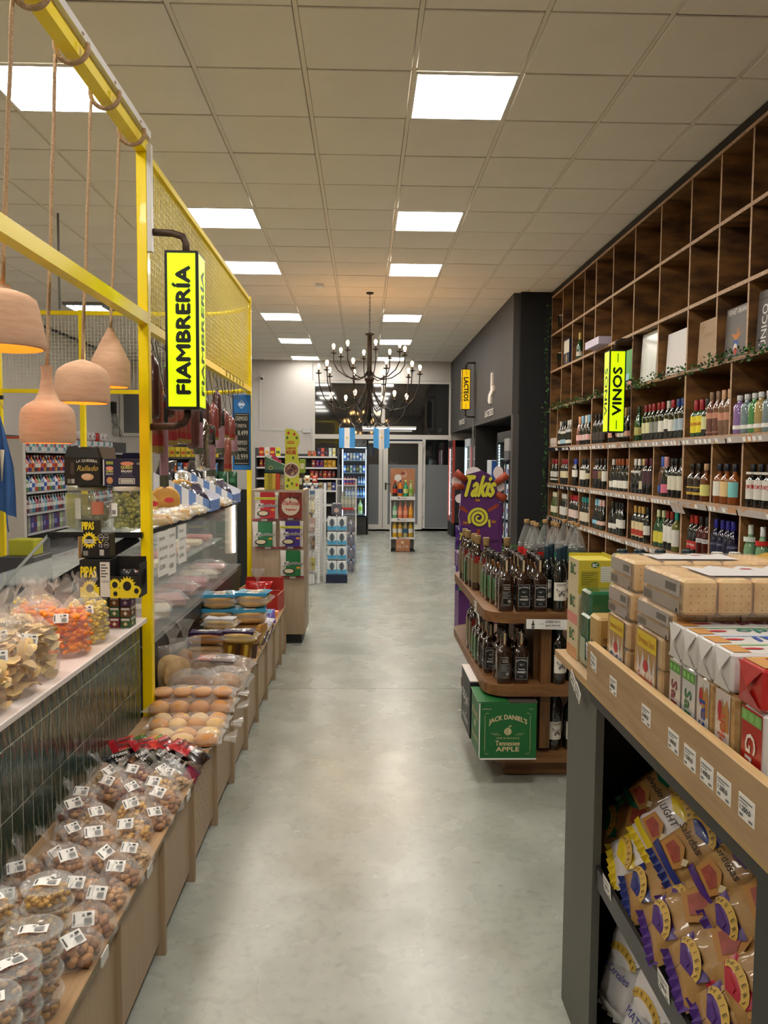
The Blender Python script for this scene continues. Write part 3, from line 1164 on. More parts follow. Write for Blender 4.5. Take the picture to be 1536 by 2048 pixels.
# row, y far, y near, styles (one per bottle, from the far end), description, group
STY = {
    'small': lambda: bottle('bordeaux', DKG, 'd9d4ca', W, .03, .07, two=(.16, .19, 'c8c8c8')),
    'blue_small': lambda: bottle('bordeaux', DKG, '2a2a2a', '9fc4d8', .03, .08, two=(.15, .18, 'd9d4ca')),
    'pink': lambda: bottle('champagne', M('8a5a50', .08, coat=1, spec=.9), 'e2a77a', 'e7b5ae', .05, .11),
    'pinkblue': lambda: bottle('champagne', DKG, '7fb2cf', 'e7b5ae', .05, .11),
    'pinkwhite': lambda: bottle('champagne', DKG, 'e6ded2', 'd9c0bb', .05, .11),
    'dark': lambda: bottle('bordeaux', DKG, '1c1814', '4a4038', .04, .12),
    'fizz': lambda: bottle('champagne', DKG, '1a1a1a', 'd99c86', .05, .10),
    'goldfizz': lambda: bottle('champagne', GRN, 'c9a85c', 'dcd4bf', .05, .10),
    'shortgreen': lambda: bottle('burgundy', GRN, '1c3a20', 'b8b06a', .05, .12),
    'rw': lambda: bottle('bordeaux', DKG, '8e1f22', 'ddd6a8', .06, .15),
    'rg': lambda: bottle('bordeaux', DKG, '9c2326', '8f8f86', .06, .15),
    'rwhite': lambda: bottle('bordeaux', DKG, 'a8262c', W, .06, .15),
    'ww': lambda: bottle('bordeaux', DKG, 'cfc8bc', W, .08, .16),
    'bw': lambda: bottle('bordeaux', DKG, '1f3f86', 'a9b9c4', .06, .15),
    'whisky_yellow': lambda: bottle('spirit', GRN, 'a3182a', 'e8d428', .03, .15, txt='J&B', tc='b01818', name='whisky_bottle', capz=.19),
    'whisky_cream': lambda: bottle('spirit', DKG, '26241c', 'd6d39a', .05, .14, name='whisky_bottle'),
    'rose_tall': lambda: bottle('bordeaux', M('6e4034', .08, coat=1, spec=.9), '8a6a52', '9a6a58', .02, .03, two=(.12, .16, 'c58a70')),
    'rose_tall2': lambda: bottle('bordeaux', M('7a5844', .08, coat=1, spec=.9), 'd0a078', 'c58a70', .10, .15),
    'ginp': lambda: bottle('gin', M('8a6aa0', .05, coat=1), 'c9c9c9', 'e6e2dc', .03, .055, name='gin_bottle'),
    'ginc': lambda: bottle('gin', M('75878c', .05, coat=1), 'c9c9c9', 'e6e2dc', .03, .055, name='gin_bottle'),
    'ging': lambda: bottle('gin', M('4f8a50', .05, coat=1), 'c9c9c9', 'e6e2dc', .03, .055, name='gin_bottle'),
    'giny': lambda: bottle('gin', M('a8915c', .05, coat=1), 'c9c9c9', 'e6e2dc', .03, .055, name='gin_bottle'),
    'cream': lambda: bottle('bordeaux', DKG, '3a2418', 'cfc3a0', .09, .15),
    'redcap': lambda: bottle('bordeaux', DKG, '8e1f28', 'c9c4bc', .08, .15, two=(.04, .06, 'c9c4bc')),
    'redcream': lambda: bottle('bordeaux', DKG, '8e1f28', 'cfc3a0', .08, .16),
    'bluecap': lambda: bottle('bordeaux', DKG, '2b3a9c', W, .10, .18),
    'blackwhite': lambda: bottle('bordeaux', DKG, '1c1c22', W, .08, .18),
    'maroon': lambda: bottle('bordeaux', DKG, '241818', '5c3038', .10, .18),
    'tan': lambda: bottle('bordeaux', DKG, '241818', '8c764c', .10, .18),
    'orangelow': lambda: bottle('burgundy', DKG, 'a3522c', 'e4dfd3', .03, .10),
    'whitelow': lambda: bottle('burgundy', DKG, 'c9c4bc', 'e4dfd3', .03, .09),
    'plain': lambda: bottle('burgundy', DKG, 'e0dcd4', '34302c', .03, .05, two=(.18, .20, 'd9d4ca')),
    'creamwide': lambda: bottle('burgundy', DKG, 'c9b074', 'cdbfa0', .04, .11),
    'maroontall': lambda: bottle('bordeaux', DKG, '5a1c30', '4a2c34', .09, .20),
    'rosestar': lambda: bottle('champagne', M('5a3828', .08, coat=1), '2a56a8', '34508c', .03, .09),
    'pinkcap': lambda: bottle('champagne', DKG, 'c58a8a', 'd9708a', .03, .10),
    'tallcream': lambda: bottle('bordeaux', DKG, '15261a', 'd8d0bc', .06, .17, capz=.27),
    'amber': lambda: bottle('spirit', WHI, '1a1612', 'c9a840', .04, .06, two=(.09, .10, 'c9a840'), name='whisky_bottle'),
    'ambery': lambda: bottle('spirit', AMBG, 'b8936a', 'd9d27a', .04, .12, name='whisky_bottle'),
    'orw': lambda: bottle('spirit', M('8a4a1e', .06, coat=1), '141a2c', 'e0dccf', .05, .15, name='liqueur_bottle'),
    'oro': lambda: bottle('spirit', M('8a4a1e', .06, coat=1), '141a2c', 'e6c48a', .05, .15, name='liqueur_bottle'),
    'ort': lambda: bottle('spirit', M('8a4a1e', .06, coat=1), '141a2c', '7cc4c0', .05, .15, name='liqueur_bottle'),
    'vermouth': lambda: bottle('spirit', DKG, '10141f', 'd8d2c8', .05, .17, band=(.115, .14, 'a8141c'), txt='GANCIA', tc='f0ece4', name='vermouth_bottle', two=(.205, .22, 'd8d2c8')),
    'pinklab': lambda: bottle('bordeaux', DKG, '15120f', 'd9b8b0', .06, .14),
    'whitecap': lambda: bottle('burgundy', M('4a5a30', .08, coat=1), 'd8d2b0', 'd8d2b8', .05, .13),
    'whiteart': lambda: bottle('burgundy', DKG, 'd0ccc0', 'd0ccc4', .05, .15),
    'redpink': lambda: bottle('bordeaux', DKG, 'a81c28', 'dcc6bc', .05, .14),
    'teal': lambda: bottle('burgundy', DKG, '3a9490', 'd8ccb4', .04, .14),
    'candyb': lambda: bottle('burgundy', DKG, '8ec4dc', '8ec4dc', .05, .09, capz=.2),
    'candyp': lambda: bottle('burgundy', DKG, 'd9b0a4', 'd9b8a8', .05, .09, capz=.2),
    'whitelab': lambda: bottle('burgundy', DKG, '2c3028', 'e0dcd2', .05, .10),
    'whitelab2': lambda: bottle('bordeaux', DKG, '1c1c1c', 'e0dcd2', .07, .15),
    'goldred': lambda: bottle('bordeaux', DKG, 'c0974c', 'd8c49a', .04, .17, band=(.05, .10, 'b03a2c')),
    'yellowlab': lambda: bottle('burgundy', GRN, 'd0d0a0', 'd6c84c', .04, .13),
    'redwhite': lambda: bottle('bordeaux', DKG, '8c2418', 'e0dcd2', .06, .19),
    'tealwhite': lambda: bottle('bordeaux', M('6a6a30', .08, coat=1), '2c9484', 'e0dcd2', .04, .17),
    'triangle': lambda: bottle('bordeaux', DKG, 'a82c1c', 'b8302a', .06, .12, txt='BAR', tc='e8e2d8', name='aperitif_bottle'),
    'aperitif': lambda: bottle('bordeaux', M('4a1410', .08, coat=1), '1c1c1c', 'c8c8c8', .12, .15, txt='PAR', tc='1c1c1c', name='aperitif_bottle'),
    'purple': lambda: bottle('bordeaux', M('141430', .08, coat=1), '2c2c8c', '1c1c3c', .03, .16, two=(.13, .145, 'b8b8d8'), name='vodka_bottle'),
    'lime': lambda: bottle('burgundy', M('78a078', .06, coat=1), 'd9e0d4', '9ac83c', .03, .09, two=(.2, .23, 'd9e0d4'), name='aperitif_bottle'),
    'redlime': lambda: bottle('burgundy', M('78a078', .06, coat=1), 'd9d9d9', 'c8d4c4', .03, .06, two=(.19, .22, 'c8281c'), name='aperitif_bottle'),
}
CELLS = [
    ('s1', 9.738, 9.247, ['small', 'blue_small', 'blue_small', 'small', 'small'], 'small dark bottle with low pale label', 'second cubby'),
    ('s1', 8.871, 8.478, ['pink', 'pinkblue', 'pinkwhite', 'pinkblue'], 'sparkling wine with pink arrow label', 'third cubby'),
    ('s1', 8.232, 8.000, ['dark', 'dark', 'dark'], 'plain dark wine bottle', 'sign-covered cubby'),
    ('s1', 7.712, 7.589, ['fizz', 'fizz'], 'black sparkling wine with salmon label', 'sign-covered cubby'),
    ('s1', 7.413, 7.210, ['goldfizz', 'goldfizz', 'fizz'], 'gold foiled sparkling wine', 'sign-covered cubby'),
    ('s1', 6.943, 6.943, ['shortgreen'], 'short green bottle with yellow label', 'wide cubby'),
    ('s1', 6.788, 5.985, ['rw', 'rw', 'rg', 'rg', 'rwhite', 'ww', 'rwhite', 'bw', 'bw'], 'wine with capsule and tall label', 'wide cubby'),
    ('s1', 5.758, 5.652, ['whisky_yellow', 'whisky_yellow'], 'green whisky bottle with yellow label', 'cubby beside the gin'),
    ('s1', 5.564, 5.564, ['whisky_cream'], 'green whisky bottle with cream label', 'cubby beside the gin'),
    ('s1', 5.486, 5.223, ['rose_tall', 'rose_tall', 'rose_tall2', 'rose_tall2'], 'bronze bottle with diagonal band', 'cubby beside the gin'),
    ('s1', 5.070, 4.704, ['ginp', 'ginc', 'ging', 'giny', 'ginc'], 'gin bottle with silver cap', 'nearest visible cubby'),
    ('s2', 10.046, 9.883, ['redcap', 'redcap', 'redcap'], 'dark wine with red capsule', 'first cubby'),
    ('s2', 9.551, 9.389, ['redcream', 'redcream', 'redcream'], 'red capsule wine with cream label', 'second cubby'),
    ('s2', 9.041, 8.955, ['bluecap', 'bluecap'], 'blue capsule wine with white label', 'third cubby'),
    ('s2', 8.674, 8.489, ['blackwhite', 'blackwhite', 'cream'], 'dark capsule wine with tall label', 'fourth cubby'),
    ('s2', 8.215, 7.902, ['maroon', 'maroon', 'tan', 'blackwhite'], 'wine with maroon or tan label', 'fifth cubby'),
    ('s2', 7.628, 7.237, ['whitelow', 'orangelow', 'orangelow', 'orangelow', 'orangelow'], 'wine with low white wave label', 'sixth cubby'),
    ('s2', 6.988, 6.630, ['plain', 'plain', 'creamwide', 'maroontall', 'maroontall'], 'mixed dark wine', 'seventh cubby'),
    ('s2', 6.366, 5.986, ['rosestar', 'pinkcap', 'tallcream', 'tallcream', 'tallcream'], 'wine with picture label', 'eighth cubby'),
    ('s2', 5.772, 5.535, ['amber', 'amber', 'ambery'], 'squat amber whisky', 'ninth cubby'),
    ('s2', 5.325, 5.105, ['orw', 'oro', 'ort'], 'orange liqueur with round pale label', 'tenth cubby'),
    ('s2', 4.882, 4.577, ['vermouth', 'vermouth', 'vermouth', 'vermouth'], 'vermouth with white label and red band', 'eleventh cubby'),
    ('s3', 10.024, 9.858, ['whitecap', 'whitecap', 'whitecap'], 'pale green wine with white capsule', 'first cubby'),
    ('s3', 9.545, 9.369, ['whiteart', 'whiteart', 'whiteart'], 'wine with drawn white label', 'second cubby'),
    ('s3', 9.137, 8.880, ['redpink', 'redpink', 'redpink', 'redpink'], 'red capsule wine with blush label', 'third cubby'),
    ('s3', 8.645, 8.459, ['teal', 'teal', 'teal'], 'teal capsule wine with beige label', 'fourth cubby'),
    ('s3', 8.176, 7.902, ['candyb', 'candyb', 'candyp', 'candyp'], 'wine with pastel sleeve on its neck', 'fifth cubby'),
    ('s3', 7.608, 7.315, ['whitelab', 'whitelab', 'whitelab2', 'whitelab2'], 'dark wine with white label', 'sixth cubby'),
    ('s3', 6.953, 6.660, ['goldred', 'goldred', 'goldred', 'whitelab2'], 'gold capsule wine with red and cream label', 'seventh cubby'),
    ('s3', 6.405, 6.034, ['yellowlab', 'yellowlab', 'redwhite', 'redwhite', 'tealwhite'], 'wine with yellow or white label', 'eighth cubby'),
    ('s3', 5.762, 5.496, ['triangle', 'triangle', 'aperitif', 'aperitif'], 'red and black aperitif', 'ninth cubby'),
    ('s3', 5.351, 5.095, ['purple', 'purple', 'purple', 'purple'], 'dark blue bottle with blue cap', 'tenth cubby'),
    ('s3', 4.873, 4.714, ['lime', 'redlime'], 'pale green aperitif bottle', 'eleventh cubby'),
]
for row, ya, yb_, st, desc, cub in CELLS:
    z, rn = ZR[row]
    n = len(st)
    pitch = .088
    for k, s in enumerate(st):
        yy = ya + (yb_ - ya) * k / max(1, n - 1)
        x = SX + .047 + R.uniform(-.006, .006)
        lab = '%s, %s in %s, %s' % (desc, ORD[k], cub, rn) if n > 1 else '%s in %s, %s' % (desc, cub, rn)
        p = STY[s]()
        place(p, lab, (x, yy, z), .25 + R.uniform(-.15, .15), 'bottles in the %s' % rn, 'bottle')
# dark bottles of the fourth row peeping over the crates
for k, y in enumerate((7.45, 7.36, 7.27)):
    place(STY['dark'](), 'dark wine bottle low behind the biscuit packs, %s from the left' % ORD[k], (SX + .09, y, .444), 0, 'bottles in the lowest row', 'bottle')
# white cartons of the first cubby
cb = MB().box((0, 0, .055), (.10, .055, .11), M('d9cfc6', .6), bev=.002)
cb.rect(F((-.0502, .02, .02), (0, -1, 0)), 0, 0, .04, .02, M('a39488', .6), .0004)
cbm = cb.mesh('carton')
for k in range(5):
    tag(put('carton', cbm, None, (SX + .06, 10.10 - k * .063, 1.765)), 'small whitish carton, %s from the left in the first cubby, top bottle row' % ORD[k], 'carton', 'white cartons')

# things in the upper cubbies
def board(name, label, y0, y1, z0, z1, m, cat='box', d=.02, prints=None, x=None, tilt=0):
    x = x or SX + .06
    b = MB().box((0, 0, (z1 - z0) / 2), (d, abs(y0 - y1), z1 - z0), m, bev=.002)
    if prints:
        prints(b, F((-d / 2, (y0 - y1) / 2, 0), (0, -1, 0), (0, 0, 1)), y0 - y1, z1 - z0)
    o = b.build(name, None, (x, (y0 + y1) / 2, z0))
    o.rotation_euler = (0, tilt, 0)
    tag(o, label, cat)
    return o


zv = 2.264
board('display_board', 'shiny white panel leaning in the ivy row, next to the green panel', 6.99, 6.62, zv, 2.70, M('e8e4e2', .25), 'panel', tilt=.05)
board('display_board', 'plain matte white panel leaning in the ivy row cubby', 6.39, 6.0, zv, 2.61, M('dcd6d4', .55), 'panel', tilt=.05)


def pr_tan(b, fr, w_, h_):
    c = M('9a7a58', .8)
    b.text(fr, 'VERMUT', w_ * .25, h_ * .62, w_ * .5, h_ * .09, c)
    for x, y in ((.12, .12), (.16, .85), (.85, .15), (.84, .82)):
        for k in range(5):
            a = k * 1.25
            b.poly(fr, [(w_ * x, h_ * y), (w_ * x + .04 * math.cos(a), h_ * y + .04 * math.sin(a)), (w_ * x + .03 * math.cos(a + .5), h_ * y + .03 * math.sin(a + .5))], c)


def pr_fernet(b, fr, w_, h_):
    b.text(fr, 'FERNET-BRANCA', w_ * .08, h_ * .86, w_ * .84, h_ * .10, M('e6e0d8', .6))
    O, C_, B_ = M('c07a3c', .7), M('b8483c', .7), M('3c5c9c', .7)
    b.disc(fr, w_ * .45, h_ * .28, .035, B_, .0008)
    b.disc(fr, w_ * .45, h_ * .22, .026, M('e0d4c4', .7), .0014)
    b.disc(fr, w_ * .46, h_ * .15, .022, C_, .002)
    b.poly(fr, [(w_ * .42, h_ * .36), (w_ * .25, h_ * .5), (w_ * .46, h_ * .46), (w_ * .55, h_ * .62), (w_ * .56, h_ * .45), (w_ * .72, h_ * .52), (w_ * .52, h_ * .36)], O, .001)


def pr_unico(b, fr, w_, h_):
    b.text(fr, 'ÚNICO', w_ * .1, h_ * .05, w_ * .2, h_ * .72, M('e8e4e0', .6), rot=1)
    b.rect(fr, 0, h_ * .86, w_, .004, M('2c2c2c', .6))
    b.disc(fr, w_ * .68, h_ * .5, .04, M('b08a5c', .7), ry=.07)


def pr_green(b, fr, w_, h_):
    b.rect(fr, 0, 0, w_ * .5, h_ * .18, M('d8704c', .6))
    b.rect(fr, w_ * .2, h_ * .18, w_ * .5, h_ * .2, M('9cd0d8', .6))
    b.rect(fr, w_ * .6, 0, w_ * .4, h_ * .2, M('e0a090', .6))


board('display_board', 'green display panel with orange and blue corners behind the VINOS sign', 7.56, 7.16, zv, 2.62, M('4ca048', .5), 'panel', prints=pr_green, tilt=.04)
board('display_board', 'tan display panel with faded plant border in the ivy row', 5.78, 5.43, zv, 2.60, M('a88c70', .7), 'panel', prints=pr_tan, tilt=.04)
board('poster_board', 'grey poster board with narrow white heading and painted figure', 5.35, 5.0, zv, 2.61, M('6a6460', .6), 'poster', prints=pr_fernet, tilt=.04)
board('poster_board', 'dark grey board with large upright white letters by the photo edge', 4.92, 4.5, zv, 2.64, M('5c5856', .6), 'poster', prints=pr_unico, tilt=.04)
board('purple_box', 'long whitish box jutting out above the VINOS sign', 8.22, 7.75, 2.735, 2.81, M('cfc4d8', .5), 'box', d=.2, x=SX + .0)
for k, (z0_, zz) in enumerate(((3.2, 'upper'), (2.735, 'lower'))):
    b = MB()
    b.lathe([(.055, 0), (.075, .2), (.078, .2), (.078, .21), (.070, .21), (.052, .01)], M('c8c0b0', .2, m=1), seg=18)
    tag(b.build('ice_bucket', None, (SX + .11, 9.98, z0_)), 'shiny metal ice bucket in the %s of the farthest cubbies' % zz, 'bucket')
board('gift_box', 'white and navy gift box in the second column of cubbies', 9.52, 9.28, 2.735, 3.03, M('1c2440', .5), 'box', d=.1, prints=lambda b, fr, w_, h_: (b.rect(fr, 0, h_ * .45, w_, h_ * .5, M('d9d0c0', .6)), b.disc(fr, w_ / 2, h_ * .22, .03, M('b89850', .5), ry=.05)))
o = copy_tree(STY['goldfizz']())
o.location = (SX + .08, 9.06, 2.735)
tag(o, 'lone gold foiled bottle high in the third column of cubbies', 'bottle')

# ivy garlands
IVY = [M('2f5a26', .6), M('3f6e30', .6), M('24481f', .6)]


def ivy(name, label, pts, n, spread, parent=None):
    b = MB()
    b.tube(pts, .003, M('2a3a1c', .8), seg=5)
    o = b.build('vine_stem')
    o.name = name
    tag(o, label, 'ivy')
    lf = MB()
    P = [Vector(p) for p in pts]
    for k in range(n):
        q = R.random() * (len(P) - 1)
        i = int(q)
        p = P[i].lerp(P[i + 1], q - i) + Vector((R.uniform(-spread, spread * .2), R.uniform(-spread, spread), R.uniform(-spread, spread)))
        s = R.uniform(.014, .026)
        a, c = R.uniform(0, 2 * PI), R.uniform(-.6, .6)
        u = Vector((math.sin(a) * .5, math.cos(a), c)).normalized()
        v = Vector((-.5, R.uniform(-.5, .5), R.uniform(-1, 1))).normalized()
        n_ = u.cross(v).normalized()
        v = n_.cross(u)
        sh = [(0, 0, 0), (.5, .5, .1), (1.0, .35, 0), (1.35, 0, -.1), (1.0, -.35, 0), (.5, -.5, .1)]
        lf.add([p + (u * x + v * y + n_ * z) * s for x, y, z in sh], [(0, 1, 2, 3), (0, 3, 4, 5)], IVY[k % 3])
    l = lf.build('ivy_leaves', o)
    l['kind'] = 'stuff'
    return o


ivy('ivy_garland', 'ivy garland trailing along the shelf edge under the poster boards', [(SX - .02, 10.1 - k * .28, 2.262 + .012 * math.sin(k * 1.9)) for k in range(23)], 650, .045)
ivy('ivy_garland', 'ivy garland hanging down the dark column beside the far cubbies', [(SX - .045 + .012 * math.sin(k), 10.11, 3.6 - k * .13) for k in range(25)], 330, .04)
# ================================================================ WHISKY ISLAND
IW = M('8c6038', .5, c2='664424', sc=5, st=(1, 8, 8), detail=8, bump=.15, bsc=20, key='oiled_pine')
IWS = M('85592f', .5, c2='5e3f20', sc=5, st=(8, 8, 1), detail=8, bump=.15, bsc=20, key='oiled_pine_upright')
t = thing('bottle_island', 'free-standing wooden island shelf with rounded corners carrying whisky and wine', 'shelf unit')
IX0, IX1, IY0, IY1 = .60, 1.42, 3.74, 5.2


def rounded(x0, y0, x1, y1, r, n=5):
    P = []
    for cx, cy, a in ((x0 + r, y0 + r, PI), (x1 - .01, y0 + .01, 1.5 * PI), (x1 - .01, y1 - .01, 0), (x0 + r, y1 - r, PI / 2)):
        rr = r if cx < x1 - .05 else .01
        for k in range(n + 1):
            P.append((cx + rr * math.cos(a + PI / 2 * k / n), cy + rr * math.sin(a + PI / 2 * k / n)))
    return P


for z, x0 in ((.845, .60), (.485, .60), (.135, .66)):
    b = MB()
    b.slab(F((0, 0, z), (1, 0, 0), (0, 1, 0)), rounded(x0, IY0 + (.05 if z < .2 else 0), IX1, IY1, .12 if z > .2 else .05), .05, IW)
    b.build('shelf', t)
MB().box((1.05, 4.45, .045), (.66, 1.2, .08), IW).build('plinth', t)
for y in (3.83, 4.9):
    MB().box((.905, y, .635), (.05, .08, .30), IWS).build('upright', t)
    MB().box((.905, y, .31), (.05, .08, .30), IWS).build('upright', t)
MB().box((.87, 4.37, .635), (.02, 1.0, .30), IWS).build('partition_panel', t)
MB().box((.87, 4.37, .31), (.02, 1.0, .30), IWS).build('partition_panel', t)
for x in (1.38,):
    MB().box((x, 4.37, .48), (.02, 1.1, .64), IWS).build('side_panel', t)

# square whisky bottles
WB = [(.040, 0), (.0435, .006), (.0435, .150), (.040, .165), (.024, .178), (.0165, .188), (.0150, .235), (.0165, .238), (.0165, .262)]
CAPK = M('15130f', .3)


def whisky(var):
    b = MB()
    b.lathe([(r * .84 if z < .17 else r * (.85 if z < .18 else 1), z) for r, z in WB], WHI if var != 'apple' else WHI, seg=16, sq=.85, tw=0)
    o = b.build('whisky_bottle')
    neck = MB().lathe([(.0185, .180), (.0172, .20), (.0168, .218)], M('9a5c20', .1, coat=1), seg=12).build('amber_neck', o)
    cap = MB().lathe([(.0175, .218), (.018, .222), (.018, .262), (.015, .264)], CAPK, seg=12).build('cap', o)
    f = F((-.034, -.0370, .0), (1, 0, 0), (0, 0, 1))
    b = MB()
    for fr in (f, F((-.0370, .034, .0), (0, -1, 0), (0, 0, 1))):
        if var == 'front':
            b.rect(fr, .004, .022, .060, .112, M('0c0c0c', .5), .0004)
            for x, y, w_, h_ in ((.006, .024, .056, .0008), (.006, .131, .056, .0008), (.006, .024, .0008, .108), (.0612, .024, .0008, .108)):
                b.rect(fr, x, y, w_, h_, PAPER, .0008)
            b.text(fr, "JACK DANIEL'S", .0075, .108, .053, .010, PAPER, .001, arc=.006)
            b.disc(fr, .034, .096, .017, M('6a6a68', .5), .0008, ry=.009)
            b.disc(fr, .034, .096, .0155, M('0c0c0c', .5), .0011, ry=.0078)
            b.text(fr, 'No.7', .026, .092, .016, .008, PAPER, .0014)
            b.text(fr, 'Tennessee', .017, .070, .034, .009, PAPER, .001)
            b.text(fr, 'WHISKEY', .012, .054, .044, .010, PAPER, .001, bold=.0003)
            b.rect(fr, .012, .044, .044, .001, M('8a8a88', .5), .001)
            b.text(fr, '40% VOL.', .024, .034, .020, .005, PAPER, .001)
        elif var == 'back':
            b.text(fr, "JACK DANIEL'S", .016, .128, .036, .005, PAPER, .001)
            b.text(fr, 'OLD No.7', .018, .117, .032, .005, PAPER, .001)
            b.text(fr, 'TENNESSEE', .020, .107, .028, .005, PAPER, .001)
            for k in range(7):
                b.rect(fr, .015, .096 - k * .0055, .036 - (k % 3) * .006, .0022, M('8a8a86', .6), .001)
            b.disc(fr, .046, .05, .008, M('8a8a86', .6), .001)
            b.rect(fr, .015, .034, .038, .0018, M('8a8a86', .6), .001)
            b.rect(fr, .018, .028, .032, .0018, M('8a8a86', .6), .001)
        elif var == 'apple':
            b.rect(fr, .003, .022, .062, .114, M('5f8a5c', .5), .0006)
            for k in range(5):
                b.rect(fr, .012, .12 - k * .018, .044, .004, M('3c6440', .5), .001)
    l = b.build('printed_label', o)
    st = None
    if var in ('back', 'front'):
        st = MB().box((0, -.0178, .222), (.010, .0012, .055), M('c9b48c', .6)).build('tax_strip', o)
    return proto(o, neck, cap, l, st)


wf, wb_, wa = whisky('front'), whisky('back'), whisky('apple')
for p in (wf, wb_, wa):
    tag(p, '', 'bottle')
# tall honey bottles at the far left
def tallw():
    b = MB()
    b.lathe([(.030, 0), (.033, .006), (.033, .20), (.028, .22), (.015, .235), (.014, .27)], WHI, seg=14, sq=.5)
    o = b.build('whiskey_flask')
    c = MB().lathe([(.0175, .262), (.019, .266), (.019, .305), (.017, .31)], M('a88a5a', .5, c2='7a6038', sc=60), seg=12).build('cork_cap', o)
    l = MB().box((0, 0, .11), (.0672, .0672, .13), M('7a6a4c', .5), rz=0).build('printed_label', o)
    s = MB().box((.0, -.0345, .175), (.05, .001, .04), M('8a2018', .5)).build('red_neck_tag', o)
    return proto(tag(o, '', 'bottle'), c, l, s)


tw = tallw()
zt = .8455
for k, (x, y, p) in enumerate([(.705, 3.82, wb_), (.787, 3.82, wf), (.869, 3.82, wf)]):
    place(p, ['square whisky bottle turned to its back label, front row of the top shelf', 'square whisky bottle showing its label, middle of the front row, top shelf', 'square whisky bottle beside the wine, front row of the top shelf'][k], (x, y, zt), R.uniform(-.05, .05))
n = 0
for r in range(1, 6):
    for c in range(3):
        x = .715 - (.01 if c == 0 else 0) * min(r, 3) + c * .085
        y = 3.80 + r * .105
        p = wa if (r in (2, 3) and c != 1) or r == 4 else (wb_ if c == 0 else wf)
        if r == 5:
            p = tw
        if c == 2 and r > 3:
            continue
        n += 1
        place(p, '%s, row %s, %s from left, island top' % ({wa: 'green labelled square bottle', wb_: 'dark square bottle', wf: 'black labelled square bottle', tw: 'flask with pale cap'}[p], ORD[r], ORD[c]), (x, y, zt), R.uniform(-.06, .06), 'whiskies on the top island shelf')
for k in range(5):
    place(tw if k != 2 else wa, 'tall narrow bottle at the aisle edge of the top shelf, %s from the front' % ORD[k] if k != 2 else 'green labelled bottle at the aisle edge of the top shelf', (.655 - .004 * k, 4.44 + k * .11, zt), 0, 'whiskies on the top island shelf')
zm = .4855
for k, (x, y, p, l) in enumerate([(.70, 3.82, wb_, 'square whisky bottle turned to its back label, front of the middle shelf'), (.785, 3.82, wf, 'square whisky bottle showing its label, front of the middle shelf'),
                                  (.70, 3.925, wb_, 'square bottle in the second row of the middle shelf, left'), (.785, 3.93, wf, 'square bottle in the second row of the middle shelf, right'),
                                  (.665, 4.02, wf, 'dark square bottle near the aisle edge of the middle shelf, first'), (.655, 4.12, wf, 'dark square bottle near the aisle edge of the middle shelf, second'),
                                  (.745, 4.03, wa, 'green labelled bottle in the third row of the middle shelf, left'), (.825, 4.04, wa, 'green labelled bottle in the third row of the middle shelf, right'),
                                  (.65, 4.22, wa, 'green labelled bottle at the aisle edge of the middle shelf, nearer'), (.65, 4.32, wa, 'green labelled bottle at the aisle edge of the middle shelf, farther'),
                                  (.645, 4.43, tw, 'tall narrow bottle at the aisle edge of the middle shelf, nearer'), (.645, 4.54, tw, 'tall narrow bottle at the aisle edge of the middle shelf, farther'),
                                  (.74, 4.15, wa, 'green labelled bottle in the fourth row of the middle shelf')]):
    place(p, l, (x, y, zm), R.uniform(-.05, .05), 'whiskies on the middle island shelf')

# Nampe wine with butterfly label
def butterfly():
    NG = M('0a1210', .05, spec=.9, coat=1)
    b = MB().lathe([(.036, 0), (.038, .006), (.038, .19), (.034, .21), (.02, .234), (.0145, .25), (.0142, .30), (.0155, .302), (.0155, .31)], NG, seg=20)
    o = b.build('wine_bottle')
    c = MB().lathe([(.0162, .242), (.0168, .25), (.0168, .305), (.0155, .312)], M('16303c', .4), seg=14).build('cap', o)
    lb = MB()
    r = .0387
    a0 = -PI / 2 - 1.05
    lb.lathe([(r, .055), (r, .145)], M('e6dfd2', .6), seg=12, cap=False, a0=a0, a1=a0 + 2.1)

    def wrap(x, z):
        a = -PI / 2 + x / r
        return ((r + .0005) * math.cos(a), (r + .0005) * math.sin(a), z)
    G = M('4a4340', .7)
    G2 = M('7a706a', .7)
    vs_, fs = text_geo('NAMPE')
    lb.add([wrap(-.0245 + a * .049, .126 + q * .013) for a, q in vs_], fs, INK)
    lb.add([wrap(-.02, .119), wrap(.02, .119), wrap(.02, .120), wrap(-.02, .120)], [(0, 1, 2, 3)], G2)
    for sx in (-1, 1):
        up_ = [(0, .100), (.010, .106), (.024, .114), (.028, .111), (.025, .102), (.020, .093), (.008, .091), (0, .094)]
        lo_ = [(0, .094), (.008, .092), (.017, .088), (.018, .080), (.013, .072), (.007, .078), (.002, .086)]
        for P, m in ((up_, G), (lo_, G2)):
            q = [wrap(sx * x, z) for x, z in P]
            if sx < 0:
                q = q[::-1]
            lb.add(q, [tuple(range(len(q)))], m)
        q = [(.006, .100), (.020, .108), (.021, .103), (.008, .095)]
        q = [wrap(sx * x, z) for x, z in q]
        q = [(p[0] * 1.008, p[1] * 1.008, p[2]) for p in (q if sx > 0 else q[::-1])]
        lb.add(q, [tuple(range(4))], M('9a8f88', .7))
    q = [wrap(-.0012, .078), wrap(.0012, .078), wrap(.0012, .106), wrap(-.0012, .106)]
    lb.add([(p[0] * 1.01, p[1] * 1.01, p[2]) for p in q], [(0, 1, 2, 3)], INK)
    lb.add([wrap(-.012, .062), wrap(.012, .062), wrap(.012, .0632), wrap(-.012, .0632)], [(0, 1, 2, 3)], G)
    l = lb.build('butterfly_label', o)
    return proto(tag(o, '', 'bottle'), c, l)


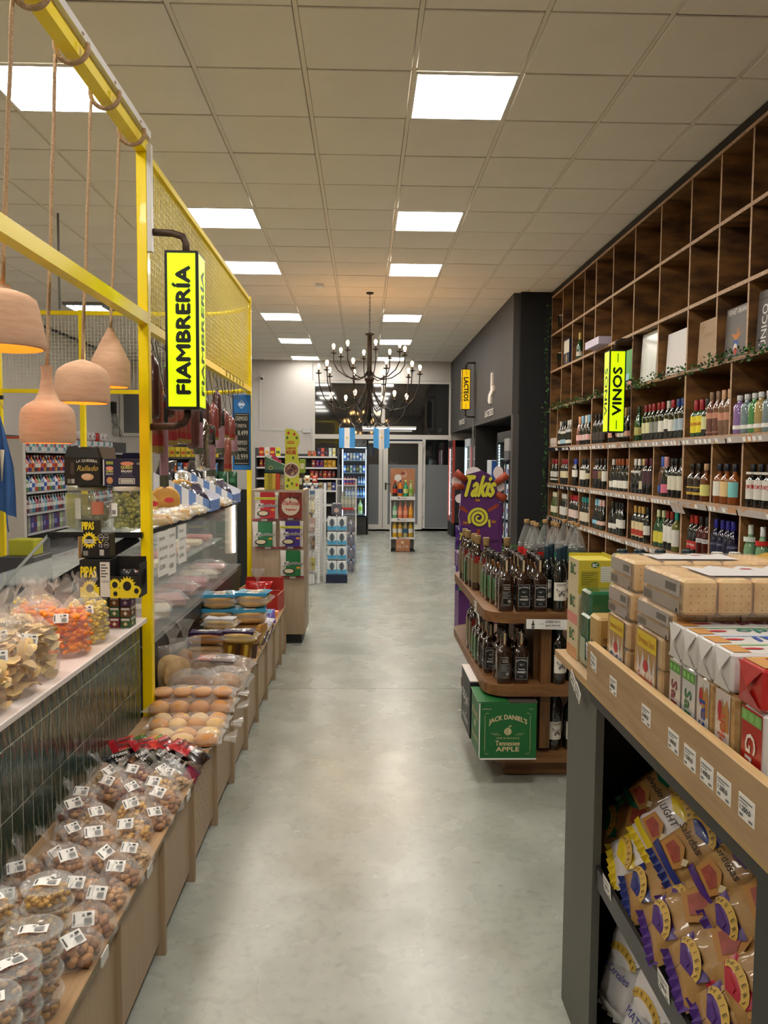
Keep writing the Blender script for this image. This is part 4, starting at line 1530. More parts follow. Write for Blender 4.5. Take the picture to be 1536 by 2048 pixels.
nb = butterfly()
for k, (x, y, z, l) in enumerate([(.965, 3.81, zt, 'dark wine bottle with butterfly label, front of the top shelf beside the whisky'),
                                  (.925, 3.90, zt, 'dark wine bottle behind the butterfly label bottle, left'), (1.01, 3.90, zt, 'dark wine bottle behind the butterfly label bottle, right'), (.967, 3.99, zt, 'dark wine bottle third from the front of the top shelf'),
                                  (.972, 3.81, zm, 'wine bottle with butterfly label on the middle shelf beside the upright'), (1.06, 3.84, zm, 'wine bottle mostly hidden behind the grey panel, middle shelf'), (.985, 3.93, zm, 'wine bottle behind the first on the middle shelf'),
                                  (.966, 3.86, .1355, 'wine bottle with butterfly label on the bottom shelf, left'), (1.052, 3.86, .1355, 'wine bottle with butterfly label on the bottom shelf, right'), (1.0, 3.97, .1355, 'wine bottle behind the pair on the bottom shelf')]):
    place(nb, l, (x, y, z), R.uniform(-.1, .1) + .28, 'butterfly label wines on the island')

# offer card and price cards
b = MB()
fr = F((.79, 3.728, .768), (1, -.01, 0), (0, -.05, 1))
b.slab(fr, [(0, .004), (.20, 0), (.202, .046), (.198, .05), (.0, .052)], .0008, PAPER)
b.text(fr, 'OFERTA!!!', .092, .033, .072, .012, M('4a4a4a', .7), bold=.0003)
b.text(fr, '$44.999,99', .094, .015, .070, .010, M('4a4a4a', .7), bold=.0003)
b.rect(fr, .072, .008, .11, .0012, M('9a9a9a', .7))
b.text(fr, 'LITRO', .064, .026, .022, .005, INK)
b.poly(fr, [(.026, .006), (.040, .006), (.040, .028), (.036, .033), (.036, .045), (.030, .045), (.030, .033), (.026, .028)], INK)
b.rect(fr, .027, .012, .012, .010, M('8a8a8a', .6), .0012)
tag(b.build('offer_card'), 'white card reading OFERTA!!! clipped to the front of the island', 'price card')


def price_card(name, label, o_, u, v, w_=.052, h_=.038, s='1.600,0', cat='price tag', group=None):
    b = MB()
    fr = F(o_, u, v)
    b.slab(fr, [(0, 0), (w_, 0), (w_, h_), (0, h_)], .0006, PAPER)
    g = M('7a7a7a', .7)
    b.rect(fr, w_ * .08, h_ * .78, w_ * .8, h_ * .07, g)
    b.rect(fr, w_ * .08, h_ * .66, w_ * .5, h_ * .05, g)
    b.text(fr, s, w_ * .14, h_ * .34, w_ * .66, h_ * .24, INK, bold=w_ * .006)
    b.rect(fr, w_ * .08, h_ * .10, w_ * .22, h_ * .12, g)
    b.rect(fr, w_ * .66, h_ * .08, w_ * .24, h_ * .12, g)
    o = b.build(name)
    tag(o, label, cat, group)
    return o


price_card('price_card', 'white price card on the aisle edge of the island top shelf, nearer', (.594, 3.98, .745), (0, -1, 0), (-.12, 0, 1), .07, .06, '38.500')
price_card('price_card', 'white price card on the aisle edge of the island top shelf, farther', (.598, 4.15, .778), (0, -1, 0), (0, 0, 1), .08, .06, '41.200')

# cartons under the island
GB = M('1c6a30', .5, c2='1a6230', sc=3)
BEI = M('d8c79a', .6)
t = thing('green_carton', 'green whisky carton with gold apple emblem under the island shelf', 'box')
gx0, gx1, gy0, gy1, gz0, gz1 = .585, .93, 3.70, 4.02, .137, .415
gx0, gx1, gy0, gy1 = .565, .845, 3.70, 3.96
b = MB()
b.box(((gx0 + gx1) / 2, (gy0 + gy1) / 2, (gz0 + gz1) / 2), (gx1 - gx0, gy1 - gy0, gz1 - gz0), GB, bev=.002, fm={'-z': PAPER})
b.build('carton_body', t)
for x, dz in ((gx0 + .002, 0),):
    MB().box(((gx0 + gx1) / 2 - .075, (gy0 + gy1) / 2, gz1 + .004), ((gx1 - gx0) / 2, gy1 - gy0, .004), GB, fm={'-x': PAPER}).build('flap', t)
    MB().box(((gx0 + gx1) / 2 + .075, (gy0 + gy1) / 2, gz1 + .003), ((gx1 - gx0) / 2 - .004, gy1 - gy0, .004), M('4a4038', .7)).build('flap', t)
b = MB()
W_, H_ = gx1 - gx0, gz1 - gz0
fr = F((gx0, gy0, gz0), (1, 0, 0), (0, 0, 1))
b.rect(fr, 0, 0, W_, .007, PAPER)
b.rect(fr, 0, 0, .005, H_, PAPER)
b.text(fr, "JACK DANIEL'S", W_ * .17, H_ * .60, W_ * .66, H_ * .11, BEI, arc=H_ * .09, bold=.001)
b.disc(fr, W_ * .5, H_ * .50, W_ * .065, BEI, .0008)
b.poly(fr, [(W_ * .5, H_ * .57), (W_ * .54, H_ * .61), (W_ * .57, H_ * .60), (W_ * .53, H_ * .575)], BEI)
for k in range(5):
    b.rect(fr, W_ * .45, H_ * (.455 + k * .022), W_ * .07, .0014, GB, .0016)
b.text(fr, 'CRISP & DELICIOUS', W_ * .30, H_ * .37, W_ * .40, H_ * .026, BEI)
b.text(fr, 'Tennessee', W_ * .29, H_ * .25, W_ * .42, H_ * .085, BEI, bold=.0006)
b.text(fr, 'APPLE', W_ * .30, H_ * .15, W_ * .40, H_ * .075, BEI, bold=.0008)
b.text(fr, '6 BOTELLAS', W_ * .05, H_ * .885, W_ * .16, H_ * .025, BEI)
b.text(fr, '1,0 L', W_ * .86, H_ * .885, W_ * .08, H_ * .025, BEI)
for x0_ in (.10, .885):
    b.rect(fr, W_ * x0_, H_ * .16, .0015, H_ * .62, BEI)
for sx, x0_ in ((1, .10), (-1, .886)):
    for y0_ in (.78, .14):
        P = [(W_ * x0_ + sx * .012 * (1 - math.cos(a)), H_ * y0_ + (.012 if y0_ > .5 else -.012) * math.sin(a)) for a in (0, .5, 1, 1.5, 2.2)]
        for p, q in zip(P[:-1], P[1:]):
            b.poly(fr, [p, q, (q[0], q[1] + .0018), (p[0], p[1] + .0018)], BEI)
for sx in (-1, 1):
    for q in range(3):
        xx = W_ * .5 + sx * (W_ * .13 + q * .012)
        b.poly(fr, [(xx, H_ * .43), (xx + sx * .02, H_ * .47), (xx + sx * .02, H_ * .475), (xx, H_ * .436)], BEI)
fs_ = F((gx0, gy1, gz0), (0, -1, 0), (0, 0, 1))
b.text(fs_, "JACK DANIEL'S", .03, .17, .2, .04, BEI, sh=-.2, bold=.001)
b.disc(fs_, .13, .14, .018, BEI)
b.text(fs_, 'Tennessee APPLE', .03, .06, .2, .03, BEI)
b.build('printed_front', t)
t = thing('black_carton', 'black and white whisky carton behind the green carton', 'box')
BG_ = M('1a1c1f', .5)
b = MB()
b.box((.69, 4.16, .285), (.26, .34, .30), BG_, bev=.002)
b.build('carton_body', t)
MB().box((.69, 4.16, .438), (.262, .342, .006), M('d9cfca', .6)).build('flap', t)
b = MB()
fr = F((.56, 4.33, .135), (0, -1, 0), (0, 0, 1))
b.text(fr, 'OLD No.7', .05, .15, .24, .05, PAPER, bold=.001)
b.disc(fr, .17, .11, .05, PAPER, .0006, ry=.03)
b.disc(fr, .17, .11, .045, BG_, .001, ry=.026)
b.text(fr, 'WHISKEY', .06, .04, .22, .03, PAPER)
b.build('printed_side', t)

# cola and soda bottles at the back of the island
def soda(lab, liq, txt, cap='b08a5a'):
    b = MB()
    PR = [(.045, 0), (.052, .012), (.054, .04), (.052, .09), (.054, .12), (.054, .20), (.050, .225), (.036, .27), (.020, .315), (.0135, .33), (.0135, .345)]
    b.lathe(PR, CLR2, seg=20)
    o = b.build('soda_bottle')
    q = MB().lathe([(.044, .002), (.051, .013), (.053, .04), (.051, .09), (.053, .12), (.053, .20), (.0505, .218)], M(liq, .05, coat=.5), seg=18).build('drink', o)
    c = MB().lathe([(.0165, .338), (.017, .341), (.017, .36), (.016, .362)], M(cap, .5), seg=14).build('cap', o)
    lb = MB()
    lb.lathe([(.0548, .11), (.0548, .19)], M(lab, .4), seg=20, cap=False)
    r = .0553
    vs_, fs = text_geo(txt)
    lb.add([(r * math.cos(-PI / 2 + (a - .5) * 1.6), r * math.sin(-PI / 2 + (a - .5) * 1.6), .13 + z_ * .04) for a, z_ in vs_], fs, M('141414' if lab[0] == 'c' else 'dff0e4', .5))
    l = lb.build('wrapped_label', o)
    return proto(tag(o, '', 'bottle'), q, c, l)


CLR2 = M('dfe4e2', .05, spec=.9, coat=1, film=.12, key='clear_plastic')
cola, sp = soda('c8141c', '1c0c08', 'Coca-Cola'), soda('14805a', '2a3a30', 'Sprite')
for k, (x, y, p) in enumerate([(1.05, 4.72, cola), (1.06, 4.86, cola), (1.05, 5.0, cola), (1.17, 5.0, cola), (1.175, 4.72, sp), (1.30, 4.72, sp), (1.19, 4.86, cola), (1.31, 4.86, sp), (1.30, 5.02, cola)]):
    place(p, '%s plastic soda bottle with %s label at the back of the island, %s' % ('dark' if p is cola else 'clear', 'red' if p is cola else 'green', ['front left', 'second left', 'third left', 'back middle', 'front middle', 'front right', 'third middle', 'second right', 'rearmost'][k]),
          (x, y, zt), R.uniform(-.3, .3), 'large soda bottles on the island')

# ================================================================ TAKIS DISPLAY
PUR = M('5a2568', .5, c2='522060', sc=4)
TY = M('d8d23a', .5)
TR = M('a8401f', .6, c2='8f3418', sc=30)
t = thing('snack_display', 'purple cardboard snack stand with yellow spiral and rolled chips', 'display stand', (1.04, 6.92, 0))
b = MB()
b.box((0, .1, .225), (.38, .30, .45), PUR, bev=.003)
b.build('bottom_tray', t)
MB().box((.02, .14, .83), (.36, .24, .76), PUR).build('body', t)
MB().box((-.02, .06, .69), (.36, .30, .14), PUR, bev=.003).build('middle_tray', t)
b = MB()
fr = F((-.195, 0, .875), (1, 0, 0), (0, 0, 1))
b.slab(fr, [(.02, 0), (.36, 0), (.36, .13), (.37, .25), (.36, .4), (.33, .48), (.28, .58), (.2, .62), (.06, .58), (.02, .48), (.015, .30), (.0, .22), (.02, .12)], .012, PUR, PAPER)
b.build('header_board', t)
b = MB()
c0, c1 = .18, .20
# spiral
pts = []
N = 70
for k in range(N + 1):
    a = 2 * PI * 2.4 * k / N
    r = .012 + .078 * k / N
    pts.append((c0 + r * math.cos(a + 1.2), c1 + r * math.sin(a + 1.2), .006 + .006 * min(1, k / 20)))
b.disc(fr, c0, c1, .095, M('3a1848', .6), .0006, n=28)
for k in range(N):
    x0_, y0_, w0 = pts[k]
    x1_, y1_, w1 = pts[k + 1]
    d0 = Vector((x0_ - c0, y0_ - c1)).normalized()
    d1 = Vector((x1_ - c0, y1_ - c1)).normalized()
    b.poly(fr, [(x0_ - d0.x * w0, y0_ - d0.y * w0), (x0_ + d0.x * w0, y0_ + d0.y * w0), (x1_ + d1.x * w1, y1_ + d1.y * w1), (x1_ - d1.x * w1, y1_ - d1.y * w1)][::-1], TY, .0014)
b.poly(fr, [(c0 + .082, c1 - .02), (c0 + .1, c1 - .01), (c0 + .108, c1 - .08), (c0 + .09, c1 - .085)], TY, .0014)


def roll(x0_, y0_, x1_, y1_, r, d=.002):
    dx, dy = x1_ - x0_, y1_ - y0_
    L = math.hypot(dx, dy)
    nx, ny = -dy / L * r, dx / L * r
    b.poly(fr, [(x0_ + nx, y0_ + ny), (x0_ - nx, y0_ - ny), (x1_ - nx * .7, y1_ - ny * .7), (x1_ + nx * .7, y1_ + ny * .7)], TR, d)
    b.disc(fr, x0_, y0_, r, TR, d + .0003, n=12)
    b.disc(fr, x0_, y0_, r * .5, M('6a2412', .7), d + .0006, n=10)


b.text(fr, 'Takis', .02, .39, .28, .18, TY, .014, sh=.25, arc=.0, bold=.008)
roll(.02, .29, .08, .25, .016)
roll(.34, .31, .26, .26, .016)
roll(.17, .03, .18, .10, .017)
for x, y in ((.06, .14), (.31, .15), (.165, .34)):
    b.rect(fr, x - .02, y, .045, .03, M('8a2c34', .6), .001)
    b.text(fr, 'Takis', x - .018, y + .008, .04, .018, TY, .002)
b.build('printed_front', t)
b = MB()
f3 = F((-.195, -.004, .875), (1, 0, 0), (0, 0, 1))
for (x0_, y0_, x1_, y1_, r) in ((-.03, .60, .06, .535, .035), (-.045, .475, .04, .475, .032), (.425, .58, .325, .51, .036), (.415, .37, .335, .415, .036)):
    p = F((0, 0, 0))
    dx, dy = x1_ - x0_, y1_ - y0_
    L = math.hypot(dx, dy)
    b.tube([f3.p(x0_, y0_, .012), f3.p(x1_, y1_, .0)], [r, r * .75], TR, seg=12)
    e_ = Vector((x0_ - dx / L * .001, y0_ - dy / L * .001))
    b.tube([f3.p(x0_ - dx / L * .003, y0_ - dy / L * .003, .012), f3.p(x0_ + dx / L * .02, y0_ + dy / L * .02, .012)], [r * .5, r * .1], M('6a2412', .7), seg=10)
b.build('rolled_chips', t)
b = MB()
for x, y, r, q in ((-.02, .52, .045, .05), (.01, .37, .04, .04), (.13, .60, .07, .05), (.35, .60, .045, .06), (.36, .48, .05, .05)):
    b.disc(F((-.195, .02, .875), (1, 0, 0), (0, 0, 1)), x, y, r, M('e6dce0', .6), .0, ry=q)
b.build('white_cutouts', t)
b = MB()
for k in range(7):
    a = 2 * PI * k / 8
b.text(fr, 'Takis', .02, .39, .28, .18, M('3a1848', .6), .012, sh=.25, bold=.017)
b.build('logo_shadow', t)
b = MB()
for k in range(14):
    a = k * .28
    b.tube([(-.20, .02 + .25 * 0, .50 + .02 * k), (-.185, .06, .505 + .02 * k)], .006, WHITE, seg=5)
b.build('white_spring_edge', t)
# snack bags in the trays
FP = M('4a2080', .25, c2='2c1050', sc=12, coat=.4)
for k, (x, y, z, rzz, l) in enumerate([(.90, 6.93, .90, .15, 'purple crinkled snack bag standing in the upper tray of the purple stand'), (.90, 6.83, .55, -.1, 'purple snack bag in the lower tray of the purple stand, nearer'), (.97, 6.90, .57, .25, 'purple snack bag in the lower tray of the purple stand, farther')]):
    b = MB()
    b.pillow((0, 0, 0), (.17, .22, .06), FP, nu=8, nv=8, wob=.012, seed=k)
    fr2 = F((-.08, -.034, -.05), (1, 0, 0), (0, 0, 1))
    o = b.build('snack_bag', None, (x, y, z), rzz)
    b = MB()
    b.text(fr2, 'Takis', .015, .03, .13, .06, TY, .0, sh=.25, bold=.003)
    b.poly(fr2, [(.02, -.03), (.15, .0), (.16, -.05), (.03, -.055)], M('2a8a3c', .5), -.004)
    b.build('bag_print', o)
    tag(o, l, 'snack bag', 'purple snack bags')

# potted plant behind the stand
t = thing('potted_plant', 'leafy green plant in a pot behind the whisky island', 'plant', (1.47, 8.6, 0))
MB().lathe([(.13, 0), (.16, .5), (.17, .52), (.15, .52), (.14, .48)], M('2c2a28', .6), seg=20).build('pot', t)
MB().lathe([(.145, .49), (.0, .50)], M('3a2a1c', .9), seg=16, cap=False).build('soil', t)
GL = M('2f8a26', .45, c2='1c5c18', sc=8)
for k in range(34):
    a = k * 2.4
    el = R.uniform(.35, 1.2)
    L = R.uniform(.28, .46)
    P, fs = [], []
    wv = .022
    ca, sa = math.cos(a), math.sin(a)
    for q in range(6):
        u = q / 5
        r = L * u * math.cos(el) * (.6 + .8 * u)
        z = .5 + L * 1.4 * u * math.sin(el) - L * .9 * u * u
        ww = wv * math.sin(PI * (u * .85 + .1))
        P += [(r * ca - sa * ww, r * sa + ca * ww, z), (r * ca, r * sa, z - .008), (r * ca + sa * ww, r * sa - ca * ww, z)]
    for q in range(5):
        fs += [(q * 3, q * 3 + 1, q * 3 + 4, q * 3 + 3), (q * 3 + 1, q * 3 + 2, q * 3 + 5, q * 3 + 4)]
    MB().add(P, fs, GL, True).build('leaf', t)
# ================================================================ NEAR SHELF WITH BISCUITS (right foreground)
GP_ = M('66665f', .6, c2='5f5f58', sc=2, key='grey_lacquer')
GPD = M('3a3a38', .55)
BLK2 = M('0c0c0c', .7)
NW = M('b89a74', .5, c2='a5865f', sc=6, st=(10, .8, 10), detail=6, key='light_oak_shelf')
NWE = M('c4a271', .5, c2='b08e5e', sc=8, st=(14, .8, 14))
t = thing('biscuit_gondola', 'grey and light oak gondola shelf with biscuits on top', 'shelf unit')
YF_, YN = 2.205, .35
MB().box((.604, (2.205 + 1.935) / 2, .50), (.022, .27, 1.0), GP_, bev=.001).build('front_pillar', t)
MB().box((.82, 2.19, .50), (.41, .03, 1.0), GP_, fm={'-y': BLK2}).build('end_panel', t)
MB().box((.62, 1.125, .5), (.025, .05, .99), GPD).build('upright', t)
MB().box((1.0, 1.35, .5), (.05, 1.64, .99), BLK2).build('back_board', t)
MB().box((.81, 1.15, .02), (.40, 1.57, .04), BLK2).build('base', t)
MB().box((.605, 1.75, .06), (.012, .35, .12), GP_).build('kick_board', t)
MB().box((.88, 1.35, 1.010), (.61, 1.90, .022), NW, bev=.001, fm={'-x': NWE}).build('shelf_top', t)
MB().box((.5835, 1.21, 1.067), (.020, 1.50, .112), NW, bev=.001, fm={'+z': NWE}).build('front_lip', t)
MB().box((.592, 1.21, .985), (.02, 1.5, .030), GPD).build('under_rail', t)
# slanted lower shelf with black edge
b = MB()
sl = F((.61, .40, .52), (0, 1, 0), (.94, 0, .34))
b.box((.81, 1.29, .505), (.36, 1.74, .015), BLK2)
b.build('lower_shelf', t)
MB().box((.606, 1.29, .522), (.010, 1.74, .052), M('2e2b2c', .4)).build('shelf_edge', t)
MB().box((.81, 1.29, .10), (.36, 1.74, .015), BLK2).build('bottom_shelf', t)
# price labels on the lip
LY = [1.90, 1.845, 1.70, 1.535, 1.425, 1.365, 1.305, 1.245, 1.18]
for k, (y, s, dx, dz, tl) in enumerate([(1.985, '1.500,0', .577, 1.075, -.4), (1.93, '4.100,0', .5735, 1.065, -.3), (1.775, '4.800,0', .5735, 1.05, 0), (1.565, '6.600,0', .5735, 1.05, 0), (1.425, '1.600,0', .5735, 1.048, 0), (1.352, '1.500,0', .5735, 1.045, 0),
                                     (1.284, '1.400,0', .5735, 1.045, 0), (1.222, '1.200,0', .5735, 1.045, 0), (1.148, '1.250,0', .5735, 1.045, 0)]):
    price_card('price_label', 'white price label on the oak lip, %s from the far end' % ORD[k], (dx, y, dz - (0 if k > 1 else -.003)), (0, -1, tl * .5), (-.02, tl * .0, 1), .049, .038, s, group='price labels on the oak lip')
for k, (y, z) in enumerate([(2.11, .985), (2.06, .965)]):
    price_card('price_label', 'loose white price label dangling from the far end of the shelf, %s' % ORD[k], (.571, y, z), (0, -.85, -.45), (-.02, -.45, .85), .05, .036, '1.600')
for k, y in enumerate([2.0 - .0, 1.76, 1.44, 1.17]):
    y = [2.09, 1.86, 1.50, 1.22][k]
    price_card('price_label', 'white price label on the black lower shelf edge, %s from the far end' % ORD[k], (.600, y, .528), (0, -1, 0), (-.1, 0, 1), .058, .040, '1.300,0', group='price labels on the lower shelf edge')

CR = M('e0bc80', .7, c2='cc9c5c', sc=26, bump=.25, bsc=60, key='cracker')
CRE = M('a8713a', .7)
PKW = M('dcd8d6', .35, coat=.3, bump=.35, bsc=18, key='white_wrapper')
PKC = M('c9a878', .25, c2='b58a52', sc=18, coat=.6, bump=.3, bsc=25, key='clear_cracker_wrapper')
GRY = M('9a958e', .5)
RED = M('b81c1c', .25, coat=.5, bump=.3, bsc=20)


def zig(b, fr, x, y, w_, h_, n, m, d=.0008, up=True):
    P = [(x, y), (x + w_, y)]
    for k in range(n, -1, -1):
        P.append((x + w_ * k / n, y + h_ * (1 if (k % 2 == 0) == up else .72)))
    b.poly(fr, P, m, d)


def lying(label, x0, y0, y1, z0, h, L=.34, grp='cracker packs lying on the stack'):
    """a clear wrapped pack of crackers lying with its end to the aisle"""
    w_ = abs(y1 - y0)
    t = thing('cracker_pack', label, 'cracker pack', (x0, min(y0, y1), z0), 0, grp)
    n = 5
    st = L / n
    for k in range(n):
        b = MB()
        b.box((st * (k + .5), w_ / 2, h / 2), (st - .004, w_ - .004, h - .002), CR, bev=.006)
        fr = F((st * k + .004, .0008, 0), (1, 0, 0), (0, 0, 1))
        if h > .05:
            for i in range(4):
                for j in range(4):
                    b.disc(fr, .010 + i * .014, .012 + j * .0135, .0012, M('6a4420', .8), .0006, n=6)
        b.build('cracker', t)
    b = MB()
    b.box((L / 2, w_ / 2, h / 2), (L + .008, w_ + .003, h + .003), FILMC, bev=.006)
    b.build('clear_wrap', t)
    fr = F((-.0048, w_, 0), (0, -1, 0), (0, 0, 1))
    b = MB()
    b.rect(fr, .008, h * .50, w_ - .016, h * .42, M('b4aca6', .35, coat=.4))
    b.rect(fr, .008, h * .06, w_ - .016, h * .34, M('a89c90', .35, coat=.4))
    b.rect(fr, w_ * .62, h * .6, w_ * .26, h * .22, M('6c6660', .5), .001)
    for k in range(8):
        b.rect(fr, .014 + k * .006, h * .10, .0025, h * .24, M('5c564e', .5), .001)
    b.disc(fr, w_ * .9, h * .12, .004, INK, .001)
    ft = F((0, 0, h + .0025), (1, 0, 0), (0, 1, 0))
    zig(b, ft, L * .18, w_ * .15, L * .55, w_ * .7, 6, M('ddd8d8', .4))
    b.disc(ft, L * .52, w_ * .6, .013, M('c02830', .4), .0014, ry=.007)
    b.build('printed_wrap', t)
    return t


FILMC = M('ffffff', .08, film=.10, bump=.9, bsc=28, spec=.9, coat=1)


def standing(label, x0, y0, y1, z0, h, title, tc, depth=.30, triple=True):
    """upright pack with printed face towards the aisle"""
    w_ = abs(y1 - y0)
    t = thing('cracker_pack', label, 'cracker pack', (x0, min(y0, y1), z0))
    nz_ = 3
    for k in range(nz_):
        MB().box((depth / 2, w_ / 2, h * (k + .5) / nz_), (depth, w_ - .004, h / nz_ - .002), CR, bev=.005).build('cracker', t)
    MB().box((depth / 2, w_ / 2, h / 2), (depth + .006, w_ + .003, h + .002), FILMC, bev=.005).build('clear_wrap', t)
    fr = F((-.0042, w_, 0), (0, -1, 0), (0, 0, 1))
    b = MB()
    b.rect(fr, .006, .003, w_ - .03, h * .98, M('c49e66', .3, coat=.5, c2='b58a50', sc=20), .0002)
    zig(b, fr, .022, .004, w_ - .052, h * .76, 6, M('cfcacc', .3, coat=.4), .0008)
    b.poly(fr, [(.02, h * .97), (w_ - .024, h * .97), (w_ - .024, h * .80), (.02, h * .80)], M('e0c428', .35), .001)
    b.text(fr, 'formato 3en1', .028, h * .845, w_ - .06, h * .07, M('b04a20', .5), .0016)
    b.disc(fr, w_ * .48, h * .63, .014, M('b82430', .4), .0016, ry=.013)
    b.text(fr, title, .030, h * .44, w_ - .070, h * .11, M(tc, .45), .0016, sh=.15, bold=.0006)
    b.poly(fr, [(.022, .006), (w_ - .03, .006), (w_ - .03, h * .34), (.022, h * .40)], M('3c5cb0' if tc[0] != 'd' else 'e0946c', .4), .0012)
    b.build('printed_wrap', t)
    return t


zt_ = 1.0215
XF = .602
standing('upright clear three-in-one cracker pack printed Sin Sal in blue', XF, 1.735, 1.882, zt_, .195, 'SinSal', '2c4ca0')
standing('upright clear three-in-one cracker pack printed Sandwich in orange', XF, 1.535, 1.69, zt_, .205, 'Sandwich', 'd0704a')
lying('clear cracker pack lying second from the top of the far stack', XF, 1.73, 1.88, 1.220, .066)
lying('clear cracker pack lying on top of the far stack, highest pack', XF + .004, 1.725, 1.882, 1.288, .070)
lying('clear cracker pack lying under the top one of the nearer stack', XF, 1.49, 1.68, 1.230, .058)
lying('large clear cracker pack on top of the nearer stack, squares facing forward', XF + .002, 1.448, 1.655, 1.290, .070, L=.34)


def slim(label, y0, y1, title, tc, wrap, h=.182, band='5c9c48', side=None):
    w_ = abs(y1 - y0)
    t = thing('cracker_sleeve', label, 'cracker pack', (XF, min(y0, y1), zt_))
    MB().box((.14, w_ / 2, h / 2), (.28, w_ - .002, h), M('c9a470', .4, c2='a87c40', sc=50, coat=.4) if side else PKW, bev=.006).build('sleeve', t)
    fr = F((-.0006, w_, 0), (0, -1, 0), (0, 0, 1))
    b = MB()
    e = w_ * (.72 if side else .94)
    b.rect(fr, .002, .004, e - .002, h * .96, M(wrap, .3, coat=.4), .0004)
    b.text(fr, title, e * .25, h * .05, e * .48, h * .72, M(tc, .45), .0012, rot=-1 if title in ('Salvado', 'Granix') else 1, bold=.0006)
    if band:
        b.rect(fr, .002, h * .86, e - .004, h * .10, M(band, .4), .0010)
        for k in range(3):
            b.disc(fr, e * (.2 + .3 * k), h * .91, e * .11, M('8ac46c', .4), .0014, n=8)
    else:
        b.disc(fr, e * .35, h * .80, .007, M('b82430', .4), .0014, ry=.016)
        zig(b, fr, e * .45, h * .62, e * .5, h * .3, 3, M('b58044', .5), .0010)
    b.build('printed_wrap', t)


slim('slim upright sleeve printed Salvado in dark red, farthest of the sleeves', 1.440, 1.498, 'Salvado', '8c2c44', 'd4cdc8')
slim('slim upright sleeve printed Salvado in green', 1.374, 1.436, 'Salvado', '2c7848', 'd0d0d4')
slim('slim upright sleeve printed Sin Sal in blue beside bare crackers', 1.302, 1.370, 'SinSal', '2c4ca0', 'd8d4d0', band=None, side=True)
slim('slim upright sleeve printed Sandwich in salmon', 1.222, 1.298, 'Sandwich', 'd0583c', 'dccfc8', band=None, side=True)
slim('slim upright red sleeve with white upright lettering', 1.135, 1.205, 'Granix', 'efe4dc', 'b01818', band='7ab05c')


def endpack(label, y0, y1, z0, h, m, title, tc, stripe):
    w_ = abs(y1 - y0)
    t = thing('cracker_sleeve', label, 'cracker pack', (XF - .004, min(y0, y1), z0), 0, 'sleeves lying across the upright ones')
    b = MB()
    b.box((.16, w_ / 2, h / 2), (.32, w_ - .001, h), m, bev=.005)
    b.build('sleeve', t)
    b = MB()
    fr = F((-.001, w_, 0), (0, -1, 0), (0, 0, 1))
    # folded triangular ends
    b.add([fr.p(.001, h * .98), fr.p(w_ - .002, h * .98), fr.p(w_ / 2, h * .45, .006)], [(0, 2, 1)], m)
    b.add([fr.p(.001, .001), fr.p(w_ - .002, .001), fr.p(w_ / 2, h * .42, .004)], [(0, 1, 2)], m)
    b.build('folded_end', t)
    b = MB()
    ft = F((0, w_, h + .0004), (1, 0, 0), (0, 1, 0))
    ft = F((.31, w_, h + .0004), (-1, 0, 0), (0, -1, 0))
    b.text(ft, title, .05, w_ * .22, .17, w_ * .5, M(tc, .45), .0008, sh=.1, bold=.0007)
    b.rect(ft, .012, w_ * .04, .28, w_ * .10, M(stripe, .4), .0004)
    b.disc(ft, .26, w_ * .5, .018, M('b82430', .4), .0008, ry=.006)
    b.rect(ft, .275, w_ * .1, .03, w_ * .8, M('c08a4c', .6), .0007)
    b.build('printed_top', t)


for y0, y1, lab, ti, tc, st in ((1.435, 1.497, 'white sleeve lying crosswise, farthest, with dark red lettering', 'Salvado', '8c2c44', '6c2438'), (1.370, 1.432, 'white sleeve lying crosswise, second, with teal lettering', 'Salvado', '2c8478', '7cb468'),
                                (1.303, 1.367, 'white sleeve lying crosswise, third, with blue lettering', 'SinSal', '3058b0', '9ab8d8'), (1.236, 1.300, 'white sleeve lying crosswise, nearest white one', 'Sandwich', 'd0705c', '7cb468')):
    endpack(lab, y0, y1, 1.206, .066, PKW, ti, tc, st)
endpack('red sleeve lying crosswise on the upright red one', 1.135, 1.215, 1.206, .066, RED, 'Granix', 'f0e8e0', 'd8a050')

# tea boxes and yerba packs at the far end
BCY = M('c8b838', .5)
t = thing('yellow_box', 'open yellow food box with green oval mark at the far end of the shelf', 'box', (.602, 2.16, 1.21))
b = MB()
b.box((.05, .055, .048), (.10, .11, .095), BCY, bev=.001, fm={'-x': M('d8c8a4', .5)})
b.build('box_body', t)
b = MB()
fr = F((0, 0, 0), (1, 0, 0), (0, 0, 1))
b.disc(fr, .046, .082, .012, M('1c6c38', .5), .0006, ry=.009, n=8)
b.text(fr, 'BC', .039, .077, .014, .009, PAPER, .0012, bold=.0004)
b.rect(fr, .006, .020, .05, .045, M('a89c28', .5), .0006)
for k in range(6):
    b.rect(fr, .009, .058 - k * .006, .040 - (k % 3) * .008, .0016, M('5c5418', .6), .001)
b.rect(fr, .062, .034, .032, .044, M('d9dcd4', .6), .0006)
for k in range(6):
    b.rect(fr, .064, .038 + k * .0065, .028, .0008, M('7c8078', .6), .001)
b.rect(fr, .070, .004, .026, .008, PAPER, .0006)
for k in range(8):
    b.rect(fr, .072 + k * .003, .005, .0012, .006, INK, .001)
fs_ = F((0, .11, 0), (0, -1, 0), (0, 0, 1))
b.text(fs_, 'BC', .03, .05, .05, .03, M('1c6c38', .5), .0008, bold=.001)
b.build('printed_front', t)
MB().box((.05, .109, .098), (.10, .002, .012), BCY).build('flap', t)
MB().box((.099, .055, .100), (.002, .11, .012), BCY).build('flap', t)
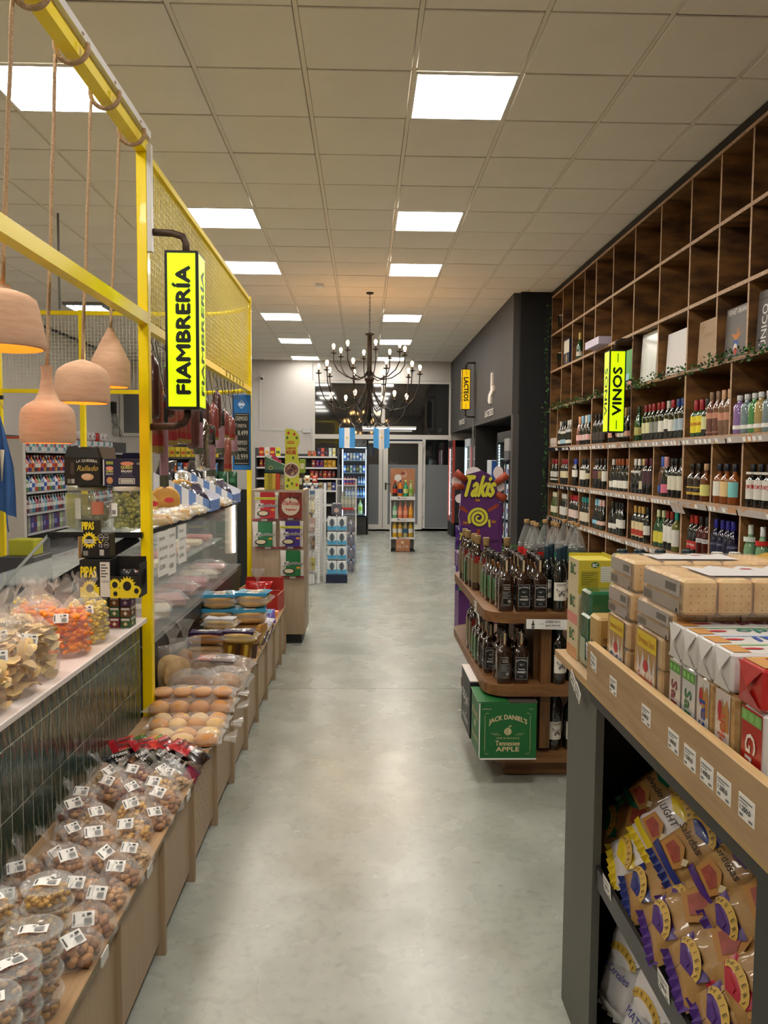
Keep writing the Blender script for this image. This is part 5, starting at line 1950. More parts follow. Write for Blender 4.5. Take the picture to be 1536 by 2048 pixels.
for k, (z, c1, l) in enumerate([(1.117, 'd88a80', 'second from the top with pink band'), (1.0215, 'd09a6c', 'at the bottom with orange foot')]):
    b = MB()
    b.box((.05, .055, .047), (.10, .11, .094), M('d8c8a4', .5), bev=.001)
    fs_ = F((0, .11, 0), (0, -1, 0), (0, 0, 1))
    b.rect(fs_, .002, .002, .106, .030, M(c1, .5), .0006)
    b.text(fs_, 'BC', .03, .05, .05, .03, M('1c6c38', .5), .0008, bold=.001)
    tag(b.build('food_box', None, (.602, 2.16, z)), 'pale food box with green letters, far stack, %s' % l, 'box', 'food boxes in the far stack')
GRP = M('0e5a38', .2, coat=.5, bump=.3, bsc=22, key='green_wrapper')
for k, (y, z, h, w_, l) in enumerate([(2.055, 1.0215, .145, .085, 'tall green wrapped pack standing on the far end'), (2.055, 1.167, .066, .085, 'green wrapped pack lying on top of the tall green pack')]):
    b = MB().box((.045, w_ / 2, h / 2), (.085, w_, h), GRP, bev=.007)
    f4 = F((-.0004 + .0025, w_, 0), (0, -1, 0), (0, 0, 1))
    if k == 0:
        b.rect(F((.0018, w_, 0), (0, -1, 0), (0, 0, 1)), .006, .02, .05, .06, M('a8b49c', .5), .001)
    tag(b.build('green_pack', None, (.602, y, z)), l, 'food pack', 'green wrapped packs')
TAN = M('c4a468', .45, c2='b08e50', sc=9, bump=.2, bsc=18, key='kraft_wrapper')
for k, (x, y, z, d, c, l) in enumerate([(.602, 1.965, 1.0215, (.06, .08, .16), '4a5a5c', 'tan yerba pack with grey foot behind the price labels'), (.67, 1.965, 1.0215, (.06, .08, .145), '5c1c1c', 'tan yerba pack with dark red foot, lower row'),
                                     (.735, 1.965, 1.0215, (.06, .08, .14), '1c1c1c', 'tan yerba pack with black foot, lower row'), (.80, 1.965, 1.0215, (.06, .08, .14), 'b85c28', 'tan yerba pack with orange foot, lower row'),
                                     (.665, 2.03, 1.1665, (.10, .06, .066), None, 'tan yerba pack lying on the lower row, farther'), (.70, 1.955, 1.163, (.12, .068, .066), None, 'tan yerba pack lying on the lower row, nearer')]):
    b = MB().box((d[0] / 2, d[1] / 2, d[2] / 2), d, TAN, bev=.007)
    fr = F((0, -.0006, 0), (1, 0, 0), (0, 0, 1))
    if c:
        b.rect(fr, .007, .008, d[0] - .014, d[2] * .50, M(c, .4), .0002)
        b.rect(F((-.0006, d[1], 0), (0, -1, 0)), .02, .015, .016, d[2] * .5, M('30506c', .4), .0002)
        b.text(fr, 'YERBA', .012, d[2] * .6, d[0] - .024, .012, M('3c3020', .6), .0006)
    else:
        b.rect(fr, d[0] * .45, .012, .03, .02, M('d8d0c4', .5), .0002)
        b.disc(F((0, 0, d[2] + .0004), (1, 0, 0), (0, 1, 0)), d[0] * .5, d[1] * .5, .02, INK, .0002, ry=.012)
    tag(b.build('yerba_pack', None, (x, y, z)), l, 'food pack', 'tan wrapped packs')
# dark and white bottle tops behind the packs
for k, (x, y, c, z) in enumerate([(.80, 2.24, '16303c', .98), (.86, 2.24, '16303c', .98), (.75, 2.24, '16303c', .985), (1.0, 2.18, 'd8d4cc', .985), (1.05, 2.18, 'd8d4cc', .985), (.94, 2.24, '16303c', .99)]):
    p = bottle('bordeaux', DKG, c, 'd8d2c4', .05, .15)
    place(p, 'wine bottle behind the biscuit packs with %s cap, %s' % ('white' if c[0] == 'd' else 'dark blue', ORD[k]), (x, y, 1.0215), 0, 'bottles standing behind the packs')
# red and yellow bags behind
b = MB()
b.pillow((0, 0, 0), (.34, .22, .10), M('b0301c', .25, c2='9c2414', sc=9, coat=.5), nu=9, nv=7, wob=.02, seed=4, rot=Matrix.Rotation(PI / 2 - .25, 3, 'X'))
b.rect(F((-.14, -.12, .03), (1, 0, .05), (0, .2, 1)), .02, -.01, .05, .04, M('8c94a0', .5), .002)
tag(b.build('food_bag', None, (1.12, 1.70, 1.335)), 'shiny red food bag behind the cracker stack by the right photo edge', 'food bag')
b = MB()
b.pillow((0, 0, 0), (.34, .20, .07), M('d0a020', .35, coat=.4), nu=8, nv=6, wob=.012, seed=6, rot=Matrix.Rotation(PI / 2 - .1, 3, 'X'))
tag(b.build('food_bag', None, (1.06, 1.84, 1.33)), 'yellow food bag lying behind the cracker stack', 'food bag')
for k, z in enumerate((1.0215, 1.115, 1.209)):
    tag(MB().box((1.08, 1.78, z + .045), (.24, .38, .09), M('8a6a44', .6), bev=.003).build('cardboard_tray'), 'brown cardboard tray under the food bags, %s from the bottom' % ORD[k], 'box', 'cardboard trays behind the crackers')

# ---- bags of toast on the lower shelf
KR = M('bd9458', .4, c2='a67c44', sc=14, coat=.35, bump=.35, bsc=22, key='kraft_bag')
TO = M('b8823e', .6)
TOM = M('8c3424', .5, c2='a8483a', sc=60)


def toastbag(label, c, rot, col, title, base=None, size=(.20, .27, .085), pic=True, grp='toast bags on the lower shelf', tc='2c2018', low=False):
    t = thing('toast_bag', label, 'food bag', c, 0, grp)
    M3 = rot.to_matrix() if hasattr(rot, 'to_matrix') else rot
    w_, h_, d_ = size
    b = MB()
    sd = len(_used) + int(c[1] * 1000) % 97
    bm_ = M(base, .35, coat=.4, bump=.35, bsc=22) if base else KR
    b.pillow((0, 0, 0), size, bm_, nu=10, nv=10, wob=.010, seed=sd, e=.42)
    # crimped ends
    for s_ in (-1, 1):
        P = []
        for k in range(13):
            u = -1 + k / 6
            P += [(u * w_ * .47, .0, s_ * h_ * .47), (u * w_ * .49, (.006 if k % 2 else -.006), s_ * (h_ * .47 + .022))]
        b.add(P, [(2 * k, 2 * k + 1, 2 * k + 3, 2 * k + 2) for k in range(12)], M(col, .4))
    o = b.build('bag_film', t)
    o.matrix_basis = M3.to_4x4()
    # print on the front: follows the bulge
    b = MB()

    def Q(x, y):
        if low:
            y = y - .42 if y > .42 else .46 + (y - .14) * 1.5
        u, v = 2 * x - 1, 2 * y - 1
        th = (max(0, 1 - abs(u) ** 2.6) ** .42) * (max(0, 1 - abs(v) ** 3) ** .42)
        return Vector((u * w_ / 2 * .97, -(th * d_ / 2 + .0075), v * h_ / 2 * .97))

    def patch(pts, m, lift=0):
        # triangulated fan over a small grid
        n = len(pts)
        cx, cy = sum(p[0] for p in pts) / n, sum(p[1] for p in pts) / n
        P, fs = [Q(cx, cy)], []
        for r in (.5, 1):
            P += [Q(cx + (p[0] - cx) * r, cy + (p[1] - cy) * r) for p in pts]
        P = [p + Vector((0, -lift, 0)) for p in P]
        for k in range(n):
            k2 = (k + 1) % n
            fs += [(0, 1 + k, 1 + k2), (1 + k, 1 + n + k, 1 + n + k2, 1 + k2)]
        b.add(P, fs, m, True)

    def grid(x0, y0, x1, y1, m, lift=0, n=5):
        P = [Q(x0 + (x1 - x0) * i / n, y0 + (y1 - y0) * j / n) + Vector((0, -lift, 0)) for j in range(n + 1) for i in range(n + 1)]
        b.add(P, [(j * (n + 1) + i, j * (n + 1) + i + 1, (j + 1) * (n + 1) + i + 1, (j + 1) * (n + 1) + i) for j in range(n) for i in range(n)], m, True)
    cm = M(col, .35, coat=.4)
    if not low:
        grid(.06, .70, .94, .97, cm)
    if not low:
        grid(.06, .06, .94, .14, cm)
    patch([(.1, .70), (.9, .70), (.78, .60), (.5, .55), (.22, .60)] if not low else [(.10, .74), (.90, .74), (.86, .62), (.5, .53), (.14, .60)], cm)
    # yellow arc with name
    GD = M('d8b050', .45)
    arc = [(.5 + .36 * math.cos(a), .62 + .13 * math.sin(a)) for a in [PI * k / 8 for k in range(9)]]
    arc2 = [(.5 + .26 * math.cos(a), .60 + .07 * math.sin(a)) for a in [PI * k / 8 for k in range(8, -1, -1)]]
    for k in range(8):
        b.add([Q(*arc[k]) + Vector((0, -.001, 0)), Q(*arc[k + 1]) + Vector((0, -.001, 0)), Q(*arc2[7 - k]) + Vector((0, -.001, 0)), Q(*arc2[8 - k]) + Vector((0, -.001, 0))], [(0, 1, 2, 3)], GD)
    name = 'MANIERI'
    for k, chr_ in enumerate(name):
        vs_, fs = text_geo(chr_)
        a = PI * (.90 - .80 * k / 6)
        cx, cy = .5 + .31 * math.cos(a), .61 + .10 * math.sin(a)
        b.add([Q(cx + (x - .5) * .045, cy + (y - .5) * .04) + Vector((0, -.0025, 0)) for x, y in [((p[0] if chr_ != 'I' else .4 + p[0] * .2), p[1]) for p in vs_]], fs, M('3c3018', .6))
    patch([(.40, .62), (.60, .62), (.62, .58), (.5, .55), (.38, .58)], cm, .001)
    vs_, fs = text_geo(title if not low else '-')
    wd = min(.62, .10 * len(title)) if not low else .01
    b.add([Q(.5 - wd / 2 + x * wd + y * .03, .44 + y * .085) + Vector((0, -.003, 0)) for x, y in vs_], fs, M(tc, .6))
    b.add([Q(.5 - wd / 2 + .006 + x * wd + y * .03, .44 + y * .085) + Vector((0, -.0033, 0)) for x, y in vs_], fs, M(tc, .6))
    if pic:
        patch([(.22, .16), (.75, .14), (.82, .24), (.60, .38), (.28, .36)], TO, .001)
        patch([(.34, .20), (.68, .18), (.72, .26), (.55, .33), (.36, .31)], TOM, .002)
        patch([(.72, .30), (.80, .34), (.84, .28), (.78, .24)], M('e0cfa8', .5), .001)
    o = b.build('bag_print', t)
    o.matrix_basis = M3.to_4x4()
    return t


def E3(a, b_, c):
    from mathutils import Euler
    return Euler((a, b_, c)).to_matrix()


# bags lean on each other, faces up towards the aisle
def lean(tilt, turn, roll=0):
    """face turned to the aisle (-x) and tipped up"""
    return Matrix.Rotation(-PI / 2 + turn, 3, 'Z') @ Matrix.Rotation(-tilt, 3, 'X') @ Matrix.Rotation(roll, 3, 'Y')


SZ = (.142, .215, .075)
TR_, TG, TP = '1c2c7c', '147a5c', '4c2680'
BG = [
    ('kraft toast bag lettered Salvado, highest at the back of the shelf', (.80, 2.044, .690), lean(.75, .5, .5), TG, 'Salvado', None, 0),
    ('small green-ended kraft toast bag at the far end of the shelf', (.71, 2.03, .585), lean(.9, .4, .9), TG, 'Salvado', None, 1),
    ('white and yellow toast bag lettered LIGHT, upper', (.76, 1.839, .70), lean(.75, .45, .5), 'dcc020', 'LIGHT', 'e0d8d8', 0),
    ('white and yellow toast bag lying near the shelf edge', (.70, 1.879, .585), lean(.9, .4, .7), 'dcc020', 'LIGHT', 'e0d8d8', 1),
    ('kraft toast bag with purple print, deep in the pile', (.84, 1.70, .66), lean(.7, .4, .45), TP, 'Gruesas', None, 0),
    ('kraft toast bag lettered Saladas with blue top', (.75, 1.687, .72), lean(.7, .42, .5), TR_, 'Saladas', None, 0),
    ('kraft toast bag with blue foot lying at the shelf edge', (.685, 1.735, .585), lean(.9, .3, .6), TR_, 'Saladas', None, 1),
    ('kraft toast bag with purple print, uppermost by the oak shelf', (.78, 1.57, .725), lean(.7, .35, .45), TP, 'Gruesas', None, 0),
    ('kraft toast bag with purple print in the middle of the pile', (.74, 1.60, .645), lean(.85, .3, .5), TP, 'Gruesas', None, 1),
    ('kraft toast bag with purple print, first purple one at the shelf edge', (.675, 1.575, .60), lean(.9, .3, .55), TP, 'Gruesas', None, 1),
    ('kraft toast bag with purple print by the grey upright, upper', (.76, 1.44, .71), lean(.75, .3, .5), TP, 'Gruesas', None, 1),
    ('kraft toast bag with purple print, second purple one at the shelf edge', (.675, 1.43, .61), lean(.9, .28, .5), TP, 'Gruesas', None, 1),
    ('kraft toast bag with purple print, third purple one at the shelf edge', (.67, 1.30, .60), lean(.85, .25, .5), TP, 'Gruesas', None, 1),
    ('kraft toast bag with red print behind the grey upright', (.72, 1.31, .665), lean(.85, .25, .45), 'b81c3c', 'Dulces', None, 1),
    ('kraft toast bag with purple print lowest by the photo bottom', (.67, 1.18, .60), lean(.85, .2, .5), TP, 'Gruesas', None, 1),
]
for lab, c, rot, col, ti, base, lo in BG:
    toastbag(lab, (c[0] + (.025 if c[2] < .64 else .01), c[1] - .01, c[2] + (.025 if c[2] < .64 else .008)), rot, col, ti, base, SZ, low=bool(lo))
for lab, c, rot, col, ti, base, sz in [('white flour bag with purple lettering below the black shelf edge', (.71, 1.96, .25), lean(.25, .35, .1), 'e0dcdc', '5 Cereales', 'd8d4d4', (.15, .27, .08)),
                                       ('white flour bag with blue lettering below the black shelf edge', (.69, 1.74, .27), lean(.3, .25, .12), 'e0dcdc', 'MATINE', 'd0d0d4', (.16, .27, .08)),
                                       ('white flour bag with green seal, farthest on the bottom shelf', (.78, 2.08, .27), lean(.15, .3, .05), '2c7c5c', 'HARINA', 'd4d0cc', (.15, .28, .08))]:
    toastbag(lab, c, rot, col, ti, base, sz, pic=False, grp='white bags on the bottom shelf', tc='3c3c8c')
# ================================================================ NUTS, BREAD AND CHOCOLATE ON THE BENCH
NUTM = [[M('a87848', .55), M('8c5e34', .6), M('c09058', .6)], [M('9a6a3c', .6), M('7c4c28', .6), M('b88450', .6)],
        [M('c8a070', .6), M('b08850', .6), M('d8b888', .6)], [M('6a2c20', .5), M('c09058', .6), M('8c4a2c', .5)], [M('c8963c', .55), M('b07a24', .6), M('dcae58', .6)]]


def nut_pile(kind, n, rx, ry, rz, r, el=1.0, seed=0, flat=False):
    rr = random.Random(seed)
    b = MB()
    for k in range(n):
        while True:
            x, y, z = rr.uniform(-1, 1), rr.uniform(-1, 1), rr.uniform(0, 1)
            d = x * x + y * y + (0 if flat else z * z)
            if d < 1 and (d > .35 or z > .6 or flat):
                break
        q = r * rr.uniform(.8, 1.15)
        i0 = len(b.v)
        b.ball((0, 0, 0), (q * el, q * .9, q * .85), NUTM[kind][k % 3], sub=2 if el < 1.5 else 1)
        b.move(Matrix.Translation((x * rx, y * ry, z * rz + q * .5)) @ Matrix.Rotation(rr.uniform(0, 6), 4, 'Z') @ Matrix.Rotation(rr.uniform(-.6, .6), 4, 'X'), i0)
    return b.mesh('nuts')


def label_mesh(w_, h_, lines=True):
    b = MB()
    f = F((-w_ / 2, -h_ / 2, 0), (1, 0, 0), (0, 1, 0))
    P, n = [], 5
    for i in range(n + 1):
        for j in (0, 1):
            P.append((-w_ / 2 + w_ * i / n, (j - .5) * h_, .002 * math.sin(i * 1.1)))
    b.add(P, [(2 * i, 2 * i + 2, 2 * i + 3, 2 * i + 1) for i in range(n)], PAPER)
    D = .0025
    b.rect(f, w_ * .06, h_ * .18, w_ * .07, h_ * .66, M('4a4a4a', .7), D)
    b.rect(f, w_ * .55, h_ * .12, w_ * .34, h_ * .40, M('c8c8c4', .7), D)
    for k in range(9):
        b.rect(f, w_ * (.56 + k * .036), h_ * .14, w_ * .018, h_ * .36, M('4a4a52', .7), D + .0004)
    b.rect(f, w_ * .45, h_ * .66, w_ * .12, h_ * .14, M('9a9a9a', .7), D)
    b.rect(f, w_ * .66, h_ * .68, w_ * .20, h_ * .16, M('4a4a4a', .7), D)
    return b.mesh('price_label')


LBM = label_mesh(.05, .034)


def bag_film(seed, rx, ry, rz, neck=.05, nd=(.4, .6), m=None):
    """crumpled clear bag: a dome over the goods with a gathered, twisted neck"""
    rr = random.Random(seed)
    b = MB()
    seg = 18
    prof = [(.02, .002), (.85, .004), (1.06, .18), (1.08, .42), (.98, .68), (.74, .92), (.42, 1.1), (.16, 1.22), (.10, 1.34), (.20, 1.62), (.30, 1.8)]
    P, fs = [], []
    for j, (r, z) in enumerate(prof):
        tw = max(0, z - .9)
        for i in range(seg):
            a = 2 * PI * i / seg
            k = 1 + (.10 * (rr.random() - .5) if 0 < j < 7 else .35 * (rr.random() - .5) if j >= 9 else .06 * (rr.random() - .5))
            P.append((rx * r * k * math.cos(a) + nd[0] * tw * .06, ry * r * k * math.sin(a) + nd[1] * tw * .06, rz * z * (1 + (.25 * (rr.random() - .5) if j == 10 else 0))))
    for j in range(len(prof) - 1):
        for i in range(seg):
            i2 = (i + 1) % seg
            fs.append((j * seg + i, j * seg + i2, (j + 1) * seg + i2, (j + 1) * seg + i))
    b.add(P, fs, m or FILM, True)
    return b.mesh('bag_film')


nutp = []
for k, (kind, n, r, el) in enumerate([(0, 62, .0105, 1.0), (1, 54, .0115, 1.25), (2, 70, .0085, 1.9), (3, 66, .0095, 1.5), (4, 80, .0085, 1.2)]):
    o = put('nut_bag', bag_film(10 + k, .060, .055, .062, nd=(-.3, .8)))
    tag(o, '', 'bag of nuts')
    a = put('nuts', nut_pile(kind, n, .048, .044, .045, r, el, k), o)
    a['kind'] = 'stuff'
    l = put('price_label', LBM, o, (-.005, -.028, .062))
    l.rotation_euler = (.65, 0, .3)
    nutp.append(proto(o, a, l))
NKIND = ['bag of hazelnuts', 'bag of walnuts', 'bag of cashews', 'bag of nuts with dark berries', 'bag of golden nuts']
SP = [(-.890, 2.222, 0, 0), (-.734, 2.191, 0, .01), (-.660, 2.233, 2, 0), (-.746, 2.060, 0, 0), (-.668, 2.010, 0, 0), (-.664, 2.125, 1, 0), (-.826, 2.044, 1, .01), (-.905, 2.011, 0, 0), (-.672, 1.894, 1, 0), (-.760, 1.86, 2, 0),
      (-.670, 1.790, 1, 0), (-.890, 1.900, 2, 0), (-.900, 2.740, 2, .02), (-.845, 2.630, 1, .03), (-.800, 2.770, 3, .02), (-.725, 2.790, 2, .01), (-.670, 2.765, 2, 0), (-.775, 2.600, 3, .03), (-.920, 2.585, 3, .02), (-.915, 2.480, 3, .02),
      (-.740, 2.500, 4, .02), (-.665, 2.600, 1, 0), (-.665, 2.470, 1, 0), (-.835, 2.430, 2, .02), (-.880, 2.340, 0, .01), (-.700, 2.370, 4, .01), (-.790, 2.310, 0, .01), (-.695, 2.680, 4, .01), (-.94, 2.14, 0, 0), (-.82, 2.155, 0, .02)]
NW_ = ['tubs', 'aisle edge', 'middle of the bench', 'tiled wall']
cnt = {}
order2 = sorted(SP, key=lambda q: q[1])
for k, (x, y, kd, dz) in enumerate(order2):
    zone = 'beside the tiled wall' if x < -.86 else 'along the bench edge' if x > -.70 else 'down the middle of the bench'
    key = (kd, zone)
    cnt[key] = cnt.get(key, 0) + 1
    place(nutp[kd], '%s %s, %s from the tubs' % (NKIND[kd], zone, ORD[cnt[key] - 1]), (x, y, .402 + dz), 0, 'clear bags of nuts on the bench',
          rot=(R.uniform(-.12, .12), R.uniform(-.1, .1), R.uniform(-.7, .9)), scale=R.uniform(.9, 1.05))
# tubs
TUB = M('e8ecea', .05, film=.12, spec=.9, coat=.6)
tb = []
for k, kd in enumerate((4, 0, 3)):
    b = MB()
    b.lathe([(.046, .001), (.0485, .004), (.054, .036), (.0575, .038), (.0575, .0415)], TUB, seg=28, cap=False)
    b.lathe([(0, .0012), (.046, .001)], TUB, seg=28, cap=False)
    o = b.build('nut_tub')
    tag(o, '', 'tub')
    a = put('nuts', nut_pile(kd, 95, .044, .044, .022, .0062, 1.25, 30 + k, flat=True), o, (0, 0, .002))
    a['kind'] = 'stuff'
    b = MB()
    b.lathe([(0, .0425), (.050, .0425), (.0515, .045), (.0585, .0455), (.0595, .043), (.0595, .0395)], TUB, seg=28, cap=False)
    l = b.build('lid', o)
    tb.append(proto(o, a, l))
lbl2 = label_mesh(.058, .03)
for si, (x, y, n, kd, rz_) in enumerate([(-.735, 1.80, 4, 0, .25), (-.69, 1.615, 4, 1, .35), (-.69, 1.505, 4, 2, .6), (-.685, 1.40, 4, 1, .3), (-.836, 1.73, 4, 0, .5)]):
    for q in range(n):
        o = place(tb[kd], 'clear tub of nuts, %s from the top of the %s' % (ORD[n - 1 - q], ['stack nearest the nut bags', 'second stack from the nut bags', 'third stack from the nut bags', 'stack closest to the photo corner', 'stack against the left photo edge'][si]),
                  (x, y, .4015 + q * .0462), R.uniform(-.3, .3), 'stacked clear nut tubs')
        if q == n - 1:
            l = put('price_label', lbl2, o, (.0, 0, .0475))
            l.rotation_euler = (0, 0, rz_)

# chocolate and sweet pouches
for k, (x, y, z, rz_, c, c2, l) in enumerate([(-.66, 2.97, .445, .9, 'b8202c', '241410', 'red pouch with brown foot on top of the pouch pile by the edge'), (-.74, 2.99, .44, .5, 'b8202c', '1c1c22', 'red-topped pouch behind the first red one'), (-.83, 3.01, .43, .2, 'b8202c', '1c1c22', 'red-topped dark pouch in the middle of the pile'),
                                            (-.92, 3.03, .425, -.1, 'b8202c', '1c1c22', 'red-topped dark pouch beside the tiled wall'), (-.72, 2.91, .425, .7, '1c1c22', 'd88a14', 'black pouch with orange foot at the bench edge'), (-.80, 2.91, .42, .4, '1c1c22', '4a1c38', 'black pouch with plum foot in the pile'),
                                            (-.89, 2.91, .415, .1, '1c1c22', '4a1c38', 'black pouch low beside the tiled wall'), (-.68, 2.885, .415, .9, '1c1c22', '7a1c3c', 'black pouch with maroon foot at the bench edge'), (-.86, 3.08, .42, .3, '4a8c2c', '1c1c22', 'green-topped pouch peeking behind the red ones'), (-.76, 3.07, .42, .6, '4a8c2c', '1c1c22', 'green-topped pouch, farther one of the pile')]):
    t = thing('sweet_pouch', l, 'pouch', (x, y, z + .012), 0, 'glossy sweet pouches')
    b = MB()
    w_, h_ = .105, .16
    M3 = Matrix.Rotation(rz_ + .6, 3, 'Z') @ Matrix.Rotation(-1.15 + R.uniform(-.1, .1), 3, 'X') @ Matrix.Rotation(R.uniform(-.15, .15), 3, 'Y')
    P0 = len(b.v)
    b.pillow((0, 0, 0), (w_, h_, .035), M(c, .25, coat=.5), nu=6, nv=9, wob=.006, seed=k)
    # foot rows take the second colour
    m2 = b.mi(M(c2, .25, coat=.5))
    for i, f in enumerate(b.f):
        if max(b.v[v][2] for v in f) < -h_ * (.0 if c == 'b8202c' else .14):
            b.k[i] = m2
    b.build('pouch_film', t).matrix_basis = M3.to_4x4()
    b = MB()
    f = F((-.045, -.022, -.02), (1, 0, 0), (0, 0, 1))
    b.text(f, 'Frutos', .012, .055, .06, .016, INK if c != '1c1c22' else M('c8c8c8', .5), .0, sh=.2, bold=.0008)
    b.text(f, 'Secos', .012, .030, .055, .016, INK if c != '1c1c22' else M('c8c8c8', .5), .0, sh=.2, bold=.0008)
    b.text(f, 'Caramelo', .012, .005, .06, .012, M('d8c8b0', .5), .0)
    b.build('pouch_print', t).matrix_basis = M3.to_4x4()

# rolls and buns in clear bags
BUN = M('d8a058', .6, c2='b87834', sc=7, bump=.15, bsc=30, key='golden_crust')
BUNW = M('e6c896', .7, c2='d4a860', sc=8, bump=.1, key='pale_crumb')


def rollbag(label, x, y, z, rows, cols, rx, ry, rz_, rot, film=True, mats=(BUN,), grp='bags of rolls on the bench', L=None):
    t = thing('roll_bag', label, 'bag of rolls', (x, y, z), rot, grp)
    W_, D_ = cols * rx * 2, rows * ry * 2
    for i in range(cols):
        for j in range(rows):
            b = MB()
            cx, cy = -W_ / 2 + rx * (2 * i + 1), -D_ / 2 + ry * (2 * j + 1)
            b.ball((cx, cy, rz_), (rx * 1.04, ry * 1.04, rz_), mats[(i + j) % len(mats)], sub=3, jit=.02)
            b.build('bread_roll', t)
    b = MB()
    b.pillow((0, 0, rz_), (W_ * 1.15, D_ * 1.14, rz_ * 2.25), FILM, nu=12, nv=8, wob=.010, seed=int(abs(x) * 1000), rot=Matrix.Rotation(PI / 2, 3, 'X'))
    # ruffled bag end
    P, n = [], 9
    for k in range(n):
        u = -1 + 2 * k / (n - 1)
        P += [(W_ * .57, u * D_ * .2, rz_ * .8), (W_ * .57 + .05, u * D_ * .42, rz_ * .8 + R.uniform(-.012, .022))]
    b.add(P, [(2 * k, 2 * k + 1, 2 * k + 3, 2 * k + 2) for k in range(n - 1)], FILM2, True)
    b.build('clear_bag', t)
    b = MB()
    b.rect(F((-.02, -.01, rz_ * 2.12), (1, .1, 0), (0, 1, 0)), 0, 0, .018, .014, M('e8c820', .5), .001)
    b.build('yellow_sticker', t)
    return t


rollbag('clear bag of long white rolls nearest the pouches', -.735, 3.20, .402, 2, 3, .048, .036, .028, .05, mats=(BUN, BUNW))
rollbag('clear bag of long white rolls, second from the pouches', -.755, 3.38, .402, 2, 4, .040, .036, .030, .03, mats=(BUN, BUNW))
rollbag('clear bag of round golden buns in front of the round loaf', -.79, 3.60, .402, 2, 4, .046, .045, .036, .02)
rollbag('clear bag of split buns lying on the first bun bag', -.79, 3.63, .470, 1, 4, .046, .045, .022, .0, grp='bags of rolls on the bench')

DKB = M('8a5c34', .7, c2='5c3a20', sc=60, bump=.5, bsc=60, key='seeded_crust')
FLT = M('d8b880', .7, c2='b08848', sc=18, bump=.2, key='flatbread')


def loafbag(name, label, cat, c, parts, film, rot, grp=None, lbl=None):
    t = thing(name, label, cat, c, rot, grp)
    for nm, fn in parts:
        b = MB()
        fn(b)
        b.build(nm, t)
    b = MB()
    film(b)
    b.build('clear_bag', t)
    return t


def seg_loaf(b):
    b.ball((0, 0, .055), (.10, .085, .055), DKB, sub=3, jit=.03)


loafbag('round_loaf', 'round seeded loaf in a clear bag beside the stacked flatbreads', 'bread', (-.835, 3.84, .402), [('loaf', seg_loaf)], lambda b: b.pillow((.02, 0, .065), (.30, .24, .14), FILM2, nu=12, nv=9, wob=.018, seed=3, rot=Matrix.Rotation(PI / 2, 3, 'X')), .3)
loafbag('round_loaf', 'second round loaf in a crumpled clear bag at the bench edge', 'bread', (-.69, 3.90, .402), [('loaf', lambda b: b.ball((0, 0, .055), (.085, .075, .05), M('a87c4c', .7, c2='8a5c34', sc=30), sub=3, jit=.03))], lambda b: b.pillow((.0, 0, .065), (.25, .21, .13), FILM2, nu=12, nv=9, wob=.02, seed=5, rot=Matrix.Rotation(PI / 2, 3, 'X')), -.2)


def flats(b):
    for k in range(9):
        b.lathe([(.0, 0), (.082, 0), (.085, .004), (.082, .008), (0, .008)], FLT, seg=20, o=(0, 0, 0), cap=False)
        n = 20 * 5
        for i in range(len(b.v) - n, len(b.v)):
            x, y, z = b.v[i]
            b.v[i] = (x * (.98 + .04 * R.random()), z + k * .0092 - .04, y + .10)


loafbag('flatbread_bag', 'clear bag of upright flatbreads leaning by the deli case', 'bread', (-.955, 3.93, .402), [('flatbreads', flats)],
        lambda b: (b.pillow((0, .0, .115), (.19, .27, .11), FILM2, nu=8, nv=10, wob=.008, seed=8), b.lathe([(.012, .24), (.02, .28), (.05, .33)], FILM2, seg=12, cap=False)), .9)
loafbag('flatbread_bag', 'second upright bag of flatbreads behind the first', 'bread', (-.93, 4.10, .402), [('flatbreads', lambda b: (b.ball((0, 0, .09), (.05, .04, .09), M('b07c48', .7, c2='8c5c30', sc=24), sub=3, jit=.05)))],
        lambda b: (b.pillow((0, .0, .115), (.17, .26, .11), FILM2, nu=8, nv=10, wob=.01, seed=9), b.lathe([(.012, .24), (.02, .28), (.05, .33)], FILM2, seg=12, cap=False)), .5)


def mar(b):
    b.pillow((0, 0, .05), (.34, .15, .10), M('8c6840', .6, c2='6a4828', sc=40), nu=10, nv=8, wob=.004, seed=2, rot=Matrix.Rotation(PI / 2, 3, 'X'))


def marp(b):
    f = F((-.02, -.07, .098), (1, 0, 0), (0, 1, 0))
    b.rect(f, 0, 0, .13, .14, M('4a1820', .35, coat=.4), .0)
    b.rect(f, -.08, .02, .08, .10, M('d0582c', .4), .0006)
    b.text(f, 'PAN', -.07, .04, .09, .05, PAPER, .002, sh=.3, bold=.001)
    b.text(f, 'NEGRO', .01, .05, .10, .04, M('d8b8a0', .5), .002, sh=.3)


loafbag('sliced_loaf', 'long dark sliced loaf with maroon and orange print lying crosswise', 'bread', (-.77, 4.12, .43), [('slices', mar), ('bag_print', marp)], lambda b: (b.pillow((0, 0, .055), (.40, .18, .12), FILM2, nu=12, nv=8, wob=.01, seed=12, rot=Matrix.Rotation(PI / 2, 3, 'X')),), -.12)


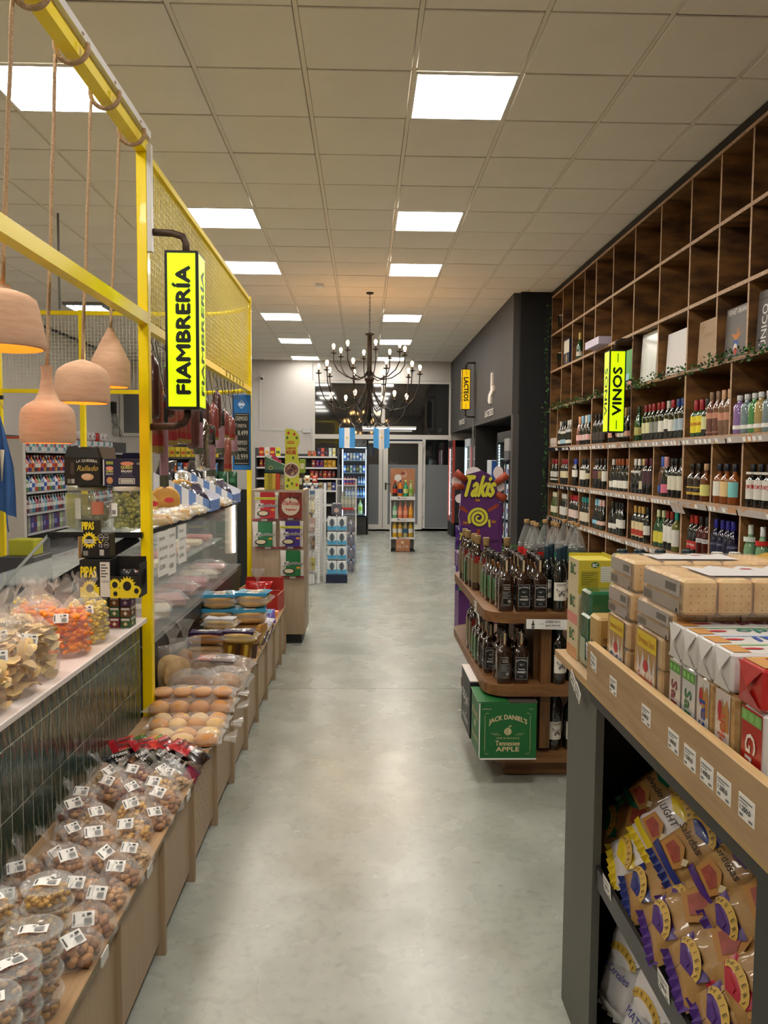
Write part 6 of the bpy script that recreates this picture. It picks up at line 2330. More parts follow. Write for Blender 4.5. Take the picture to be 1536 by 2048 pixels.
def hotdog(label, x, y, z, rot, c1, c2, name='bun_pack', grp='packs of buns stacked by the deli case', w_=.20, d=.13, h=.06):
    t = thing(name, label, 'bread', (x, y, z), rot, grp)
    for k in range(3):
        b = MB()
        b.ball((0, -d / 2 + d * (k + .5) / 3, h * .28), (w_ / 2, d / 6 * 1.08, h * .28), M(c1, .6, c2=c2, sc=9), sub=2)
        b.ball((0, -d / 2 + d * (k + .5) / 3, h * .70), (w_ / 2, d / 6 * 1.08, h * .30), M(c1, .6, c2=c2, sc=9), sub=2)
        b.build('bread_roll', t)
    b = MB()
    b.pillow((0, 0, h / 2), (w_ * 1.12, d * 1.12, h * 1.12), FILM, nu=10, nv=7, wob=.008, seed=int(y * 100), rot=Matrix.Rotation(PI / 2, 3, 'X'))
    b.build('clear_bag', t)
    return t


PRP = M('35204c', .35, coat=.4)
BLB = M('3c9cc8', .35, coat=.4)


def printed(t, m, x, y, w_, d, z, txt=None, wht=None):
    b = MB()
    f = F((x, y, z), (1, 0, 0), (0, 1, 0))
    P, n = [], 6
    for i in range(n + 1):
        for j in (0, 1, 2):
            P.append(f.p(w_ * i / n, d * j / 2, .004 * math.sin(i * 1.3 + j)))
    b.add(P, [(3 * i + j, 3 * i + 3 + j, 3 * i + 4 + j, 3 * i + 1 + j) for i in range(n) for j in (0, 1)], [wht if (wht and n * .25 < (q // 2) + .5 < n * .72) else m for q in range(2 * n)], True)
    if txt:
        b.text(f, txt, w_ * .2, d * .3, w_ * .6, d * .4, PAPER if not wht else M('c8a040', .5), .006, sh=.3, bold=.001)
    # hanging front of the print
    b.poly(F((x, y, z), (1, 0, 0), (0, 0, 1)), [(0, -.02), (w_, -.015), (w_, .004), (0, .004)], m, .004)
    b.build('bag_print', t)


for k, (x, y, z, rt_, l, cc, pr_) in enumerate([
    (-.885, 4.42, .402, .05, 'lowest pack of long buns in the stack beside the deli case', ('d0a060', 'a87838'), None), (-.89, 4.43, .47, .08, 'middle pack of long buns in the stack beside the deli case', ('d8b888', 'b08850'), None),
    (-.88, 4.42, .54, .02, 'top pack of long buns with purple print in the stack by the deli case', ('b8803c', '9a6428'), PRP), (-.70, 4.45, .54, -.05, 'top pack of long buns with purple print nearer the aisle', ('dcc080', 'b89850'), PRP),
    (-.90, 4.72, .402, .1, 'low pack of buns in the second stack', ('c89850', 'a07030'), None), (-.89, 4.72, .47, .0, 'middle pack of buns in the second stack', ('c89850', 'a07030'), None), (-.86, 4.75, .55, -.1, 'white printed pack of buns on the second stack', ('d8c090', 'b09050'), M('d8d4d8', .4))]):
    t = hotdog(l, x, y, z, rt_, *cc)
    if pr_:
        printed(t, pr_, -.09, -.05, .18, .10, .064, 'PANCHOS' if pr_ is PRP else None)
for k, (x, y, z, rt_, l) in enumerate([(-.915, 5.02, .63, .05, 'blue and white pack of large buns on top of the pile, left'), (-.70, 5.05, .635, -.12, 'blue and white pack of large buns on top of the pile, right'), (-.92, 5.0, .54, 0, 'blue and white pack under the left top one'), (-.72, 5.0, .54, .1, 'blue and white pack under the right top one')]):
    t = hotdog(l, x, y, z, rt_, 'd8b070', 'b08040', w_=.21, d=.18, h=.085)
    printed(t, BLB, -.105, -.08, .21, .17, .090, 'PAN' if k < 2 else None, M('dcd8dc', .4))
for k in range(6):
    t = hotdog('low pack of buns supporting the blue and white packs, %s' % ORD[k], -.91 + (k % 2) * .2, 5.0 + (k // 4) * .2, .402 + (k // 2 % 2) * .07, 0, 'c89850', 'a07030')
for k, (x, y, z, a, l) in enumerate([(-.77, 4.50, .43, .5, 'tilted pack of small golden buns with brown print, left'), (-.67, 4.52, .43, .35, 'tilted pack of small golden buns with brown print, right'), (-.655, 4.72, .45, 1.2, 'dark standing pack of cookies at the bench edge'), (-.64, 4.86, .45, 1.3, 'second standing pack of cookies at the bench edge')]):
    t = thing('cookie_pack', l, 'bread', (x, y, z + .03), a, 'gold and brown cookie packs')
    b = MB()
    b.pillow((0, 0, .02), (.085, .13, .07), M('c89838' if k < 2 else 'a87c48', .3, c2='b07c20', sc=14, coat=.5), nu=6, nv=7, wob=.006, seed=k, rot=Matrix.Rotation(.5, 3, 'X'))
    b.build('pack_body', t)
    b = MB()
    f = F((-.03, -.045, -.02), (1, 0, 0), (0, -.4, 1))
    b.rect(f, 0, .0, .022, .09, M('e0c43c', .4), .002)
    b.rect(f, .045, -.01, .03, .10, M('4a2c1c' if k < 2 else '3c2c5c', .4), .002)
    b.build('pack_print', t)
CW = [M('d8d4dc', .3, coat=.4), M('4a9cc8', .3, coat=.4), M('c8703c', .3, coat=.4), M('6a5cac', .3, coat=.4)]
for k in range(9):
    x, y, z = -.66 - (k % 3) * .075, 5.28 + (k // 3) * .14, .46 + (k % 2) * .03
    t = thing('snack_packet', 'small crinkled %s packet heaped at the far bench end, %s' % (['white', 'blue', 'orange', 'violet'][k % 4], ORD[k]), 'snack packet', (x, y, z), R.uniform(-.6, .6), 'crinkled packets at the far bench end')
    b = MB()
    b.pillow((0, 0, .0), (.11, .12, .06), CW[k % 4], nu=7, nv=7, wob=.014, seed=k + 50, rot=Matrix.Rotation(-.8, 3, 'X'))
    b.build('packet_film', t)
    MB().poly(F((-.03, -.03, .02), (1, 0, 0), (0, .5, 1)), [(0, 0), (.06, .006), (.05, .035), (.005, .03)], CW[(k + 2) % 4], .012).build('packet_print', t)
# cards on the bench edge beyond
for k, (x, y) in enumerate([(-.615, 4.72), (-.612, 4.42), (-.612, 4.25)]):
    price_card('price_card', 'crumpled white price card stuck out at the bench edge near the buns, %s' % ORD[k], (x, y, .405 + (.02 if k == 0 else 0)), (.3, -1, 0), (-.3, 0, 1), .06, .05, '2.300')
# red open cardboard tray with a heart bag
RB = M('a8241c', .5)
CBI = M('c89c70', .8)
t = thing('display_tray', 'open red cardboard display tray at the far end of the bench', 'box', (-.79, 6.12, .402), -.08)
for nm, c, d in (('tray_front', (0, -.13, .07), (.30, .006, .14)), ('tray_back', (0, .13, .12), (.30, .006, .24)), ('tray_side', (-.15, 0, .09), (.006, .26, .18)), ('tray_side', (.15, 0, .07), (.006, .26, .14)), ('tray_divider', (.0, .0, .08), (.294, .006, .15)), ('tray_floor', (0, 0, .004), (.29, .25, .006))):
    MB().box(c, d, RB, fm={'+y': CBI, '+x': CBI if c[0] <= 0 else RB, '+z': CBI}).build(nm, t)
t = thing('red_bag', 'shiny red gift bag with gathered clear top in the display tray', 'bag', (-.83, 6.19, .52), -.2)
b = MB()
b.pillow((0, 0, .04), (.22, .13, .07), M('b81c1c', .2, coat=.6), nu=8, nv=6, wob=.012, seed=3, rot=Matrix.Rotation(-.6, 3, 'X'))
b.build('bag_body', t)
MB().lathe([(.015, .08), (.012, .11), (.05, .17), (.06, .19)], FILM2, seg=12, cap=False).build('clear_gather', t)
# ================================================================ COUNTER AND DELI GOODS
CHF = M('f4f0ee', .15, film=.14, bump=.9, bsc=30, spec=1, coat=1, key='cloudy_bag')


def chipbag(label, x, y, kind, s=1.0, rot=0, h=1.0, seed=0):
    t = thing('chip_bag', label, 'bag of snacks', (x, y, .864), rot, 'clear bags of snacks on the counter')
    rr = random.Random(seed)
    b = MB()
    cols = {'orange': ('ff9a1c', 'fa8410'), 'yellow': ('e8d060', 'dcc048'), 'pale': ('e8d09a', 'd8b878'), 'chips': ('e4c488', 'c89850')}[kind]
    m1, m2 = M(cols[0], .6), M(cols[1], .6)
    n = 210 if kind == 'orange' else 150 if kind == 'yellow' else 90
    for k in range(n):
        a, z = rr.uniform(0, 2 * PI), rr.random()
        r = (.35 + .65 * rr.random() ** .4) * (1 - .35 * max(0, z - .6))
        p = Vector((.085 * r * math.cos(a), .072 * r * math.sin(a), .012 + z * .13 * h)) * s
        M4 = Matrix.Translation(p) @ Matrix.Rotation(rr.uniform(0, 6), 4, 'Z') @ Matrix.Rotation(rr.uniform(-1.2, 1.2), 4, 'X')
        i0 = len(b.v)
        if kind in ('orange', 'yellow'):
            b.ball((0, 0, 0), (.019 * s, .0085 * s, .0085 * s), m1 if k % 2 else m2, sub=1)
        else:
            q = rr.uniform(.016, .026) * s
            b.add([(0, 0, .005)] + [(q * math.cos(g) * 1.2, q * math.sin(g), .006 * math.cos(2 * g)) for g in [2 * PI * i / 8 for i in range(8)]], [(0, i + 1, (i + 1) % 8 + 1) for i in range(8)], m1 if k % 3 else m2, True)
        b.move(M4, i0)
    o = b.build('snacks', t)
    o['kind'] = 'stuff'
    # bag
    b = MB()
    seg = 22
    prof = [(.2, .001), (.92, .004), (1.03, .08), (1.06, .4), (1.0, .78), (.86, 1.0), (.55, 1.18), (.34, 1.28), (.42, 1.42), (.6, 1.62)]
    P = []
    for j, (r, z) in enumerate(prof):
        for i in range(seg):
            a = 2 * PI * i / seg
            wv = 1 + (.07 if 0 < j < 6 else .22) * (rr.random() - .5)
            flat = .55 if j > 6 else 1 - .45 * max(0, j - 4) / 3
            P.append((.088 * s * r * wv * math.cos(a), .076 * s * r * wv * math.sin(a) * flat, .145 * s * h * z * (1 + (.2 * (rr.random() - .5) if j == 9 else 0))))
    b.add(P, [(j * seg + i, j * seg + (i + 1) % seg, (j + 1) * seg + (i + 1) % seg, (j + 1) * seg + i) for j in range(len(prof) - 1) for i in range(seg)], CHF, True)
    b.build('bag_film', t)
    o = put('price_label', LBM, t, (.045 * s, -.068 * s, .125 * s * h))
    o.rotation_euler = (1.15, rr.uniform(-.2, .2), .5)


for k, (l, x, y, kd, s, r, h) in enumerate([
    ('large bag of orange corn puffs near the yellow post', -1.09, 2.86, 'orange', 1.08, -.3, 1.1), ('bag of yellow puffs beside the stacked boxes', -1.08, 3.06, 'yellow', 1.0, -.2, 1.1),
    ('orange puff bag behind the large orange one', -1.20, 2.96, 'orange', 1.0, .2, 1.05), ('small orange puff bag in the back row', -1.30, 3.12, 'orange', .95, .1, 1.0),
    ('bag of pale yellow puffs at the back of the counter', -1.36, 3.26, 'yellow', 1.0, .1, .95), ('tall cloudy bag of pale snacks at the counter edge', -1.08, 2.55, 'pale', 1.0, -.2, 1.15),
    ('cloudy bag of potato chips at the middle of the counter edge', -1.08, 2.36, 'chips', 1.05, -.3, 1.05), ('cloudy bag of chips behind the middle one', -1.20, 2.55, 'pale', 1.05, .1, 1.15),
    ('cloudy bag of chips in the back row, left of the orange bags', -1.26, 2.77, 'pale', 1.0, .2, 1.1), ('bag of toasted chips lying toward the left photo edge', -1.09, 2.17, 'chips', 1.1, -.2, .9),
    ('pale snack bag in the back row by the left photo edge', -1.22, 2.34, 'pale', 1.05, 0, 1.1), ('bag of chips cut by the left photo edge', -1.10, 1.98, 'chips', 1.0, 0, .8), ('cloudy bag far back by the left photo edge', -1.32, 2.56, 'pale', 1.0, 0, 1.1)]):
    chipbag(l, x, y, kd, s, r, h, seed=k + 3)

# small boxes stacked under the seed boxes
BOXC = [('4a2c5c', 'd8b8c8'), ('7c2c3c', 'e8d8b0'), ('3c5c34', 'e0d0a0'), ('6a4420', 'e0d8c0')]
n = 0
for i in range(4):
    for j in range(3):
        c1, c2 = BOXC[(i + j) % 4]
        n += 1
        b = MB().box((.022, .04, .022), (.042, .08, .044), M(c1, .45), bev=.001)
        f = F((.001, -.0006, 0), (1, 0, 0), (0, 0, 1))
        b.rect(f, .004, .030, .034, .009, M('d8d8d0', .5), .0)
        b.poly(f, [(.021, .006), (.030, .015), (.021, .026), (.012, .015)], M(c2, .5), .0)
        f = F((.0436, 0, 0), (0, 1, 0), (0, 0, 1))
        b.rect(f, .008, .030, .06, .009, M('d8d8d0', .5), .0)
        b.poly(f, [(.03, .006), (.045, .015), (.03, .026), (.018, .015)], M(c2, .5), .0)
        tag(b.build('tea_box', None, (-1.115 + j * .046, 3.31, .8635 + i * .0455 - (0))), 'tiny dark box with diamond picture, %s layer, %s from the left' % (ORD[i], ORD[j]), 'box', 'tiny boxes under the seed boxes') if i < 3 else None

SUN = M('ecd422', .5)


def sunflower(b, f, x, y, r, d=.001):
    P = []
    n = 16
    for k in range(2 * n):
        a = PI * k / n
        q = r * (1.0 if k % 2 == 0 else .72)
        P.append((x + q * math.cos(a), y + q * math.sin(a) * 1.1))
    b.poly(f, P, SUN, d)
    b.disc(f, x, y, r * .45, M('1a1812', .6), d + .0008, ry=r * .52)


BX = M('141414', .5)
t = thing('seed_box', 'open black and yellow seed display box with sunflowers on the counter', 'box', (-1.165, 3.245, 1.003))
b = MB()
for c, d in (((.12, .0, .045), (.245, .003, .09)), ((.12, .11, .08), (.245, .003, .16)), ((0, .055, .07), (.003, .11, .14)), ((.243, .055, .07), (.003, .11, .14)), ((.12, .055, .002), (.24, .11, .004))):
    b.box(c, d, BX)
b.box((.062, .055, .079), (.124, .112, .155), BX)
b.build('box_body', t)
b = MB()
f = F((0, -.0035, 0), (1, 0, 0), (0, 0, 1))
b.rect(f, .002, .002, .078, .044, SUN)
b.text(f, 'PIPAS', .006, .085, .062, .045, SUN, .001, bold=.0015)
b.text(f, 'GIGANTES', .018, .074, .04, .007, INK, .001)
sunflower(b, f, .042, .040, .034)
b.rect(f, .084, .004, .040, .145, M('d8d4cc', .5), .001)
for k in range(5):
    b.rect(f, .088, .135 - k * .012, .02 + (k % 2) * .008, .004, INK, .0016)
b.text(f, '12 UNIDADES', .089, .065, .030, .007, INK, .0016)
b.build('printed_front', t)
b = MB()
f2 = F((.124, -.0035, 0), (1, 0, 0), (0, 0, 1))
b.rect(f2, 0, .0, .118, .040, SUN, .0006)
sunflower(b, f2, .07, .05, .038, .0012)
sunflower(b, f2, .02, .055, .026, .001)
sunflower(b, f2, .022, .018, .020, .0014)
sunflower(b, f2, .108, .03, .022, .0014)
b.build('printed_front', t, label='sunflower picture on the low front lip')
for k in range(4):
    b = MB()
    b.pillow((0, 0, 0), (.055, .08, .02), M('1c1c20', .25, coat=.6), nu=5, nv=6, wob=.004, seed=k)
    tag(b.build('seed_packet', None, (-.99 + (k % 2) * .05, 3.28 + (k // 2) * .03, 1.075), .1 * k), 'glossy black seed packet in the open seed box, %s' % ORD[k], 'packet', 'black seed packets')
t = thing('seed_box', 'smaller black and yellow seed box with sunflower stacked on the larger one', 'box', (-1.17, 3.28, 1.164))
b = MB()
b.slab(F((0, 0, 0), (1, 0, 0), (0, 0, 1)), [(0, 0), (.118, 0), (.118, .10), (.06, .10), (.058, .155), (.002, .16), (.012, .10)], .07, BX)
b.build('box_body', t)
MB().box((-.002, -.01, .045), (.003, .03, .09), M('b08a5c', .7)).build('side_flap', t)
b = MB()
f = F((0, 0, 0), (1, 0, 0), (0, 0, 1))
b.text(f, 'PIPAS', .006, .118, .048, .032, SUN, .001, bold=.0014)
sunflower(b, f, .034, .075, .034)
b.rect(f, .014, .062, .040, .016, M('d8d8cc', .5), .0024)
b.text(f, '498,00', .018, .066, .03, .008, INK, .003)
for x, y in ((.082, .086), (.104, .086), (.104, .055)):
    b.poly(f, [(x + .0105 * math.cos(PI / 8 + k * PI / 4), y + .0135 * math.sin(PI / 8 + k * PI / 4)) for k in range(8)], M('d8d8d0', .5), .001)
    b.poly(f, [(x + .0092 * math.cos(PI / 8 + k * PI / 4), y + .012 * math.sin(PI / 8 + k * PI / 4)) for k in range(8)], INK, .0016)
    b.rect(f, x - .006, y - .002, .012, .004, M('b8b8b0', .5), .002)
b.text(f, '12', .074, .045, .014, .014, PAPER, .001)
b.rect(f, .008, .01, .02, .02, M('8c8c84', .6), .001)
b.rect(f, .076, .01, .018, .025, M('b8b8b0', .6), .001)
for a in (.3, .7, 1.1, 2.0, 2.5):
    b.disc(f, .078 + .006 * math.cos(a * 3), .094 - .01 * a, .008, SUN, .0005)
b.build('printed_front', t)

# jars on the glass shelf
OLV = [M('8c8c30', .35, coat=.4), M('a09c40', .35, coat=.4), M('747828', .35, coat=.4)]
JG = M('e8f0ea', .03, film=.08, spec=1, coat=1, key='jar_glass')


def jar(label, x, y, r, h, fill, lidm, neck=.8):
    t = thing('glass_jar', label, 'jar', (x, y, 1.2415), 0, 'big glass jars on the deli case')
    b = MB()
    b.lathe([(r * .9, 0), (r, .01), (r * 1.02, h * .35), (r, h * .7), (r * neck, h * .86), (r * neck, h * .94)], JG, seg=28)
    b.build('glass', t)
    MB().lathe([(r * neck * 1.04, h * .90), (r * neck * 1.05, h * .91), (r * neck * 1.05, h), (r * neck, h * 1.01)], lidm, seg=24).build('lid', t)
    return t


t = jar('big glass jar packed with green olives next to the yellow post', -1.105, 3.72, .078, .205, 0, M('c8c4b8', .4), .85)
b = MB()
rr = random.Random(2)
for k in range(340):
    a = rr.uniform(0, 2 * PI)
    q = .058 if k % 4 else .03
    b.ball((q * math.cos(a) * rr.uniform(.9, 1.05), q * math.sin(a) * rr.uniform(.9, 1.05), .014 + .165 * rr.random() * (1)), (.0115, .0105, .0115), OLV[k % 3], sub=2)
o = b.build('olives', t)
o['kind'] = 'stuff'
b = MB()
b.lathe([(.0796, .07), (.0796, .13)], PAPER, seg=6, cap=False, a0=-PI / 2 - .9, a1=-PI / 2 - .35)
b.lathe([(.0800, .078), (.0800, .098)], M('8a8a88', .6), seg=6, cap=False, a0=-PI / 2 - .82, a1=-PI / 2 - .45)
b.build('price_label', t)
t = jar('big glass jar half full of dark olives under the dark cheese box', -1.275, 3.74, .078, .205, 0, M('b8b4a0', .4, m=.5), .82)
b = MB()
for k in range(90):
    a = rr.uniform(0, 2 * PI)
    q = .06 * rr.random() ** .5
    b.ball((q * math.cos(a), q * math.sin(a), .014 + .045 * rr.random()), (.011, .011, .013), M('2a1c1c', .3, coat=.5), sub=1)
o = b.build('olives', t)
o['kind'] = 'stuff'
MB().lathe([(.074, .008), (.075, .12)], M('8a8450', .1, film=.45, coat=.5), seg=24).build('brine', t)
b = MB()
b.lathe([(.0800, .075), (.0800, .135)], M('b87058', .6), seg=8, cap=False, a0=-PI / 2 + .25, a1=-PI / 2 + .95)
b.lathe([(.0800, .055), (.0800, .15)], M('c8c8bc', .6), seg=10, cap=False, a0=-PI / 2 - 1.5, a1=-PI / 2 - .4)
b.build('paper_label', t)
t = jar('glass jar of pale green brine at the left end of the deli shelf', -1.37, 3.84, .07, .20, 0, M('b8b4a0', .4, m=.5), .82)
MB().lathe([(.066, .008), (.067, .165)], M('b0a83c', .1, film=.5, coat=.5), seg=24).build('brine', t)
# carry boxes of grated cheese on top of the jars
t = thing('cheese_carton', 'dark carry carton with gold script and cheese picture standing on the jars', 'box', (-1.375, 3.66, 1.452), -.12)
BR = M('1c1914', .5)
b = MB()
b.box((.085, .07, .065), (.165, .14, .13), BR, bev=.001, fm={'-x': M('2a1c14', .5)})
b.build('carton_body', t)
MB().slab(F((.0, .0, .13), (1, 0, 0), (0, .25, 1)), [(.0, 0), (.165, 0), (.15, .05), (.09, .035), (.05, .055), (.01, .05)], .003, BR).build('handle_flap', t)
MB().slab(F((.0, .138, .13), (1, 0, 0), (0, -.25, 1)), [(.0, 0), (.165, 0), (.15, .05), (.015, .05)], .003, M('4a3c2c', .7)).build('handle_flap', t)
b = MB()
f = F((.0, -.0005, 0), (1, 0, 0), (0, 0, 1))
b.text(f, 'LA QUESERA', .058, .102, .10, .014, M('d8d0c0', .6), arc=.005, bold=.0004)
b.text(f, 'Rallado', .060, .068, .098, .024, M('b89c4c', .5), sh=.35, bold=.0006)
b.disc(f, .11, .04, .030, M('c89c74', .6), ry=.016)
b.disc(f, .105, .043, .024, M('d8b490', .6), .001, ry=.012)
b.rect(f, .0, 0, .052, .13, M('2c1e16', .5), .0004)
b.rect(f, .014, .010, .014, .020, M('8c8478', .6), .001)
b.rect(f, .032, .010, .016, .020, M('b8b4ac', .6), .001)
b.rect(f, .030, .052, .016, .055, M('4a4038', .6), .001)
b.build('printed_front', t)
t = thing('cheese_carton', 'navy carry carton lettered QUESO RALLADO beside the dark one', 'box', (-1.20, 3.66, 1.452), .12)
NV = M('1c1c3c', .5)
b = MB()
b.box((.085, .065, .062), (.17, .13, .124), NV, bev=.001)
b.build('carton_body', t)
MB().slab(F((.0, .0, .124), (1, 0, 0), (0, .35, 1)), [(.0, 0), (.06, 0), (.05, .055), (-.02, .055)], .003, M('4a4234', .7)).build('handle_flap', t)
MB().slab(F((.0, .125, .124), (1, 0, 0), (0, -.3, 1)), [(.06, 0), (.17, 0), (.14, .03), (.07, .03)], .003, NV).build('handle_flap', t)
b = MB()
f = F((.0, -.0005, 0), (1, 0, 0), (0, 0, 1))
ST = M('d88c74', .5)
YE = M('d8d06c', .5)
b.rect(f, 0, .0, .006, .12, M('c8c8d0', .6), .0004)
b.rect(f, .014, .098, .032, .014, M('8c9440', .5))
b.disc(f, .030, .080, .017, ST, ry=.009)
b.text(f, 'QUESO', .014, .060, .032, .012, YE, bold=.0004)
b.text(f, 'RALLADO', .014, .050, .032, .008, PAPER)
b.disc(f, .030, .024, .014, M('c08858', .5), ry=.016)
b.disc(f, .108, .102, .030, ST, ry=.0095)
b.text(f, 'QUESO', .080, .076, .052, .016, YE, bold=.0007)
b.text(f, 'RALLADO', .082, .062, .048, .011, PAPER, bold=.0004)
b.rect(f, .084, .054, .044, .002, M('8c8ca0', .6))
b.rect(f, .076, .044, .060, .0015, M('8c8ca0', .6))
b.rect(f, .070, .008, .072, .026, PAPER)
b.rect(f, .073, .011, .066, .020, INK, .0012)
for k in range(20):
    b.rect(f, .077 + k * .003, .013, .0014 + (k % 3) * .0004, .016, PAPER, .0016)
b.text(f, 'V8', .150, .096, .014, .012, M('b8c8d8', .6))
b.build('printed_front', t)

# cheeses on top of the case
CHE = [M('e4c884', .5, c2='d8b468', sc=9), M('e8b040', .45), M('ece0c0', .5), M('d8a454', .5, c2='c08c3c', sc=14)]
for k, (x, y, r, h, m, l) in enumerate([(-1.15, 4.60, .085, .05, 3, 'tan wheel of cheese standing on edge on the deli case, nearer'), (-1.18, 5.12, .10, .05, 3, 'tan wheel of cheese on edge on the deli case, farther'), (-1.22, 4.45, .07, .05, 0, 'half wheel of cheese with red rind label on the deli case')]):
    t = thing('cheese_round', l, 'cheese', (x, y, 1.243), .25 + .2 * k, 'cheese wheels on the deli case')
    b = MB()
    b.lathe([(0, 0), (r * .96, 0), (r, .006), (r, h - .006), (r * .96, h), (0, h)], CHE[m], seg=26, cap=False)
    b.move(Matrix.Translation((0, 0, r)) @ Matrix.Rotation(-PI / 2 + .25, 4, 'X'))
    b.build('wheel', t)
    MB().disc(F((0, -h - .006, r * .9), (1, 0, 0), (0, .25, 1)), .02, .02, .028, M('b8242c', .5), .002, ry=.016).build('red_sticker', t)
rr = random.Random(12)
n = 0
for k in range(30):
    y = 3.98 + k * .077
    for q in range(2 if k % 3 else 1):
        x = -1.04 - q * .10 - rr.uniform(0, .03)
        m = [0, 1, 2, 2, 0][(k + q) % 5]
        n += 1
        t = thing('cheese_wedge', 'wrapped %s cheese wedge in the %s row, %s' % (['cream', 'orange', 'white', 'ivory', 'butter'][(k + q) % 5], 'front' if q == 0 else 'second', ('%s from the post' % ORD[k])), 'cheese', (x, y, 1.2425), rr.uniform(-.9, .9), 'wrapped cheeses on the deli case')
        s = rr.uniform(.85, 1.15)
        h = rr.uniform(.03, .05)
        b = MB()
        b.slab(F((0, 0, h), (1, 0, 0), (0, 1, 0)), [(-.055 * s, -.03 * s), (.05 * s, -.035 * s), (.06 * s, .02 * s), (-.03 * s, .045 * s)], h, CHE[m])
        b.build('cheese', t)
        b = MB()
        b.pillow((0, 0, h * .55), (.16 * s, .11 * s, h * 1.5), FILM2, nu=7, nv=6, wob=.014, seed=k, rot=Matrix.Rotation(PI / 2, 3, 'X'))
        b.build('cling_film', t)
        if (k + q) % 2:
            o = put('price_label', LBM, t, (0, 0, h * 1.25))
            o.rotation_euler = (.2, .1, rr.uniform(-1, 1))
        elif k % 5 == 0:
            MB().rect(F((-.03, -.015, h * 1.2), (1, 0, 0), (0, 1, 0)), 0, 0, .05, .03, M('b8202c', .5), .003).build('red_label', t)
for k, y in enumerate((5.96, 6.04)):
    t = thing('sauce_bottle', 'small amber sauce bottle with dark green cap on the deli case, %s' % ['nearer', 'farther'][k], 'bottle', (-1.10, y, 1.2425), 0, 'small sauce bottles')
    MB().lathe([(.022, 0), (.024, .004), (.024, .06), (.012, .075), (.011, .085)], M('6a2c10', .1, coat=1), seg=14).build('bottle_body', t)
    MB().lathe([(.013, .083), (.014, .086), (.014, .105), (.012, .107)], M('1c3c28', .4), seg=12).build('cap', t)
for k in range(5):
    o = MB()
    o.ball((0, 0, .03), (.035, .03, .03), M('5a2c20', .5, c2='7c4434', sc=20), sub=2)
    tag(o.build('dark_sausage', None, (-1.07 - (k % 2) * .07, 6.08 + k * .035, 1.2425)), 'dark wrapped sausage lump at the far end of the deli case, %s' % ORD[k], 'sausage', 'dark lumps on the deli case')
# striped racks behind
LB, WH2 = M('6a8cc8', .5), M('dcdce4', .5)
for k, (x, y, l) in enumerate([(-1.37, 5.0, 'blue and white striped sloping rack behind the cheeses, nearer'), (-1.37, 5.9, 'blue and white striped sloping rack behind the cheeses, farther')]):
    t = thing('striped_rack', l, 'display rack', (x, y, 1.243), 0, 'striped sloping racks')
    b = MB()
    nS = 9
    L, H1, H0 = .40, .27, .07
    for i in range(nS):
        x0_, x1_ = L * i / nS, L * (i + 1) / nS
        b.slab(F((0, 0, 0), (1, 0, 0), (0, 0, 1)), [(x0_, 0), (x1_, 0), (x1_, H1 + (H0 - H1) * x1_ / L), (x0_, H1 + (H0 - H1) * x0_ / L)], .008, LB if i % 2 == 0 else WH2)
    b.build('striped_side', t)
    b = MB()
    b.box((L, .16, H0 / 2), (.008, .32, H0), LB)
    b.build('striped_front', t)
    MB().bar((0, .31, H1 - .02), (L, .31, H0), .01, .05, WH2).build('back_side', t)
    MB().slab(F((0, .01, 0), (1, 0, -.42), (0, 1, 0)), [(0, 0), (L * 1.08, 0), (L * 1.08, .3), (0, .3)], -.004, WH2).build('sloping_floor', t).location = (0, 0, H1 - .06)
    for q in range(3):
        b = MB()
        m = [M('1c1a22', .2, coat=.8), M('c0bcb8', .15, m=.8, bump=.8, bsc=40), M('3c3448', .25, coat=.8)][q]
        b.pillow((0, 0, 0), (.12, .20, .07), m, nu=6, nv=8, wob=.014, seed=q + k * 7, rot=Matrix.Rotation(-.9, 3, 'X'))
        tag(b.build('foil_pack', None, (x + .08 + q * .10, y + .16, 1.243 + .26 - q * .07), .4 * q), 'shiny %s pack lying in the %s striped rack' % (['black', 'silver', 'violet'][q], ['nearer', 'farther'][k]), 'foil pack', 'shiny packs in the striped racks')

# paper notices taped inside the front glass
for k, (y, s3, h_, w_) in enumerate([(3.82, ('PROMO', '200 GR SALAME', '200 GR QUESO', '$ 2200'), .22, .17), (4.02, ('100 GR JAMON', '$ 2000', '1 KG QUESO', '4500'), .24, .13), (4.24, ('PROMO', '100 GR JAMON', 'CRUDO', '$ 3500'), .21, .15)]):
    b = MB()
    f = F((-.9935, y, 1.22 - h_), (.06, 1, 0), (0, .0, 1))
    b.slab(f, [(0, 0), (w_, 0), (w_, h_), (0, h_)], .0006, PAPER)
    for q, ln in enumerate(s3):
        b.text(f, ln, w_ * .12, h_ * (.80 - q * .22), w_ * (.72 if len(ln) > 6 else .5), h_ * (.075 if q < 3 else .11), M('4a4a4a', .7))
    tag(b.build('paper_notice'), 'white paper price notice taped to the deli glass, %s from the post' % ORD[k], 'notice', 'paper notices on the deli glass')

